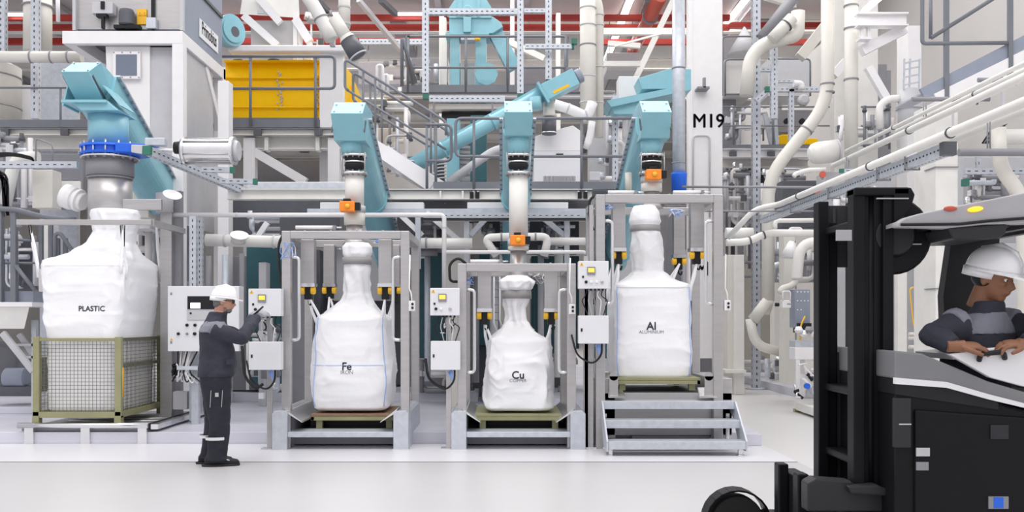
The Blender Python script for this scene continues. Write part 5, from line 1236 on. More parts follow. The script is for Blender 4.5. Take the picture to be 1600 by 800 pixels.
# ---------------- yellow machine
Ym = 18.7; zl = PZ(187, Ym); zh = PZ(97, Ym)
t = thing('screening_machine', 'bright yellow screening machine with pipe ribs behind the railing', 'machine', P(430, 187, Ym))
xa, xb = PX(350, Ym), PX(499, Ym); xe = PX(538, Ym)
MB().box(xa, xb, Ym, Ym + .8, zl, PZ(118, Ym)).build('side_plate', 'yellow', t, .008)
MB().hexa([(xa, Ym, PZ(119, Ym)), (xb, Ym, PZ(119, Ym)), (xb, Ym + .5, PZ(119, Ym)), (xa, Ym + .5, PZ(119, Ym)), (xa, Ym + .12, zh), (xb, Ym + .12, zh), (xb, Ym + .5, zh), (xa, Ym + .5, zh)]).build('hood_plate', 'yellow', t)
MB().box(xa, xb, Ym - .03, Ym + .5, zh, zh + .03).build('top_flange', 'yellow', t)
for y in (121.5, 137, 167.5): MB().tube(L_(((345, y), (504, y)), Ym - .05), .022, 10).tube(L_(((504, y - 2), (504, y + 6)), Ym - .05), .02, 8).build('pipe_rib', 'yellow', t)
random.seed(3)
mb = MB()
for k in range(26):
    mb.lathe(P(438 + random.uniform(-5, 5), 113 + k * 2.3, Ym - .02), (0, -1, 0), [(0, .018), (.02, .018)], 6)
mb.build('bolt', 'lightgrey', t)
mb = MB()
for k in range(14): mb.lathe(P(496 + random.uniform(-2, 2), 120 + k * 4.6, Ym - .02), (0, -1, 0), [(0, .018), (.02, .018)], 6)
mb.build('bolt', 'midgrey', t)
MB().pbox(355, 499, 184, 190, Ym - .05, .1).build('base_rail', 'railgrey', t)
t = thing('screen_housing', 'yellow side housing running back beside the upper stairs', 'machine', (xe, 19, zl))
ya, yb_ = 18.8, 24.6
MB().prism([(xe, ya, zl - .75), (xe, ya, zh - .05), (xe, ya + .8, zh + .0), (xe, 22.4, zh - .35), (xe, yb_, zh - .8), (xe, yb_, zl - 1.2)], (-.5, 0, 0)).build('side_plate', 'yellow', t)
for f in (.1, .35, .6, .85):
    y = ya + (yb_ - ya) * f; MB().box(xe, xe + .03, y, y + .06, zl - .8, zh - .3).build('rib', 'yellow', t)
MB().box(xe, xe + .05, ya, yb_ - .5, zl + .3, zl + .36).build('pipe_rib', 'yellow', t)
for f in (.2, .5, .75): MB().lathe((xe + .01, ya + (yb_ - ya) * f, zl + .6), (1, 0, 0), [(0, .09), (.03, .09)], 12).build('cover', 'hook', t)
bx('cover_sheet', 'white', 'tall white end panel right of the yellow machine', 'panel', 499, 537, 80, 290, 18.5, .15)
bx('top_beam', 'white', 'white box beam with rounded end lying above the yellow machine', 'beam', 356, 539, 70, 80, 18.3, .4, .02)
# hopper above
t = thing('feed_hopper', 'white hopper with slanting braces above the yellow machine', 'hopper', P(430, 95, 19))
MB().pbox(392, 460, 32, 97, 19, .8).build('shell', 'lightgrey', t)
MB().hexa([P(375, 22, 18.9), P(468, 28, 18.9), P(468, 28, 20), P(375, 22, 20), P(381, -20, 18.9), P(466, -20, 18.9), P(466, -20, 20), P(381, -20, 20)]).build('upper_shell', 'ivory', t)
MB().beam(P(381, 25, 18.8), P(434, 72, 18.8), .12, .14).build('brace', 'white', t)
MB().beam(P(402, -5, 18.8), P(438, 36, 18.8), .12, .14).build('brace', 'white', t)
MB().pbox(458, 464, 20, 95, 18.8, .1).build('post', 'white', t)
MB().beam(P(462, 30, 18.8), P(484, 65, 18.8), .13, .16).pbox(479, 487, 65, 96, 18.8, .1).build('brace', 'white', t)
MB().beam(P(464, 55, 18.9), P(478, 95, 18.9), .05, .05).build('tie', 'white', t)
MB().pbox(402, 411, 16, 21, 18.7, .05).build('plate', 'lightgrey', t)
for (x, r_) in ((372, 10), (428, 12)): MB().lathe(P(x, 97, 18.9), (0, 0, 1), [(0, S(r_, 19)), (.05, S(r_ * .7, 19))], 16).build('spout', 'darkgrey', t)
t = thing('drive_drum', 'dark turquoise round drum behind the sign of the grey cabinet', 'drum', P(358, 50, 17))
MB().lathe(P(352, 50, 18.3), (1, -.7, 0), [(0, .30), (.22, .30), (.22, .24), (.25, .24)], 28).build('shell', 'teal', t)
MB().lathe(P(366, 50, 18.2), (1, -.7, 0), [(0, .1), (.03, .1)], 14).build('hub', 'darkgrey', t)
# hanging ducts with black sleeve
t = thing('exhaust_duct', 'slanting cream duct ending in a wide black sleeve above the stairs', 'duct', P(550, 80, 15.2))
a, b_ = P(522, 28, 15.2), P(541, 58, 15.2); dd = (b_ - a).normalized()
MB().tube([a, b_], .10, 20).build('tube_run', 'cream', t)
MB().lathe(b_ - dd * .02, dd, [(0, .10), (.06, .135), (.07, .14)], 20).build('collar', 'cream', t)
MB().lathe(b_ + dd * .05, dd, [(0, .135), (.30, .15)], 24).build('sleeve', 'darkgrey', t)
MB().lathe(b_ + dd * .345, dd, [(0, .155), (.02, .155), (.02, .13), (.0, .13)], 24, cap=False).lathe(b_ + dd * .34, dd, [(0, .14), (.005, .0)], 24, cap=False).build('end_ring', 'lightgrey', t)
pipe('air_pipe', 'upright cream pipe above the black sleeved duct', 'pipe', [P(538, -20, 16), P(538, 44, 16)], .10, 'cream', rings=(.5, .9), ringmat='lightgrey')
pipe('air_pipe', 'thick pale pipe slanting down left of the black sleeved duct', 'pipe', [P(478, -10, 17), P(500, 25, 17), P(518, 62, 17)], .12, 'ivory', rings=(.55,))
bx('steel_sheet', 'lightgrey', 'narrow grey panel under the thick slanting pipe', 'panel', 515, 523, 45, 72, 17.2, .1)
# ---------------- stairs from the left walkway down to the lower landing
Ys = 14.7
def flight(label, a, b_, Y, w, lpost, rh=.95):
    """a, b_: pixel ends of the upper handrail"""
    A, B = P(*a, Y), P(*b_, Y); dn = V((0, 0, -rh)); t = thing('staircase', label, 'stairs', B + dn)
    for dy in (0, w):
        o = V((0, dy, 0))
        MB().beam(A + dn + o + V((0, 0, -.12)), B + dn + o + V((0, 0, -.12)), .05, .22).build('stringer', 'white', t)
        lp = arc([A + (B - A) * .03 + dn * .48 + o, A + dn * .45 + o, A + o, B + o, B + dn * .22 + o], .08)
        MB().tube(lp, .022, 10).build('handrail', 'railgrey', t)
        MB().tube([A + (B - A) * .03 + dn * .48 + o, B + dn * .45 + o], .018, 8).build('mid_rail', 'railgrey', t)
        for f in lpost: MB().tube([A + (B - A) * f + o, A + (B - A) * f + dn + o], .018, 8).build('post', 'railgrey', t)
    n = max(4, int(abs(B.z - A.z) / .19))
    for i in range(n + 1):
        q = A + (B - A) * (i / n) + dn + V((0, 0, -.02)); MB().box(q.x - .13, q.x + .13, Y, Y + w, q.z - .02, q.z).build('tread', 'galv', t)
    return t
flight('grey railed stairs leading down right of the yellow machine', (539, 92), (697, 190), Ys, .8, (.18, .3, .85))
Yl = 14.0; zl2 = PZ(295, Yl)
t = thing('walkway', 'lower walkway platform with grey toe board between the iron and aluminium conveyors', 'platform', P(820, 296, Yl))
MB().pbox(677, 972, 284, 296, Yl, .015).build('toe_board', 'railgrey', t)
MB().box(PX(560, Yl), PX(972, Yl), Yl + .02, Yl + 2.9, zl2 - .03, zl2).build('grating', 'midgrey', t)
for k in range(1): MB().ibeam(P(356, 304, Yl + .06), P(925, 304, Yl + .06), .14, .15, .012).build('edge_beam', 'ivory', t)
for x in (688, 723, 740, 747, 904, 916): MB().pbox(x - 1.5, x + 1.5, 298, 311, Yl - .02, .06).build('stiffener', 'ivory' if x < 735 else 'lightgrey', t)
for x in (737, 746, 906, 915): MB().pbox(x - 3, x + 3, 300, 310, Yl - .04, .06).build('bracket', 'black', t)
MB().pbox(500, 662, 316, 327, Yl - .1, .2).build('cable_duct', 'panel', t, .01)
MB().pbox(730, 888, 316, 326, Yl - .1, .2).build('cable_duct', 'panel', t, .01)
MB().pbox(480, 920, 326, 333, Yl - .12, .3).build('lower_beam', 'galv', t)
MB().pbox(386, 546, 284, 297, Yl + .2, .3).build('duct_cover', 'galv', t, .01)
zr = zl2 - .0; hr = PZ(185, Yl) - zl2
r1 = railing('guard_railing', 'long grey railing of the lower walkway in front of the white cabinet', P(712, 295, Yl), P(1003, 295, Yl), hr, (.098, .676), loops=(1, 0), r=.022, mid=.46)
r1 = railing('guard_railing', 'grey end railing with rounded corners at the foot of the stairs', P(665, 300, Yl + .1), P(705, 300, Yl + .1), PZ(194, Yl) - PZ(300, Yl), (.05, .4), loops=(0, 1), r=.022, mid=.46)
one(MB().beam(P(600, 238, 14.3), P(676, 290, 14.3), .16, .22), 'white_brace', 'white', 'wide white diagonal plate with bolts left of the lower walkway', 'brace')
for (a, b_, lb) in (((666, 332), (722, 380), 'bolted white diagonal right under the lower walkway, left end'), ((838, 332), (882, 368), 'galvanised diagonal under the walkway right of the Cu drop pipe'),
                    ((765, 335), (735, 368), 'galvanised diagonal under the walkway left of the Cu drop pipe'), ((418, 348), (398, 378), 'white diagonal under the beam above the display box of the worker'), ((625, 335), (660, 368), 'thin white diagonal right of the Fe frame top')):
    brace(P(*a, 13.9), P(*b_, 13.9), .075, lb, 'galv' if 'galv' in lb else 'white', 'knee_brace')
for (x, y0, y1, m_, lb) in ((729, 335, 640, 'galv', 'slim galvanised post behind the left post of the Cu frame'), (886, 330, 600, 'galv', 'slim galvanised post behind the right post of the Cu frame'), (653, 335, 420, 'galv', 'short galvanised post under the walkway right of the Fe frame')):
    one(MB().pbox(x - 4, x + 4, y0, y1, 13.8, .08), 'support_post', m_, lb, 'post')
# cable tray with cables
t = thing('cable_tray', 'perforated cable tray full of cables under the lower walkway', 'cable tray', P(700, 345, 13.7))
MB().strut(P(662, 337, 13.7), P(918, 337, 13.7), .07, .09).build('tray', ['galv', 'slot'], t)
for k in range(4): MB().tube([P(662, 342 + k * .8, 13.6 + k * .04), P(918, 342 + k * .8, 13.6 + k * .04)], .012, 6).build('cable', ('black', 'midgrey', 'black', 'cream')[k], t)
# white pipes in front of the mid plant
pipe('water_pipe', 'long thin white pipe running level over the Fe frame then down to the Cu frame', 'pipe', arc([P(256, 336, 12.7), P(694, 336, 12.7), P(694, 470, 12.7)], .06), .030, 'white', .06, rings=(.2, .5, .8), ringmat='galv')
pipe('water_pipe', 'thin white pipe above the Cu frame top bar', 'pipe', arc([P(697, 394, 12.6), P(915, 394, 12.6), P(922, 404, 12.6), P(922, 440, 12.6)], .05), .026, 'white')
pipe('water_pipe', 'white pipe with round cap left of the worker\'s display box', 'pipe', [P(322, 375, 13.4), P(440, 378, 13.4)], .085, 'ivory', rings=(.25, .9), ringmat='lightgrey')
pipe('water_pipe', 'level white pipe behind the left post of the Cu frame', 'pipe', [P(658, 380, 13.6), P(738, 380, 13.6)], .075, 'ivory', rings=(.1,))
pipe('water_pipe', 'white pipe with two elbows behind the Cu orange valve', 'pipe', arc([P(776, 400, 13.2), P(757, 372, 13.2), P(790, 370, 13.2), P(857, 370, 13.2), P(850, 400, 13.2)], .1), .055, 'ivory', rings=(.35, .7), ringmat='midgrey')
pipe('water_pipe', 'level white pipe right of the Cu orange valve', 'pipe', [P(858, 377, 13.6), P(925, 377, 13.6)], .055, 'ivory')
t = thing('pipe_tee', 'white pipe branch with an oval lid above the large operator cabinet', 'pipe', P(370, 375, 13.2))
MB().lathe(P(372, 378, 13.2), (.2, -.5, .85), [(0, .1), (.1, .1)], 20).build('branch', 'cream', t); MB().lathe(P(374, 369, 13.15), (.2, -.5, .85), [(0, .125), (.02, .125)], 24).build('lid', 'white', t)
# ---------------- upper middle deck with bucket elevator
Yu = 20.0
t = thing('walkway', 'high upper deck with dark toe board behind the turquoise bucket elevator', 'platform', P(750, 146, Yu))
MB().box(PX(600, Yu), PX(960, Yu), Yu, Yu + 2, PZ(145, Yu), PZ(144, Yu)).build('grating', 'midgrey', t)
MB().pbox(628, 905, 132.5, 144, Yu - .02, .02).build('toe_board', 'railgrey', t)
MB().ibeam(P(600, 148, Yu + .1), P(960, 148, Yu + .1), .2, .12).build('edge_beam', 'white', t)
MB().pbox(670, 790, 162, 170, Yu + .3, .3).build('under_beam', 'ivory', t); MB().pbox(690, 790, 175, 184, Yu + .5, .3).build('cross_beam', 'black', t)
MB().pbox(676, 679, 160, 182, Yu, .1).pbox(768, 771, 160, 182, Yu, .1).build('hanger', 'midgrey', t)
zu = PZ(144, Yu)
railing('guard_railing', 'dark railing of the high upper deck around the bucket elevator', P(635, 144, Yu), P(886, 144, Yu), PZ(57, Yu) - zu, (.01, .37, .63, .99), loops=(1, 1), r=.026, mid=.44, rp=.03)
one(MB().tube(arc([P(628, 135, 19.5), P(628, 57, 19.5), P(650, 130, 19.5)], .1), .035, 8).tube([P(630, 60, 19.6), P(645, 133, 19.6)], .03, 8), 'ladder_rail', 'railgrey', 'narrow dark ladder rail at the left end of the high upper deck', 'railing')
for (pts, lb) in (([(589, 148), (589, 102), (598, 102), (598, 148)], 'small white tube loop rail left of the upper deck'), ([(600, 148), (600, 117), (606, 117), (606, 148)], 'smallest white tube loop rail left of the upper deck')):
    one(MB().tube(arc(L_(pts, 18), .06), .028, 8), 'loop_rail', 'white', lb, 'railing')
t = thing('bucket_elevator', 'turquoise bucket elevator with twin legs on the high upper deck', 'elevator', P(735, 133, 21))
Ye = 20.6
MB().prism(L_(((702, 12), (714, -6), (757, -6), (768, 12), (768, 28), (702, 28)), Ye), (0, .9, 0)).build('head_hood', 'teal', t, .01)
MB().prism(L_(((702, 26), (770, 26), (782, 34), (786, 42), (770, 52), (702, 52)), Ye + .05), (0, .8, 0)).build('head_body', 'teal', t, .01)
MB().prism(L_(((716, -6), (713, 26), (722, 26), (722, -6)), Ye - .02), (0, .05, 0)).prism(L_(((745, -6), (745, 26), (750, 26), (750, -6)), Ye - .02), (0, .05, 0)).build('hood_rib', 'teal', t)
MB().pbox(703, 718, 52, 290, Ye + .1, .5).build('elevator_leg', 'teal', t, .01); MB().pbox(743, 760, 52, 290, Ye + .1, .5).build('elevator_leg', 'teal', t, .01)
MB().pbox(724, 736, 26, 50, Ye - .12, .15).lathe(P(731, 18, Ye), (0, -1, 0), [(0, .12), (.12, .1)], 16).build('gear_motor', 'teal', t, .01)
MB().beam(P(772, 48, Ye + .3), P(803, 108, Ye + .3), .3, .26, (0, 1, 0)).build('discharge_chute', 'teal', t)
MB().pbox(696, 764, 51, 54, Ye - .04, .7).build('head_flange', 'teal', t)
MB().lathe(P(746, 64, Ye - .1), (0, 0, 1), [(0, .04), (.02, .06), (.06, .06), (.1, .03)], 14).build('yellow_sensor', 'hook', t)
MB().lathe(P(760, 116, Ye - .1), (0, -1, 0), [(0, .25), (.04, .25)], 8).build('inspection_door', 'teal', t)
MB().pbox(720, 743, 56, 62, Ye, .2).build('cross_tie', 'galv', t)
bx('machine_cover', 'white', 'white panel seen between the legs of the bucket elevator', 'panel', 720, 742, 98, 133, 21.4, .2)
bx('steel_upright', 'ivory', 'ivory steel column just left of the bucket elevator', 'column', 687, 697, 27, 132, 22, .3); 
for (x, y0, y1, w_, Y, lb) in ((665, -10, 146, .13, 19, 'tall perforated mast left of the bucket elevator'), (813, -10, 147, .125, 19, 'tall perforated mast right of the bucket elevator'), (857, -10, 125, .125, 19.2, 'tall perforated mast left of the twin cream risers')):
    t = thing('perforated_mast', lb, 'post', P(x, y1, Y)); MB().strut(P(x, y1, Y), P(x, y0, Y), w_, .1).build('channel', ['galv', 'slot'], t)
    MB().pbox(x - 4.5, x + 4.5, y1, y1 + 8, Y - .07, .14).build('end_cap', 'green', t)
channel('level perforated channel across the bucket elevator head', P(670, 19, 18.9), P(808, 19, 18.9), .115)
channel('level perforated channel under the high upper deck', P(671, 155, 18.8), P(789, 155, 18.8), .12)
channel('short perforated channel with green cap left of the twin cream risers', P(820, 73, 18.9), P(893, 73, 18.9), .09, 2)
channel('short perforated channel at the top between the two right masts', P(819, 17, 18.9), P(852, 17, 18.9), .08)
channel('level perforated channel behind the black sleeved duct', P(562, 66, 24), P(662, 66, 24), .13)
one(MB().pbox(893, 902, 60, 68, 18.8, .12), 'channel_plug', 'green', 'small green plastic cap beside the first cream riser', 'cap')
# ---------------- tube conveyor across the middle
t = thing('tube_conveyor', 'turquoise round tube conveyor rising diagonally to a dark motor in the middle', 'conveyor', P(760, 200, 15))
a, b_ = P(636, 266, 15.2), P(857, 142, 15.2); dd = (b_ - a).normalized()
MB().tube([a, b_], .115, 22).build('tube', 'teal', t)
for f in (.25, .6): MB().lathe(a + (b_ - a) * f, dd, [(0, .135), (.04, .135)], 22).build('tube_flange', 'teal', t)
MB().beam(a + V((0, -.02, .13)), b_ + V((0, -.02, .13)), .03, .05).build('cable_channel', 'teal', t)
c0, c1 = P(850, 147, 15.15), P(899, 122, 15.15)
MB().beam(c0, c1, .28, .27, (0, 0, 1)).build('drive_box', 'teal', t, .01)
MB().beam(c0 - dd * .04, c0, .36, .36, (0, 0, 1)).build('box_flange', 'teal', t)
up_ = V((-(c1 - c0).z, 0, (c1 - c0).x)).normalized(); cm = (c0 + c1) / 2
MB().beam(cm + V((-.12, -.142, -.12)) - up_ * .02, cm + V((.13, -.142, -.0)) - up_ * .02, .004, .045, (0, 0, 1)).build('yellow_label', 'hook', t)
MB().lathe(c1, dd, [(0, .10), (.03, .115), (.1, .115), (.12, .08)], 20).build('motor', 'bluegrey', t)
MB().lathe(P(836, 152, 15), (0.1, 0, -1), [(0, .09), (.2, .1)], 16).build('spout', 'teal', t)
t = thing('suction_pipe', 'cream cone pipe with black sleeve standing on the white cabinet', 'pipe', P(858, 210, 15.3))
MB().lathe(P(858, 183, 15.3), (0, 0, 1), [(0, .125), (.03, .125), (.04, .1), (.31, .075)], 20).build('cone', 'cream', t)
MB().lathe(P(858, 210, 15.3), (0, 0, 1), [(0, .115), (.25, .115)], 20).build('sleeve', 'darkgrey', t)
MB().lathe(P(858, 209, 15.3), (0, 0, 1), [(0, .125), (.02, .125)], 20).build('sleeve_clamp', 'bright', t)
pipe('air_pipe', 'shiny white pipe with bends linking the cone pipe and the cream risers', 'pipe', arc([P(866, 163, 16), P(895, 172, 16), P(918, 184, 16), P(926, 160, 16)], .2, 8), .085, 'white', rings=(.3, .7), ringmat='lightgrey')
t = thing('riser_pipe', 'wider left one of the twin cream riser pipes left of the red pipe', 'pipe', P(918, 190, 16.4))
MB().tube([P(918, -20, 16.4), P(919, 190, 16.4)], .135, 24).build('pipe_run', 'cream', t)
for y in (12, 39, 70, 119, 160): MB().lathe(P(918.5, y, 16.4), (0, 0, -1), [(0, .145), (.02, .145)], 24).build('pipe_clamp', 'midgrey' if y == 70 else 'lightgrey', t)
t = thing('riser_pipe', 'narrower right one of the twin cream riser pipes, bent at the top', 'pipe', P(937, 210, 16.6))
MB().tube(arc([P(925, -14, 16.7), P(936, 8, 16.6), P(936, 215, 16.6)], .3, 8), .08, 20).build('pipe_run', 'cream', t)
for y in (23, 39, 104, 160): MB().lathe(P(936, y, 16.6), (0, 0, -1), [(0, .092), (.02, .092)], 20).build('pipe_clamp', 'lightgrey', t)
# white cabinet behind the lower walkway
t = thing('electrical_cabinet', 'white cabinet with black slot and vent grille behind the lower walkway', 'cabinet', P(875, 284, 15.6))
MB().pbox(834, 911, 236, 284, 15.5, .7).build('lower_housing', 'panel', t, .01)
MB().prism(L_(((834, 236), (911, 236), (908, 205), (895, 196), (858, 206), (834, 214)), 15.5), (0, .7, 0)).build('upper_housing', 'white', t, .01)
MB().pbox(869, 880, 240, 244, 15.48, .03).build('slot', 'black', t)
mb = MB()
for i in range(24): mb.pbox(849.5 + i * 2.1, 850.6 + i * 2.1, 275, 283, 15.49, .02)
mb.build('vent_grille', 'midgrey', t)
pipe('air_pipe', 'short pale pipe elbow above the right corner of the white cabinet', 'pipe', arc([P(925, 190, 15.9), P(922, 212, 15.9), P(916, 232, 15.9)], .1), .06, 'white')
bx('steel_bracket', 'lightgrey', 'pale angular bracket right of the white cabinet', 'bracket', 921, 938, 268, 282, 15.4, .1)
pipe('hose_pipe', 'grey slanting pipe behind the railing left of the Cu conveyor', 'pipe', arc([P(702, 284, 14.9), P(770, 236, 14.9), P(790, 231, 14.9)], .2), .065, 'lightgrey')
bx('machine_block', 'deepteal', 'dark turquoise machine block left of the Cu conveyor behind the railing', 'machine', 735, 760, 180, 284, 16.5, .6)
bx('machine_block', 'teal', 'turquoise upright frame below the tube conveyor at the stairs foot', 'machine', 698, 718, 185, 284, 17, .5)
mb = MB()
for k in range(7): mb.pbox(719, 738, 228 + k * 8, 232 + k * 8, 17.2, .2)
one(mb, 'louvre_grille', 'lightgrey', 'pale louvre between two turquoise machine posts left of the Cu conveyor', 'louvre')
t = thing('spring_mount', 'dark coil spring standing behind the railing at the stairs foot', 'spring', P(689, 283, 15))
MB().tube([P(689, 283, 15), P(688, 252, 15)], .06, 12).build('core', 'darkgrey', t)
sp = [P(688.5, 283 - 32 * k / 60, 15) + V((math.cos(k * .63) * .08, math.sin(k * .63) * .08, 0)) for k in range(61)]
MB().tube(sp, .012, 6).build('coil', 'lightgrey', t)
# blue feed conveyor right of the risers
t = thing('feed_conveyor', 'sky blue feed conveyor behind the head box of the Al conveyor', 'conveyor', P(1010, 150, 17))
MB().prism(L_(((997, 122), (1050, 106), (1080, 108), (1080, 137), (1050, 139), (1003, 139)), 17), (0, .6, 0)).build('head_box', 'teal', t, .01)
MB().prism(L_(((948, 157), (1080, 131), (1080, 140), (955, 167)), 16.9), (0, .8, 0)).build('trough', 'teal', t)
MB().prism(L_(((955, 167), (1000, 158), (1000, 178), (960, 178)), 17), (0, .4, 0)).build('chute', 'teal', t)
bx('switch_cabinet', 'white', 'plain white cabinet right of the twin cream risers', 'cabinet', 967, 999, 119, 155, 18, .4)
channel('perforated post right of the twin cream risers', P(961, 284, 17.5), P(961, 150, 17.5), .10)
t = thing('pipe_manifold', 'white pipe manifold left of the Al conveyor head box', 'manifold', P(985, 200, 17.4))
for x in (975, 984, 993): MB().tube([P(x, 165, 17.4), P(x, 215, 17.4)], .03, 10).build('riser', 'white', t)
MB().tube([P(968, 165, 17.4), P(998, 165, 17.4)], .045, 12).build('header', 'lightgrey', t)
# galvanised riser with blue end
t = thing('riser_pipe', 'galvanised riser pipe with bright blue end left of the M19 column', 'pipe', P(1061, 299, 13.2))
MB().tube([P(1060, -20, 13.2), P(1061, 272, 13.2)], .088, 24).build('pipe_run', 'galv', t)
for y in (108, 256): MB().lathe(P(1060.5, y, 13.2), (0, 0, 1), [(0, .094), (.02, .094)], 24).build('pipe_seam', 'midgrey', t)
MB().lathe(P(1061, 299, 13.2), (0, 0, 1), [(0, .10), (.22, .108), (.25, .11)], 28).build('blue_socket', 'blue', t)
one(MB().tube([P(982, 270, 12.6), P(982, 300, 12.6)], .045, 14), 'vent_stub', 'cream', 'short cream pipe stub standing left of the Al drop pipe', 'pipe')

# ---------------- dense pipework seen through the gaps
def pipework(label, x0, x1, y0, y1, Y, n, seed, mats=('lightgrey', 'ivory', 'galv', 'midgrey', 'white'), rr=(.02, .06)):
    rg = random.Random(seed); t = thing('pipework', label, 'pipes', P((x0 + x1) / 2, y1, Y), 'pipework in the gaps between the machines')
    for k in range(n):
        r = rg.uniform(*rr); yy = Y + rg.uniform(0, .5); xa, ya = rg.uniform(x0, x1), rg.uniform(y0, y1); m_ = rg.choice(mats); kind = rg.random()
        if kind < .35: pts = [(xa, y0 + rg.uniform(0, .3) * (y1 - y0)), (xa, y1 - rg.uniform(0, .3) * (y1 - y0))]
        elif kind < .6: pts = [(x0 + rg.uniform(0, .3) * (x1 - x0), ya), (x1 - rg.uniform(0, .3) * (x1 - x0), ya)]
        else:
            xb_, yb2 = rg.uniform(x0, x1), rg.uniform(y0, y1); pts = [(xa, ya), (xb_, ya), (xb_, yb2)]
        MB().tube(arc(L_(pts, yy), .15), r, 10).build('pipe_run', m_, t)
        if k % 2 == 0:
            q = P(pts[0][0], pts[0][1], yy); MB().lathe(q, (0, 0, 1), [(0, r * 1.5), (.04, r * 1.6), (.05, r * 1.2), (.12, r * 1.2)], 12).build('valve', rg.choice(('galv', 'midgrey', 'bright', 'darkgrey')), t)
        if k % 4 == 1:
            MB().pbox(xa - 4, xa + 4, ya - 5, ya + 4, yy - .12, .1).build('junction_box', rg.choice(('lightgrey', 'white', 'darkgrey')), t)
    return t
for a in (('pipework seen below the stairs flight left of the tube conveyor', 585, 650, 160, 280, 19, 14, 1), ('far pipework between the stair handrail and the perforated mast', 600, 662, 100, 150, 24, 10, 2),
          ('pipework under the right walkway beside the perforated mast', 1130, 1176, 262, 350, 20.6, 14, 3), ('pipework under the right walkway between mast and bending pipe', 1190, 1262, 262, 345, 20, 16, 4),
          ('pipework left of the truck mast below the level pipes', 1204, 1280, 375, 440, 17.5, 16, 5), ('pipework between the low right column and the skid', 1195, 1240, 560, 600, 17, 8, 6),
          ('pipework behind the white post right of the Al frame', 1132, 1225, 560, 585, 22, 8, 7), ('pipework on the upper deck left of the bucket elevator', 640, 685, 100, 132, 21.5, 8, 8),
          ('pipework on the right walkway behind its thin railing', 1135, 1200, 165, 225, 22.3, 12, 9), ('pipework left of the Fe frame under the cream beam', 385, 440, 335, 372, 14.6, 9, 10),
          ('pipework between the Fe and Cu frames under the cable tray', 640, 690, 345, 400, 14.9, 10, 11), ('pipework right of the long Cu drop pipe', 845, 900, 345, 400, 14.9, 10, 12),
          ('pipework left of the long Cu drop pipe', 735, 775, 345, 372, 14.9, 8, 13), ('pipework beyond the left bag loop of the plastic bag', -10, 60, 350, 455, 16.4, 14, 14),
          ('pipework beyond the square column beside the plastic bag', 196, 245, 335, 440, 15.5, 10, 15), ('pipework right of the corner column behind the roof guard', 1505, 1600, 275, 330, 13.8, 14, 16),
          ('pipework below the forward running tray, far part', 1300, 1420, 300, 345, 15.8, 12, 17), ('pipework beside the grey flanged drum', 1300, 1400, 170, 230, 18, 12, 18),
          ('pipework left of the cream duct box at the left edge', -10, 50, 215, 330, 15.6, 12, 19), ('pipework between the display box of the worker and the Fe frame', 385, 440, 500, 620, 14.0, 9, 20),
          ('pipework behind the boxes between Fe and Cu', 655, 735, 560, 625, 15.3, 8, 21), ('pipework behind the white cabinet and the Al head box', 938, 1000, 180, 280, 18.2, 12, 22),
          ('pipework above the white hopper and yellow machine', 470, 520, 20, 70, 20.5, 6, 23), ('pipework behind the Cu bag', 740, 900, 560, 640, 15.4, 10, 24)):
    pipework(*a)
# ================================================================== right half of the plant
one(MB().strut(P(1181, 608, 20.4), P(1181, -20, 20.4), .16, .13).lathe(P(1181, 608, 20.4), (0, 0, 1), [(0, .22), (.03, .22)], 20), 'perforated_mast', ['galv', 'slot'], 'very tall perforated mast standing on the floor right of the Al station', 'post')
Yr_ = 21.0
t = thing('walkway', 'upper walkway with grey toe board right of the M19 column', 'platform', P(1200, 236, Yr_))
MB().pbox(1128, 1272, 226, 233, Yr_ - .03, .02).build('toe_board', 'railgrey', t)
MB().box(PX(1128, Yr_), PX(1272, Yr_), Yr_, Yr_ + 1.5, PZ(233, Yr_) - .03, PZ(233, Yr_)).build('grating', 'midgrey', t)
MB().ibeam(P(1128, 240, Yr_), P(1300, 240, Yr_), .2, .19, .02).build('edge_beam', 'white', t)
MB().ibeam(P(1128, 256, Yr_ + .4), P(1262, 256, Yr_ + .4), .2, .17, .02).build('main_beam', 'ivory', t)
for x in (1146, 1206): MB().pbox(x - 5, x + 5, 236, 244, Yr_ - .12, .1).build('bracket', 'darkgrey', t)
railing('guard_railing', 'thin dark railing of the walkway right of the M19 column', P(1128, 233, Yr_), P(1310, 233, Yr_), PZ(167, Yr_) - PZ(233, Yr_), (.1, .44), r=.018, mid=.55, rp=.024)
railing('guard_railing', 'thin dark railing between the two tall cream risers at the right', P(1345, 233, 19), P(1392, 233, 19), PZ(167, 19) - PZ(233, 19), (.95,), r=.018, mid=.55)
# framed panels
t = thing('machine_enclosure', 'pale grey machine enclosure with dark edge frame above the right walkway', 'machine', P(1200, 160, 23))
MB().pbox(1133, 1176, 93, 148, 22.5, 1).build('side_panel', 'wallm', t); MB().pbox(1200, 1266, 92, 150, 23, 1).build('main_panel', 'lightgrey', t)
for pts in (((1129, 150), (1129, 57), (1176, 57)), ((1133, 150), (1133, 93), (1176, 93)), ((1133, 147), (1176, 147)), ((1266, 150), (1266, 92), (1200, 92))):
    MB().tube(arc(L_(pts, 22.4), .1) if len(pts) > 2 else L_(pts, 22.4), .022, 8).build('edge_frame', 'railgrey', t)
MB().pbox(1128, 1150, 150, 226, 23, .5).build('lower_panel', 'midgrey', t)
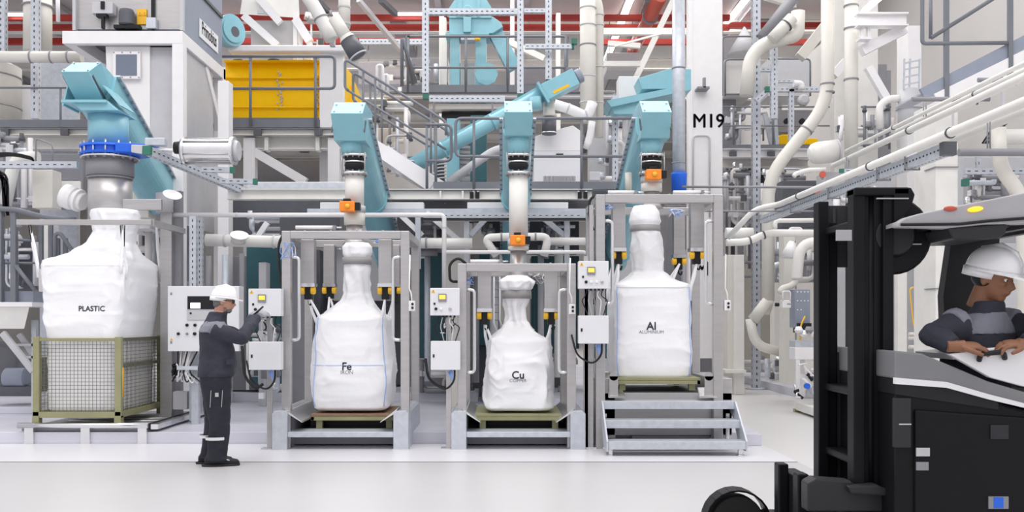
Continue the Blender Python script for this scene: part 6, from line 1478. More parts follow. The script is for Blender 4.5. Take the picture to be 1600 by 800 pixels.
# big ducts
t = thing('air_duct', 'thick cream duct bending under the roof right of the tall perforated mast', 'duct', P(1240, 70, 19))
MB().tube(arc([P(1166, 150, 19), P(1172, 92, 19), P(1190, 70, 19), P(1225, 60, 19), P(1246, 55, 19), P(1247, 18, 19)], .35, 8), .135, 22).build('tube_run', 'cream', t)
MB().tube([P(1206, 62, 18.8), P(1238, 28, 18.8)], .12, 20).build('branch', 'cream', t)
MB().lathe(P(1228, 40, 18.8), (.7, 0, .7), [(0, .135), (.03, .135)], 20).build('pipe_clamp', 'darkgrey', t)
pipe('air_pipe', 'dark slanting pipe under the roof right of the tall perforated mast', 'pipe', [P(1190, 60, 20), P(1245, -10, 20)], .12, 'midgrey')
one(MB().lathe(P(1163, 42, 24), (0, 0, -1), [(0, .02), (.7, .42)], 20), 'fabric_cone', 'lightgrey', 'pale cone hanging under the roof just right of the M19 column', 'cone')
t = thing('sensor_canister', 'white canister with turquoise rings left of the tall perforated mast', 'canister', P(1170, 152, 20))
MB().lathe(P(1170, 152, 20), (0, 0, 1), [(0, .09), (.1, .09)], 16).build('lower_ring', 'teal', t); MB().lathe(P(1170, 145, 20), (0, 0, 1), [(0, .09), (.26, .09)], 16).build('body', 'white', t); MB().lathe(P(1170, 124, 20), (0, 0, 1), [(0, .09), (.06, .09)], 16).build('upper_ring', 'teal', t)
MB().pbox(1166, 1171, 128, 138, 19.88, .02).build('display', 'darkgrey', t)
# strut frame
for (a, b_, w_, lb) in (((1209, 60), (1209, 186), .13, 'upright channel of the strut rack right of the tall perforated mast'), ((1236, 140), (1236, 232), .10, 'upright channel near the yellow covers on the right walkway'),
                      ((1202, 140), (1280, 140), .10, 'level channel of the strut rack right of the tall perforated mast'), ((1213, 127), (1246, 127), .06, 'short level channel above the strut rack level bar'), ((1188, 109), (1207, 109), .08, 'short channel joining the tall perforated mast and the rack'),
                      ((1181, 158), (1200, 140), .10, 'slanting channel foot of the strut rack')):
    channel(lb, P(*a, 19.6), P(*b_, 19.6), w_)
one(MB().pbox(1196, 1203, 135, 143, 19.5, .12), 'channel_plug', 'green', 'small green plastic cap on the strut rack by the tall perforated mast', 'cap')
pipe('vent_elbow', 'small white pipe elbow on top of the strut rack', 'pipe', arc([P(1240, 131, 19.4), P(1252, 131, 19.4), P(1252, 140, 19.4)], .08), .07, 'white')
t = thing('pump_set', 'cluster of pumps and yellow covers on the right walkway', 'pumps', P(1220, 226, 21.6))
for (x, y, r_) in ((1254, 158, 9), (1200, 190, 6)): MB().lathe(P(x, y, 21.3), (0, -1, .1), [(0, S(r_, 21)), (.1, S(r_, 21)), (.14, S(r_ * .6, 21))], 18).build('pump_head', 'lightgrey', t)
for (x, y) in ((1228, 190), (1252, 190)): MB().lathe(P(x, y, 21.3), (0, -1, 0), [(0, .06), (.08, .06)], 12).build('drain_port', 'black', t)
MB().pbox(1213, 1272, 172, 206, 21.5, .4).build('pump_block', 'midgrey', t)
MB().prism(L_(((1217, 226), (1217, 214), (1221, 210), (1235, 210), (1235, 226)), 21.2), (0, .3, 0)).build('motor_cover', 'yellow', t, .02)
MB().prism(L_(((1254, 226), (1262, 216), (1278, 216), (1278, 226)), 21.2), (0, .3, 0)).build('motor_cover', 'yellow', t, .02)
MB().beam(P(1195, 178, 21.2), P(1206, 226, 21.2), .1, .1).beam(P(1210, 178, 21.2), P(1214, 226, 21.2), .08, .08).build('stand', 'galv', t)
# tall cream pipes
pipe('riser_pipe', 'tall cream pipe bending left then straight down right of the tall perforated mast', 'pipe', [P(1293, -20, 17), P(1293, 162, 17), P(1200, 277, 17), P(1200, 470, 17)], .112, 'cream', .45, rings=(.29, .315, .45, .72), n=22)
t = thing('riser_pipe', 'offset lower cream pipe that curves into the grey column at the right', 'pipe', P(1225, 555, 17))
MB().lathe(P(1198, 492, 17), (.0, 0, 1), [(0, .06), (.25, .13)], 20).build('cone', 'cream', t)
MB().tube(arc([P(1172, 498, 17), P(1180, 540, 17), P(1230, 552, 17)], .35, 8), .085, 20).build('pipe_run', 'cream', t)
MB().tube([P(1200, 470, 16.9), P(1176, 500, 17)], .10, 18).build('link', 'cream', t)
pipe('riser_pipe', 'straight cream riser at the right with two black clamps', 'pipe', [P(1330, -20, 16.5), P(1330, 275, 16.5)], .112, 'cream', rings=(.1, .22, .49), n=22)
t = thing('filter_vessel', 'rounded white lying vessel in front of the right walkway end', 'vessel', P(1290, 240, 16.2))
c_ = P(1278, 241, 16.2); MB().lathe(c_ - V((.17, 0, 0)), (1, 0, .12), [(0, .02), (.02, .10), (.07, .16), (.16, .185), (.48, .19)], 26).build('shell', 'ivory', t)
MB().lathe(c_ + V((.31, 0, .05)), (1, 0, .12), [(0, .2), (.03, .2)], 26).build('end_ring', 'lightgrey', t)
pipe('air_pipe', 'narrow white pipe rising from the rounded lying vessel', 'pipe', [P(1311, 222, 16.2), P(1316, 195, 16.2), P(1316, 180, 16.2)], .03, 'white')
# pipes and tray running toward the viewer
def run(label, x0, y0, Y0, x1, y1, r, mk='ivory', rings=(), extra=None, n=14):
    """x0, y0: far end seen at distance Y0; the run keeps its X and Z and comes nearer until x1"""
    X = PX(x0, Y0); Z = PZ(y0, Y0); Y1 = X * F / (x1 - VX); pts = [V((X, Y0, Z)), V((X, Y1, Z))]
    if extra: pts = [P(*e) for e in extra] + pts
    return pipe('supply_pipe', label, 'pipe', pts, r, mk, .15, rings=rings, ringmat='darkgrey', n=n, ringr=1.25, ringw=.02)
run('lowest of the white pipes that run forward along the perforated tray', 1216, 320, 13.5, 2150, 0, .040, rings=(.18, .42, .6), extra=[(1137, 372, 13.8), (1180, 326, 13.6)])
run('second white pipe above the forward running tray, starting at the lying vessel', 1302, 259, 13.0, 2150, 0, .036, rings=(.3, .7))
run('thin white pipe running forward high at the right', 1322, 236, 12.6, 2150, 0, .022, rings=(.2, .6))
run('upper thin white pipe running forward to the corner column', 1402, 205, 12.0, 2150, 0, .028, rings=(.3,))
run('thick cream pipe running forward with two black clamps at the upper right', 1440, 238, 11.0, 2250, 0, .05, 'ivory', rings=(.4, .45))
Xc = PX(1478, 8.6); Zc = PZ(234, 8.6)
channel('long perforated cable tray running forward beside the white pipes', (Xc, 14.6, Zc), (Xc, 8.6, Zc), .105, 0, .075)
one(MB().box(Xc - .06, Xc + .06, 8.52, 8.6, Zc - .06, Zc + .06), 'channel_plug', 'darkgrey', 'dark square cap on the near end of the forward running tray', 'cap')
for k, f in enumerate((9.3, 10.0, 11.5, 13)):
    one(MB().box(Xc - .075, Xc + .075, f, f + .02, Zc - .075, Zc - .06).box(Xc - .075, Xc - .065, f, f + .02, Zc - .07, Zc + .07).box(Xc + .065, Xc + .075, f, f + .02, Zc - .07, Zc + .07), 'tray_bracket', 'midgrey', ('nearest', 'second nearest', 'third nearest', 'farthest')[k] + ' U bracket holding the forward running perforated tray', 'bracket', 'tray brackets')
for (x, y0, y1, Y, lb) in ((1322, 240, 330, 12.4, 'thin hanger rod crossing the white pipes beside the lying vessel'), (1543, 190, 232, 9, 'pair of thin hanger rods with loops at the far right'), (1443, 160, 182, 11, 'short hanger rod above the upper thin pipe')):
    one(MB().tube(L_(((x, y0), (x, y1)), Y), .008, 6).tube(L_(((x + 4, y0), (x + 4, y1)), Y), .008, 6), 'hanger_rod', 'midgrey', lb, 'rod')
channel('level perforated channel with green cap crossing the white pipes', P(1318, 267, 12.2), P(1420, 266, 12.2), .045, 1)
pipe('water_pipe', 'white level pipe that steps up just right of the tall perforated mast', 'pipe', arc([P(1135, 378 + 1, 14.5), P(1170, 378, 14.5), P(1197, 364, 14.5), P(1300, 364.5, 14.5)], .15), .055, 'ivory', rings=(.22, .36), ringmat='darkgrey', ringr=1.2)
pipe('water_pipe', 'thicker white level pipe ending at the tall perforated mast', 'pipe', [P(1134, 364, 15.5), P(1176, 364, 15.5)], .085, 'ivory')
pipe('water_pipe', 'thin white tube with round bend above the stepped level pipe', 'pipe', arc([P(1211, 358, 15), P(1211, 345, 15), P(1300, 344, 15)], .12), .035, 'ivory')
pipe('water_pipe', 'small white handle shaped pipe left of the truck mast', 'pipe', arc([P(1234, 366, 15), P(1234, 357, 15), P(1252, 357, 15), P(1252, 366, 15)], .06), .025, 'white')
t = thing('process_pipe', 'fat cream elbow pipe with cone left of the truck mast', 'pipe', P(1245, 400, 15.8))
MB().tube(arc([P(1300, 378, 15.8), P(1250, 380, 15.8), P(1245, 430, 15.8), P(1245, 436, 15.8)], .3, 8), .09, 18).build('pipe_run', 'ivory', t)
MB().lathe(P(1234, 403, 16), (0.1, 0, 1), [(0, .17), (.28, .04)], 20).build('cone', 'white', t)
MB().tube(arc([P(1245, 400, 15.8), P(1244, 444, 15.8), P(1222, 451, 15.8), P(1218, 458, 15.8)], .12), .055, 14).build('branch', 'cream', t)
# lower right: columns, pumps, skid
structure(MB().pbox(1225, 1242, 362, 600, 16.5, .3), 'column', 'cream')
t = thing('pump_skid', 'white pump skid with pipes and valves standing left of the truck mast', 'machine', P(1262, 640, 15.2))
MB().hexa([(PX(1241, 15.4), 15.4, .04), (PX(1300, 13.4), 13.4, .04), (PX(1300, 13.4) + .8, 13.4, .04), (PX(1241, 15.4) + 1.2, 15.6, .04), (PX(1241, 15.4), 15.4, .16), (PX(1300, 13.4), 13.4, .16), (PX(1300, 13.4) + .8, 13.4, .16), (PX(1241, 15.4) + 1.2, 15.6, .16)]).build('base_frame', 'ivory', t)
MB().box(PX(1242, 15.3), PX(1242, 15.3) + .1, 15.3, 15.4, 0, .05).box(PX(1290, 13.9), PX(1290, 13.9) + .1, 13.9, 14, 0, .05).build('foot', 'olive', t)
MB().pbox(1242, 1300, 543, 562, 15, .3).build('trough', 'white', t, .01)
MB().pbox(1242, 1300, 532, 543, 15.1, .3).build('cover', 'galv', t, .01)
MB().pbox(1244, 1250, 562, 620, 15, .06).pbox(1250, 1300, 585, 592, 15, .06).build('leg', 'white', t); MB().pbox(1252, 1258, 562, 620, 15.3, .06).build('leg', 'white', t)
for (x, y, r_, mk) in ((1272, 590, 8, 'bright'), (1268, 612, 9, 'lightgrey'), (1285, 575, 6, 'bright')):
    MB().lathe(P(x, y, 15), (0, -1, 0), [(0, S(r_, 15)), (.05, S(r_, 15)), (.08, S(r_ * .5, 15)), (.2, S(r_ * .5, 15))], 18).build('pump', mk, t)
MB().lathe(P(1260, 603, 14.9), (0, -1, 0), [(0, .045), (.06, .045)], 14).build('blue_valve', 'blue', t)
random.seed(8)
for k in range(9):
    x = random.uniform(1244, 1276); y = random.uniform(570, 622)
    MB().tube(arc(L_(((x, y), (x + random.uniform(-10, 10), y + random.uniform(-4, 4)), (x + random.uniform(-8, 12), y + random.uniform(-14, 14))), 14.9), .05), random.uniform(.012, .025), 8).build('pipe_run', random.choice(['bright', 'white', 'black']), t)
for k in range(5): MB().lathe(P(1248 + k * 8, 520 + (k % 2) * 6, 15), (0, 0, 1), [(0, .05), (.04, .07), (.1, .04)], 12).build('coupling', ('white', 'bright', 'midgrey')[k % 3], t)
t = thing('control_cabinet', 'dark blue grey cabinet dotted with bolts left of the truck mast', 'cabinet', P(1255, 545, 15.6))
MB().pbox(1242, 1266, 452, 512, 15.6, .3).build('housing', 'bluegrey', t, .01)
mb = MB()
for k in range(10): mb.lathe(P(1246 + (k % 4) * 5.5, 456 + (k // 4) * 14, 15.6), (0, -1, 0), [(0, .012), (.01, .012)], 6)
mb.build('bolt', 'white', t)
MB().pbox(1248, 1268, 505, 520, 15.5, .3).build('lower_block', 'black', t)
one(MB().tube(arc(L_(((1258, 494), (1251, 508), (1250, 545)), 15.2), .1), .014, 8), 'earth_cable', 'hook', 'yellow green cable hanging from the dark bolt dotted cabinet', 'cable')
t = thing('emergency_switch', 'small white switch box with tube frame left of the truck mast', 'switch', P(1228, 482, 15.5))
MB().pbox(1222, 1236, 469, 481, 15.5, .1).build('housing', 'white', t, .01); MB().tube(arc(L_(((1223, 470), (1223, 455), (1235, 455), (1235, 470)), 15.5), .04), .012, 8).build('frame_tube', 'white', t)
MB().lathe(P(1217, 476, 15.5), (-1, 0, 0), [(0, .03), (.06, .03)], 12).build('knob', 'black', t)
for (x, y) in ((1231, 475), (1234, 475)): MB().lathe(P(x, y, 15.5), (0, -1, 0), [(0, .012), (.01, .012)], 8).build('push_button', 'midgrey', t)
# dense grey machinery blocks in the low right background
random.seed(12)
blk = [('midgrey', 'pale rear machine wall right of the M19 column under the walkway', 1130, 1225, 262, 360, 25, 'machine_wall', 'panel'),
       ('plaster', 'brownish grey plaster wall part behind the offset cream pipe', 1128, 1245, 400, 590, 27, 'plaster_partition', 'panel'),
       ('darkgrey', 'large dark grey crusher housing left of the truck mast top', 1222, 1300, 282, 356, 18.5, 'crusher', 'machine'),
       ('midgrey', 'grey rack of shelves behind the fat cream elbow pipe', 1206, 1300, 398, 440, 19, 'rack', 'rack'),
       ('lightgrey', 'pale machine block under the forward running white pipes', 1290, 1400, 268, 632, 16.5, 'machine_block', 'machine'),
       ('lightgrey', 'pale grey machine behind the column at the far right', 1505, 1700, 245, 640, 14.5, 'machine_block', 'machine'),
       ('midgrey', 'grey machine behind the driver\'s roof guard', 1500, 1760, 290, 632, 15.5, 'machine_block', 'machine'),
       ('lightgrey', 'pale cabinet seen behind the driver\'s helmet', 1560, 1760, 380, 662, 13.5, 'machine_block', 'machine'),
       ('lightgrey', 'grey cabinet glimpsed between the truck mast and its body', 1395, 1440, 400, 636, 16, 'machine_block', 'machine')]
for (mk, lb, x0_, x1_, y0_, y1_, Y, nm, ct) in blk: bx(nm, mk, lb, ct, x0_, x1_, y0_, y1_, Y, .5)
t = thing('pipe_rack', 'row of upright grey pipes below the walkway right of the M19 column', 'pipes', P(1150, 360, 22))
for k, x in enumerate((1136, 1145, 1157, 1165, 1172, 1190, 1215, 1222)):
    MB().tube(L_(((x, 262), (x, 420)), 21.8 + (k % 3) * .2), (.03, .05, .08)[k % 3], 10).build('upright_pipe', ('midgrey', 'darkgrey', 'lightgrey', 'ivory')[k % 4], t)
for y in (268, 300, 330, 410, 432): MB().tube(L_(((1130, y), (1228, y)), 21.7), .03, 8).build('cross_pipe', 'midgrey', t)
one(MB().tube(arc(L_(((1000, 292), (1280, 292)), 13)if 0 else L_(((1066, 292), (1360, 293)), 12.9), .1), .016, 8), 'tie_rod', 'midgrey', 'long thin grey rod level right of the blue pipe socket', 'rod')
one(MB().tube(L_(((1100, 330), (1300, 330)), 13.5), .012, 8), 'tie_rod', 'midgrey', 'lower long thin grey rod right of the Al frame', 'rod')
random.seed(21)
for k, (x, y, lb) in enumerate(((1285, 273, 'red hand valve on the white pipes near the lying vessel'), (1276, 298, 'small red valve lower behind the forward running pipes'))):
    t = thing('hand_valve', lb, 'valve', P(x, y, 14)); MB().lathe(P(x, y, 14), (0, -1, .2), [(0, .05), (.02, .05)], 14).build('handwheel', 'redpipe', t); MB().tube([P(x, y, 14), P(x, y + 6, 14.1)], .02, 8).build('stem', 'steel', t)
pipe('air_pipe', 'white hooked pipe near the red hand valve', 'pipe', arc([P(1240, 276, 14.6), P(1243, 272, 14.6), P(1260, 266, 14.6), P(1290, 265, 14.6)], .1), .035, 'ivory')
# ---------------- upper right: roof steel and stairs
one(MB().ibeam(P(1338, 32, 16), P(1416, 32, 16), .2, .22, .025), 'roof_beam', 'white', 'bright white I beam end at the upper right beside the riser', 'beam')
one(MB().pbox(1346, 1350, 42, 58, 16, .1).pbox(1356, 1360, 42, 58, 16, .1).pbox(1344, 1362, 57, 61, 15.95, .2), 'hanger_bracket', 'white', 'twin white hanger bracket below the bright I beam end', 'bracket')
brace(P(1346, 80, 16.2), P(1412, 46, 16.2), .17, 'wide white slanting brace at the upper right', 'white')
brace(P(1356, 105, 16), P(1388, 160, 16), .12, 'white brace slanting down right of the straight cream riser', 'white')
brace(P(1302, 118, 18.4), P(1322, 96, 18.4), .16, 'short white brace between the two tall cream risers', 'white')
brace(P(1198, -5, 22), P(1240, 8, 24), .14, 'white brace near the roof above the cream duct bend')
brace(P(1250, 90, 21), P(1290, 40, 21), .22, 'pale wide brace behind the tall bending cream pipe', 'cream')
one(MB().pbox(1374, 1392, 110, 330, 22.4, .3), 'steel_upright', 'midgrey', 'dark grey round backed column right of the straight cream riser', 'column')
t = thing('staircase', 'steep grey upper stairs with railing at the upper right corner', 'stairs', P(1440, 150, 12))
Yt = 12.2
MB().beam(P(1441, 148, Yt), P(1900, -88, Yt), .05, .16).build('stringer', 'bluegrey', t)
MB().beam(P(1441, 148, Yt + .9), P(1900, -88, Yt + .9), .05, .16).build('stringer', 'bluegrey', t)
MB().beam(P(1455, 158, Yt + .1), P(1910, -63, Yt + .1), .3, .13).build('white_underbeam', 'white', t)
for (x, y1) in ((1480, 160), (1580, 118)): MB().pbox(x - 3.5, x + 3.5, -30, y1, Yt - .06, .05).build('post', 'railgrey', t)
MB().tube(arc(L_(((1452, -20), (1441, -20), (1441, 68), (1574, 67)), Yt - .05), .05), .026, 10).build('rail_loop', 'railgrey', t)
MB().tube(arc(L_(((1454, -20), (1454, 60)), Yt + .8), .05), .024, 10).build('rail_loop', 'railgrey', t)
MB().tube(L_(((1455, 59), (1900, -222)), Yt - .05), .026, 10).build('handrail', 'railgrey', t)
for k in range(18): 
    q = P(1455 + k * 24, 145 - k * 12.4, Yt); MB().box(q.x - .1, q.x + .1, Yt, Yt + .9, q.z, q.z + .02).build('tread', 'galv', t)
t = thing('walkway', 'landing at the far right edge joining the upper stairs', 'platform', P(1600, 120, 12.6))
MB().prism(L_(((1573, 122), (1640, 84), (1640, 98), (1573, 134)), 12.5), (0, .9, 0)).build('edge_beam', 'ivory', t)
for (x0_, x1_, y, Y, lb) in ((1425, 1546, 155, 11.4, 'grey level bracket bar above the thick forward pipe'), (1528, 1598, 125, 11.2, 'shorter grey bracket bar at the far right under the stairs')):
    t = thing('bracket_bar', lb, 'bracket', P(x0_, y, Y)); MB().tube(L_(((x0_, y), (x1_, y)), Y), .028, 8).build('bar', 'midgrey', t)
    for f in (.55, .85): MB().pbox(x0_ + (x1_ - x0_) * f - 1, x0_ + (x1_ - x0_) * f + 1, y - 6, y + 8, Y - .04, .03).build('clip', 'darkgrey', t)
    MB().pbox(x0_ + (x1_ - x0_) * .55 if x1_ > 1590 else x0_ + 65, (x0_ + (x1_ - x0_) * .55 + 4) if x1_ > 1590 else x0_ + 66, y, y + 40, Y, .05).build('hanger', 'lightgrey', t)
t = thing('filter_drum', 'grey flanged drum with a small ladder rack on top at the upper right', 'drum', P(1421, 200, 14.5))
MB().lathe(P(1421, 205, 14.5), (0, 0, 1), [(0, .17), (.33, .17), (.33, .2), (.36, .2), (.36, .17), (.62, .17)], 28).build('shell', 'lightgrey', t)
for (xx) in (1412, 1421, 1436): MB().beam(P(xx, 140, 14.4), P(xx + 1, 92, 14.4), .02, .03).build('rack_upright', 'galv', t)
for y in (96, 106, 118, 130): MB().beam(P(1412, y + 3, 14.4), P(1436, y - 2, 14.4), .02, .02).build('rack_rung', 'galv', t)
pipe('air_pipe', 'white pipe loop left of the grey flanged drum', 'pipe', arc([P(1375, 200, 14.5), P(1374, 164, 14.5), P(1390, 154, 14.5), P(1406, 154, 14.5)], .15), .055, 'ivory')
pipe('air_duct', 'cream duct elbow above the truck roof guard at the far right', 'duct', arc([P(1560, 200, 11.5), P(1562, 262, 11.5), P(1592, 300, 11.5), P(1600, 340, 11.5), P(1600, 680, 11.5)], .3, 8), .085, 'cream', rings=(), n=18)
pipe('air_pipe', 'fat white pipe level at the far right edge above the grey bar', 'pipe', [P(1560, 214, 12.5), P(1850, 210, 12.5)], .10, 'ivory', rings=(.3,))
one(MB().tube(L_(((1498, 238), (1900, 238)), 11.3), .045, 12), 'bracket_tube', 'midgrey', 'dark level tube behind the far right hanger loops', 'tube')
channel('level perforated channel with green cap behind the truck roof guard', P(1506, 268, 13), P(1800, 267, 13), .08)
one(MB().pbox(1507, 1515, 279, 290, 12.9, .1), 'channel_plug', 'green', 'small green plastic cap right of the square corner column', 'cap')
channel('upright perforated post behind the driver\'s roof guard', P(1528, 400, 14), P(1528, 245, 14), .06)
t = thing('cable_ladder', 'bundle of dark cables climbing at the far right edge', 'cables', P(1545, 225, 11.8))
for k in range(7): MB().tube(arc(L_(((1535 + k * 2, 224), (1548 + k * 2, 205), (1556 + k * 5, 180)), 11.9), .1), .012, 6).build('cable', ('black', 'midgrey')[k % 2], t)
t = thing('valve_post', 'cream post with small pipes between the truck mast and the corner column', 'pipes', P(1412, 570, 14))
MB().pbox(1403, 1417, 408, 600, 14, .12).build('post', 'ivory', t)
MB().tube(arc(L_(((1432, 400), (1432, 560), (1424, 560)), 13.6), .05), .03, 10).build('pipe_run', 'ivory', t)
for y in (522, 528, 542): MB().tube(L_(((1420, y), (1434, y)), 13.6), .025, 8).build('branch', 'cream', t)
MB().tube(arc(L_(((1434, 448), (1421, 450), (1427, 505), (1431, 520)), 13.5), .1), .01, 6).build('earth_cable', 'hook', t)

# ================================================================== low background behind the stations
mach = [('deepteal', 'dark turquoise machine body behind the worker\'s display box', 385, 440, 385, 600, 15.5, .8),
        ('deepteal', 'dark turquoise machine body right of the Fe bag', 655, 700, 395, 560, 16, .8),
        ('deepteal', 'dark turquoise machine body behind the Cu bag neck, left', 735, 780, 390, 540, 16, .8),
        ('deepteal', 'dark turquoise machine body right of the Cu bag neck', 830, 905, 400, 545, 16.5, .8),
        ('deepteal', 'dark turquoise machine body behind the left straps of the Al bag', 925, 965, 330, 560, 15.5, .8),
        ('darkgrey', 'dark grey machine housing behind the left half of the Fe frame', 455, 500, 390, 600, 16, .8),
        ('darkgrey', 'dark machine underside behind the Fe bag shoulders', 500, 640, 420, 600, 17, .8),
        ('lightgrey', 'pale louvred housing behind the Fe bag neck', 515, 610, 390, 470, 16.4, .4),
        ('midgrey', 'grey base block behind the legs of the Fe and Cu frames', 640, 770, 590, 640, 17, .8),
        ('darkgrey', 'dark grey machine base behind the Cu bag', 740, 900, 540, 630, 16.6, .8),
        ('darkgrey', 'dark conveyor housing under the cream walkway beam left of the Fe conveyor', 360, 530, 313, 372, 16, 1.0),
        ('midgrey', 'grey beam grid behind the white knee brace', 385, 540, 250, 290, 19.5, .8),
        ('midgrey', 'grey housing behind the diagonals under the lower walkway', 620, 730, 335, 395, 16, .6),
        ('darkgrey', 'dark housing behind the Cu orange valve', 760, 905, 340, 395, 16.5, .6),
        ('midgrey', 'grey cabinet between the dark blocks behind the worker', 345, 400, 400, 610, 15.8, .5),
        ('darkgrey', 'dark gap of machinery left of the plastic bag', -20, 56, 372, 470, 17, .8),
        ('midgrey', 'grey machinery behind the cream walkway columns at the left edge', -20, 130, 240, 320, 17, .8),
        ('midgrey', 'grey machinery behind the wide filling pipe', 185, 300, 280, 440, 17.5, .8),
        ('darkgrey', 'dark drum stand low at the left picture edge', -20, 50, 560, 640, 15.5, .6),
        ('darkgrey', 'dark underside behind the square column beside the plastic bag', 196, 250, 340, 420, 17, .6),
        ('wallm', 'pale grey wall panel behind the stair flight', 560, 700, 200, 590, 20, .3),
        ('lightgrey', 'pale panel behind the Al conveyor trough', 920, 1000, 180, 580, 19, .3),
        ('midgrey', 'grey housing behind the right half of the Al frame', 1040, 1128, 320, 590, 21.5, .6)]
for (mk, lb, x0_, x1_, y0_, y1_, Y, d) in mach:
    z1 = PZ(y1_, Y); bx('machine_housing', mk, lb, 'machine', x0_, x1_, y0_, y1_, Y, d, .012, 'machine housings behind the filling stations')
# left edge: stairs, trough, wheel
t = thing('service_stairs', 'dark grey tube railing and steps at the left edge behind the plastic bag', 'stairs', P(20, 480, 13.5))
Yv_ = 13.4
MB().pbox(16, 24, 325, 472, Yv_, .08).build('post', 'railgrey', t); MB().pbox(-6, 2, 325, 472, Yv_, .08).build('post', 'railgrey', t)
MB().tube(arc(L_(((-20, 327), (20, 326), (75, 341), (118, 343)), Yv_), .2), .035, 10).build('handrail', 'railgrey', t)
for (x0_, x1_, y0_, y1_) in ((60, 66, 350, 420), (75, 81, 350, 420), (86, 92, 372, 430), (98, 104, 372, 430)): MB().pbox(x0_, x1_, y0_, y1_, Yv_ + .2, .05).build('baluster', 'railgrey', t)
MB().tube(arc(L_(((86, 430), (86, 366), (94, 364), (120, 402)), Yv_ + .1), .1), .03, 10).build('rail_loop', 'railgrey', t)
MB().tube(L_(((24, 415), (56, 455)), Yv_), .03, 8).build('brace_tube', 'railgrey', t)
MB().tube(L_(((-20, 373), (60, 376)), Yv_ + .1), .018, 8).tube(L_(((-20, 411), (60, 411)), Yv_ + .1), .018, 8).build('mid_rail', 'railgrey', t)
MB().pbox(-20, 52, 455, 472, Yv_ + .1, .5).build('landing', 'bluegrey', t)
t = thing('vibrating_trough', 'cream vibrating trough on slanting legs at the left edge', 'machine', P(20, 600, 13.2))
MB().hexa([P(-20, 514, 13), P(38, 514, 13), P(38, 514, 13.8), P(-20, 514, 13.8), P(-20, 476, 12.9), P(47, 476, 12.9), P(47, 476, 13.9), P(-20, 476, 13.9)]).build('trough', 'ivory', t, .01)
MB().pbox(-20, 50, 472, 479, 12.88, 1).build('rim', 'white', t)
MB().beam(P(4, 520, 13), P(52, 580, 13), .06, .08).build('slanting_leg', 'lightgrey', t); MB().beam(P(30, 522, 13.4), P(56, 560, 13.4), .05, .07).build('slanting_leg', 'lightgrey', t)
MB().pbox(49, 56, 500, 640, 13.3, .08).build('leg', 'galv', t); MB().pbox(25, 56, 537, 541, 13.3, .06).pbox(40, 56, 556, 560, 13.3, .06).build('cross_bar', 'lightgrey', t)
t = thing('drive_wheel_unit', 'dark round pulley and motor low at the left edge', 'motor', P(10, 620, 14))
MB().lathe(P(-6, 565, 14), (1, -.8, 0), [(0, .30), (.1, .30), (.1, .22), (.14, .22)], 28).build('pulley', 'midgrey', t)
MB().lathe(P(8, 590, 13.8), (1, 0, 0), [(0, .12), (.02, .14), (.3, .14), (.33, .1)], 20).build('motor', 'bluegrey', t)
MB().pbox(-10, 48, 604, 612, 13.7, .5).build('base_plate', 'darkgrey', t)
for (x0_, x1_, y0_, y1_, Y, mk, lb) in ((50, 82, 265, 325, 14.5, 'cream', 'cream rectangular duct below the cable tray at the left'), (60, 78, 350, 470, 14.6, 'ivory', 'cream post behind the left bag loop'), (205, 232, 285, 340, 14.6, 'cream', 'square cream duct right of the wide filling pipe')):
    bx('duct_box', mk, lb, 'duct', x0_, x1_, y0_, y1_, Y, .3)
channel('level perforated channel at the left edge beside the blue valve', P(-20, 258, 13.2), P(122, 258, 13.2), .09)
t = thing('cable_bundle', 'thick bundle of black cables at the left edge under the walkway', 'cables', P(10, 340, 13.4))
random.seed(4)
for k in range(12):
    y = 268 + k * .8; MB().tube(arc(L_(((-20, y), (random.uniform(0, 14), y + random.uniform(-4, 6)), (random.uniform(4, 14), 330 + random.uniform(-10, 10))), 13.5), .2), .014, 6).build('cable', 'black', t)
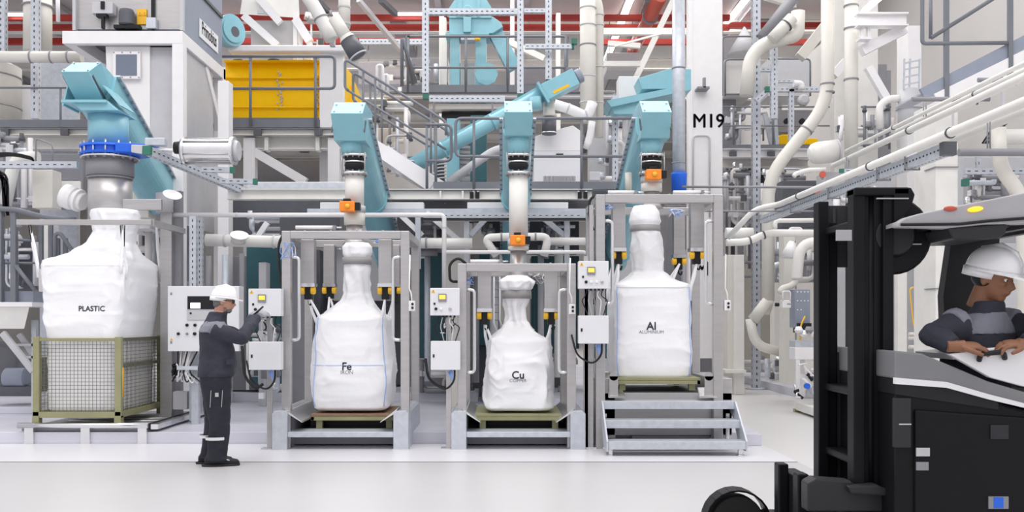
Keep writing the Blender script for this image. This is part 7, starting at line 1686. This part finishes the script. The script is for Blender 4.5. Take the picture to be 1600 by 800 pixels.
for k in range(5): MB().tube(arc(L_(((-20, 240 + k * 2), (20, 238 + k), (52, 246 + k), (54, 258)), 13.5), .15), .01, 6).build('cable', 'black', t)
pipe('air_pipe', 'white pipe bend low behind the cable channel at the left edge', 'pipe', arc([P(8, 320, 14.2), P(20, 262, 14.2), P(30, 246, 14.2), P(60, 246, 14.2)], .3), .09, 'ivory')
t = thing('conduit_loop', 'thin steel conduit frame above the cream duct at the left', 'frame', P(68, 258, 14))
MB().tube(arc(L_(((56, 262), (56, 216), (82, 226), (82, 262)), 14), .05), .012, 6).build('conduit', 'midgrey', t)
bx('steel_bracket', 'ivory', 'cream gusset plate with bolts behind the wide filling pipe', 'bracket', 84, 125, 283, 318, 14.8, .05)
mb = MB()
for (x, y) in ((99, 290), (110, 283), (112, 288), (104, 285), (90, 298)): mb.lathe(P(x, y, 14.78), (0, -1, 0), [(0, .02), (.02, .02)], 8)
# rows of thin clutter pipes low behind the frames
random.seed(33)
cl = [('slim grey service pipe', 's')]
spots = [(462, 'left of the Fe bag', 16), (668, 'between the Fe frame and the Cu boxes', 15), (742, 'left of the Cu bag neck', 15), (772, 'just left of the Cu bag neck', 15), (845, 'right of the Cu bag neck', 15.4), (873, 'between the Cu hook and the frame post', 15), (352, 'above the worker\'s helmet', 14.2), (378, 'right of the worker\'s helmet', 14.4), (326, 'between the perforated posts and the helmet', 14.2), (1068, 'behind the right strap of the Al bag', 15)]
for (x, where, Y) in spots:
    w_ = random.choice((.04, .05, .07)); one(MB().tube(L_(((x, random.uniform(372, 400)), (x, random.uniform(560, 600))), Y), w_, 12), 'service_pipe', random.choice(['lightgrey', 'galv', 'midgrey', 'ivory']), 'slim upright service pipe ' + where, 'pipe', 'service pipes behind the frames')
t = thing('cable_chain', 'white chain ladder hanging left of the Cu bag neck', 'chain', P(776, 510, 13))
MB().tube(L_(((772, 430), (772, 505), (778, 520)), 13), .012, 8).tube(L_(((781, 430), (781, 500), (786, 515)), 13), .012, 8).build('side_strand', 'white', t)
for k in range(6): MB().tube(L_(((772, 440 + k * 12), (781, 440 + k * 12)), 13), .008, 6).build('rung', 'midgrey', t)
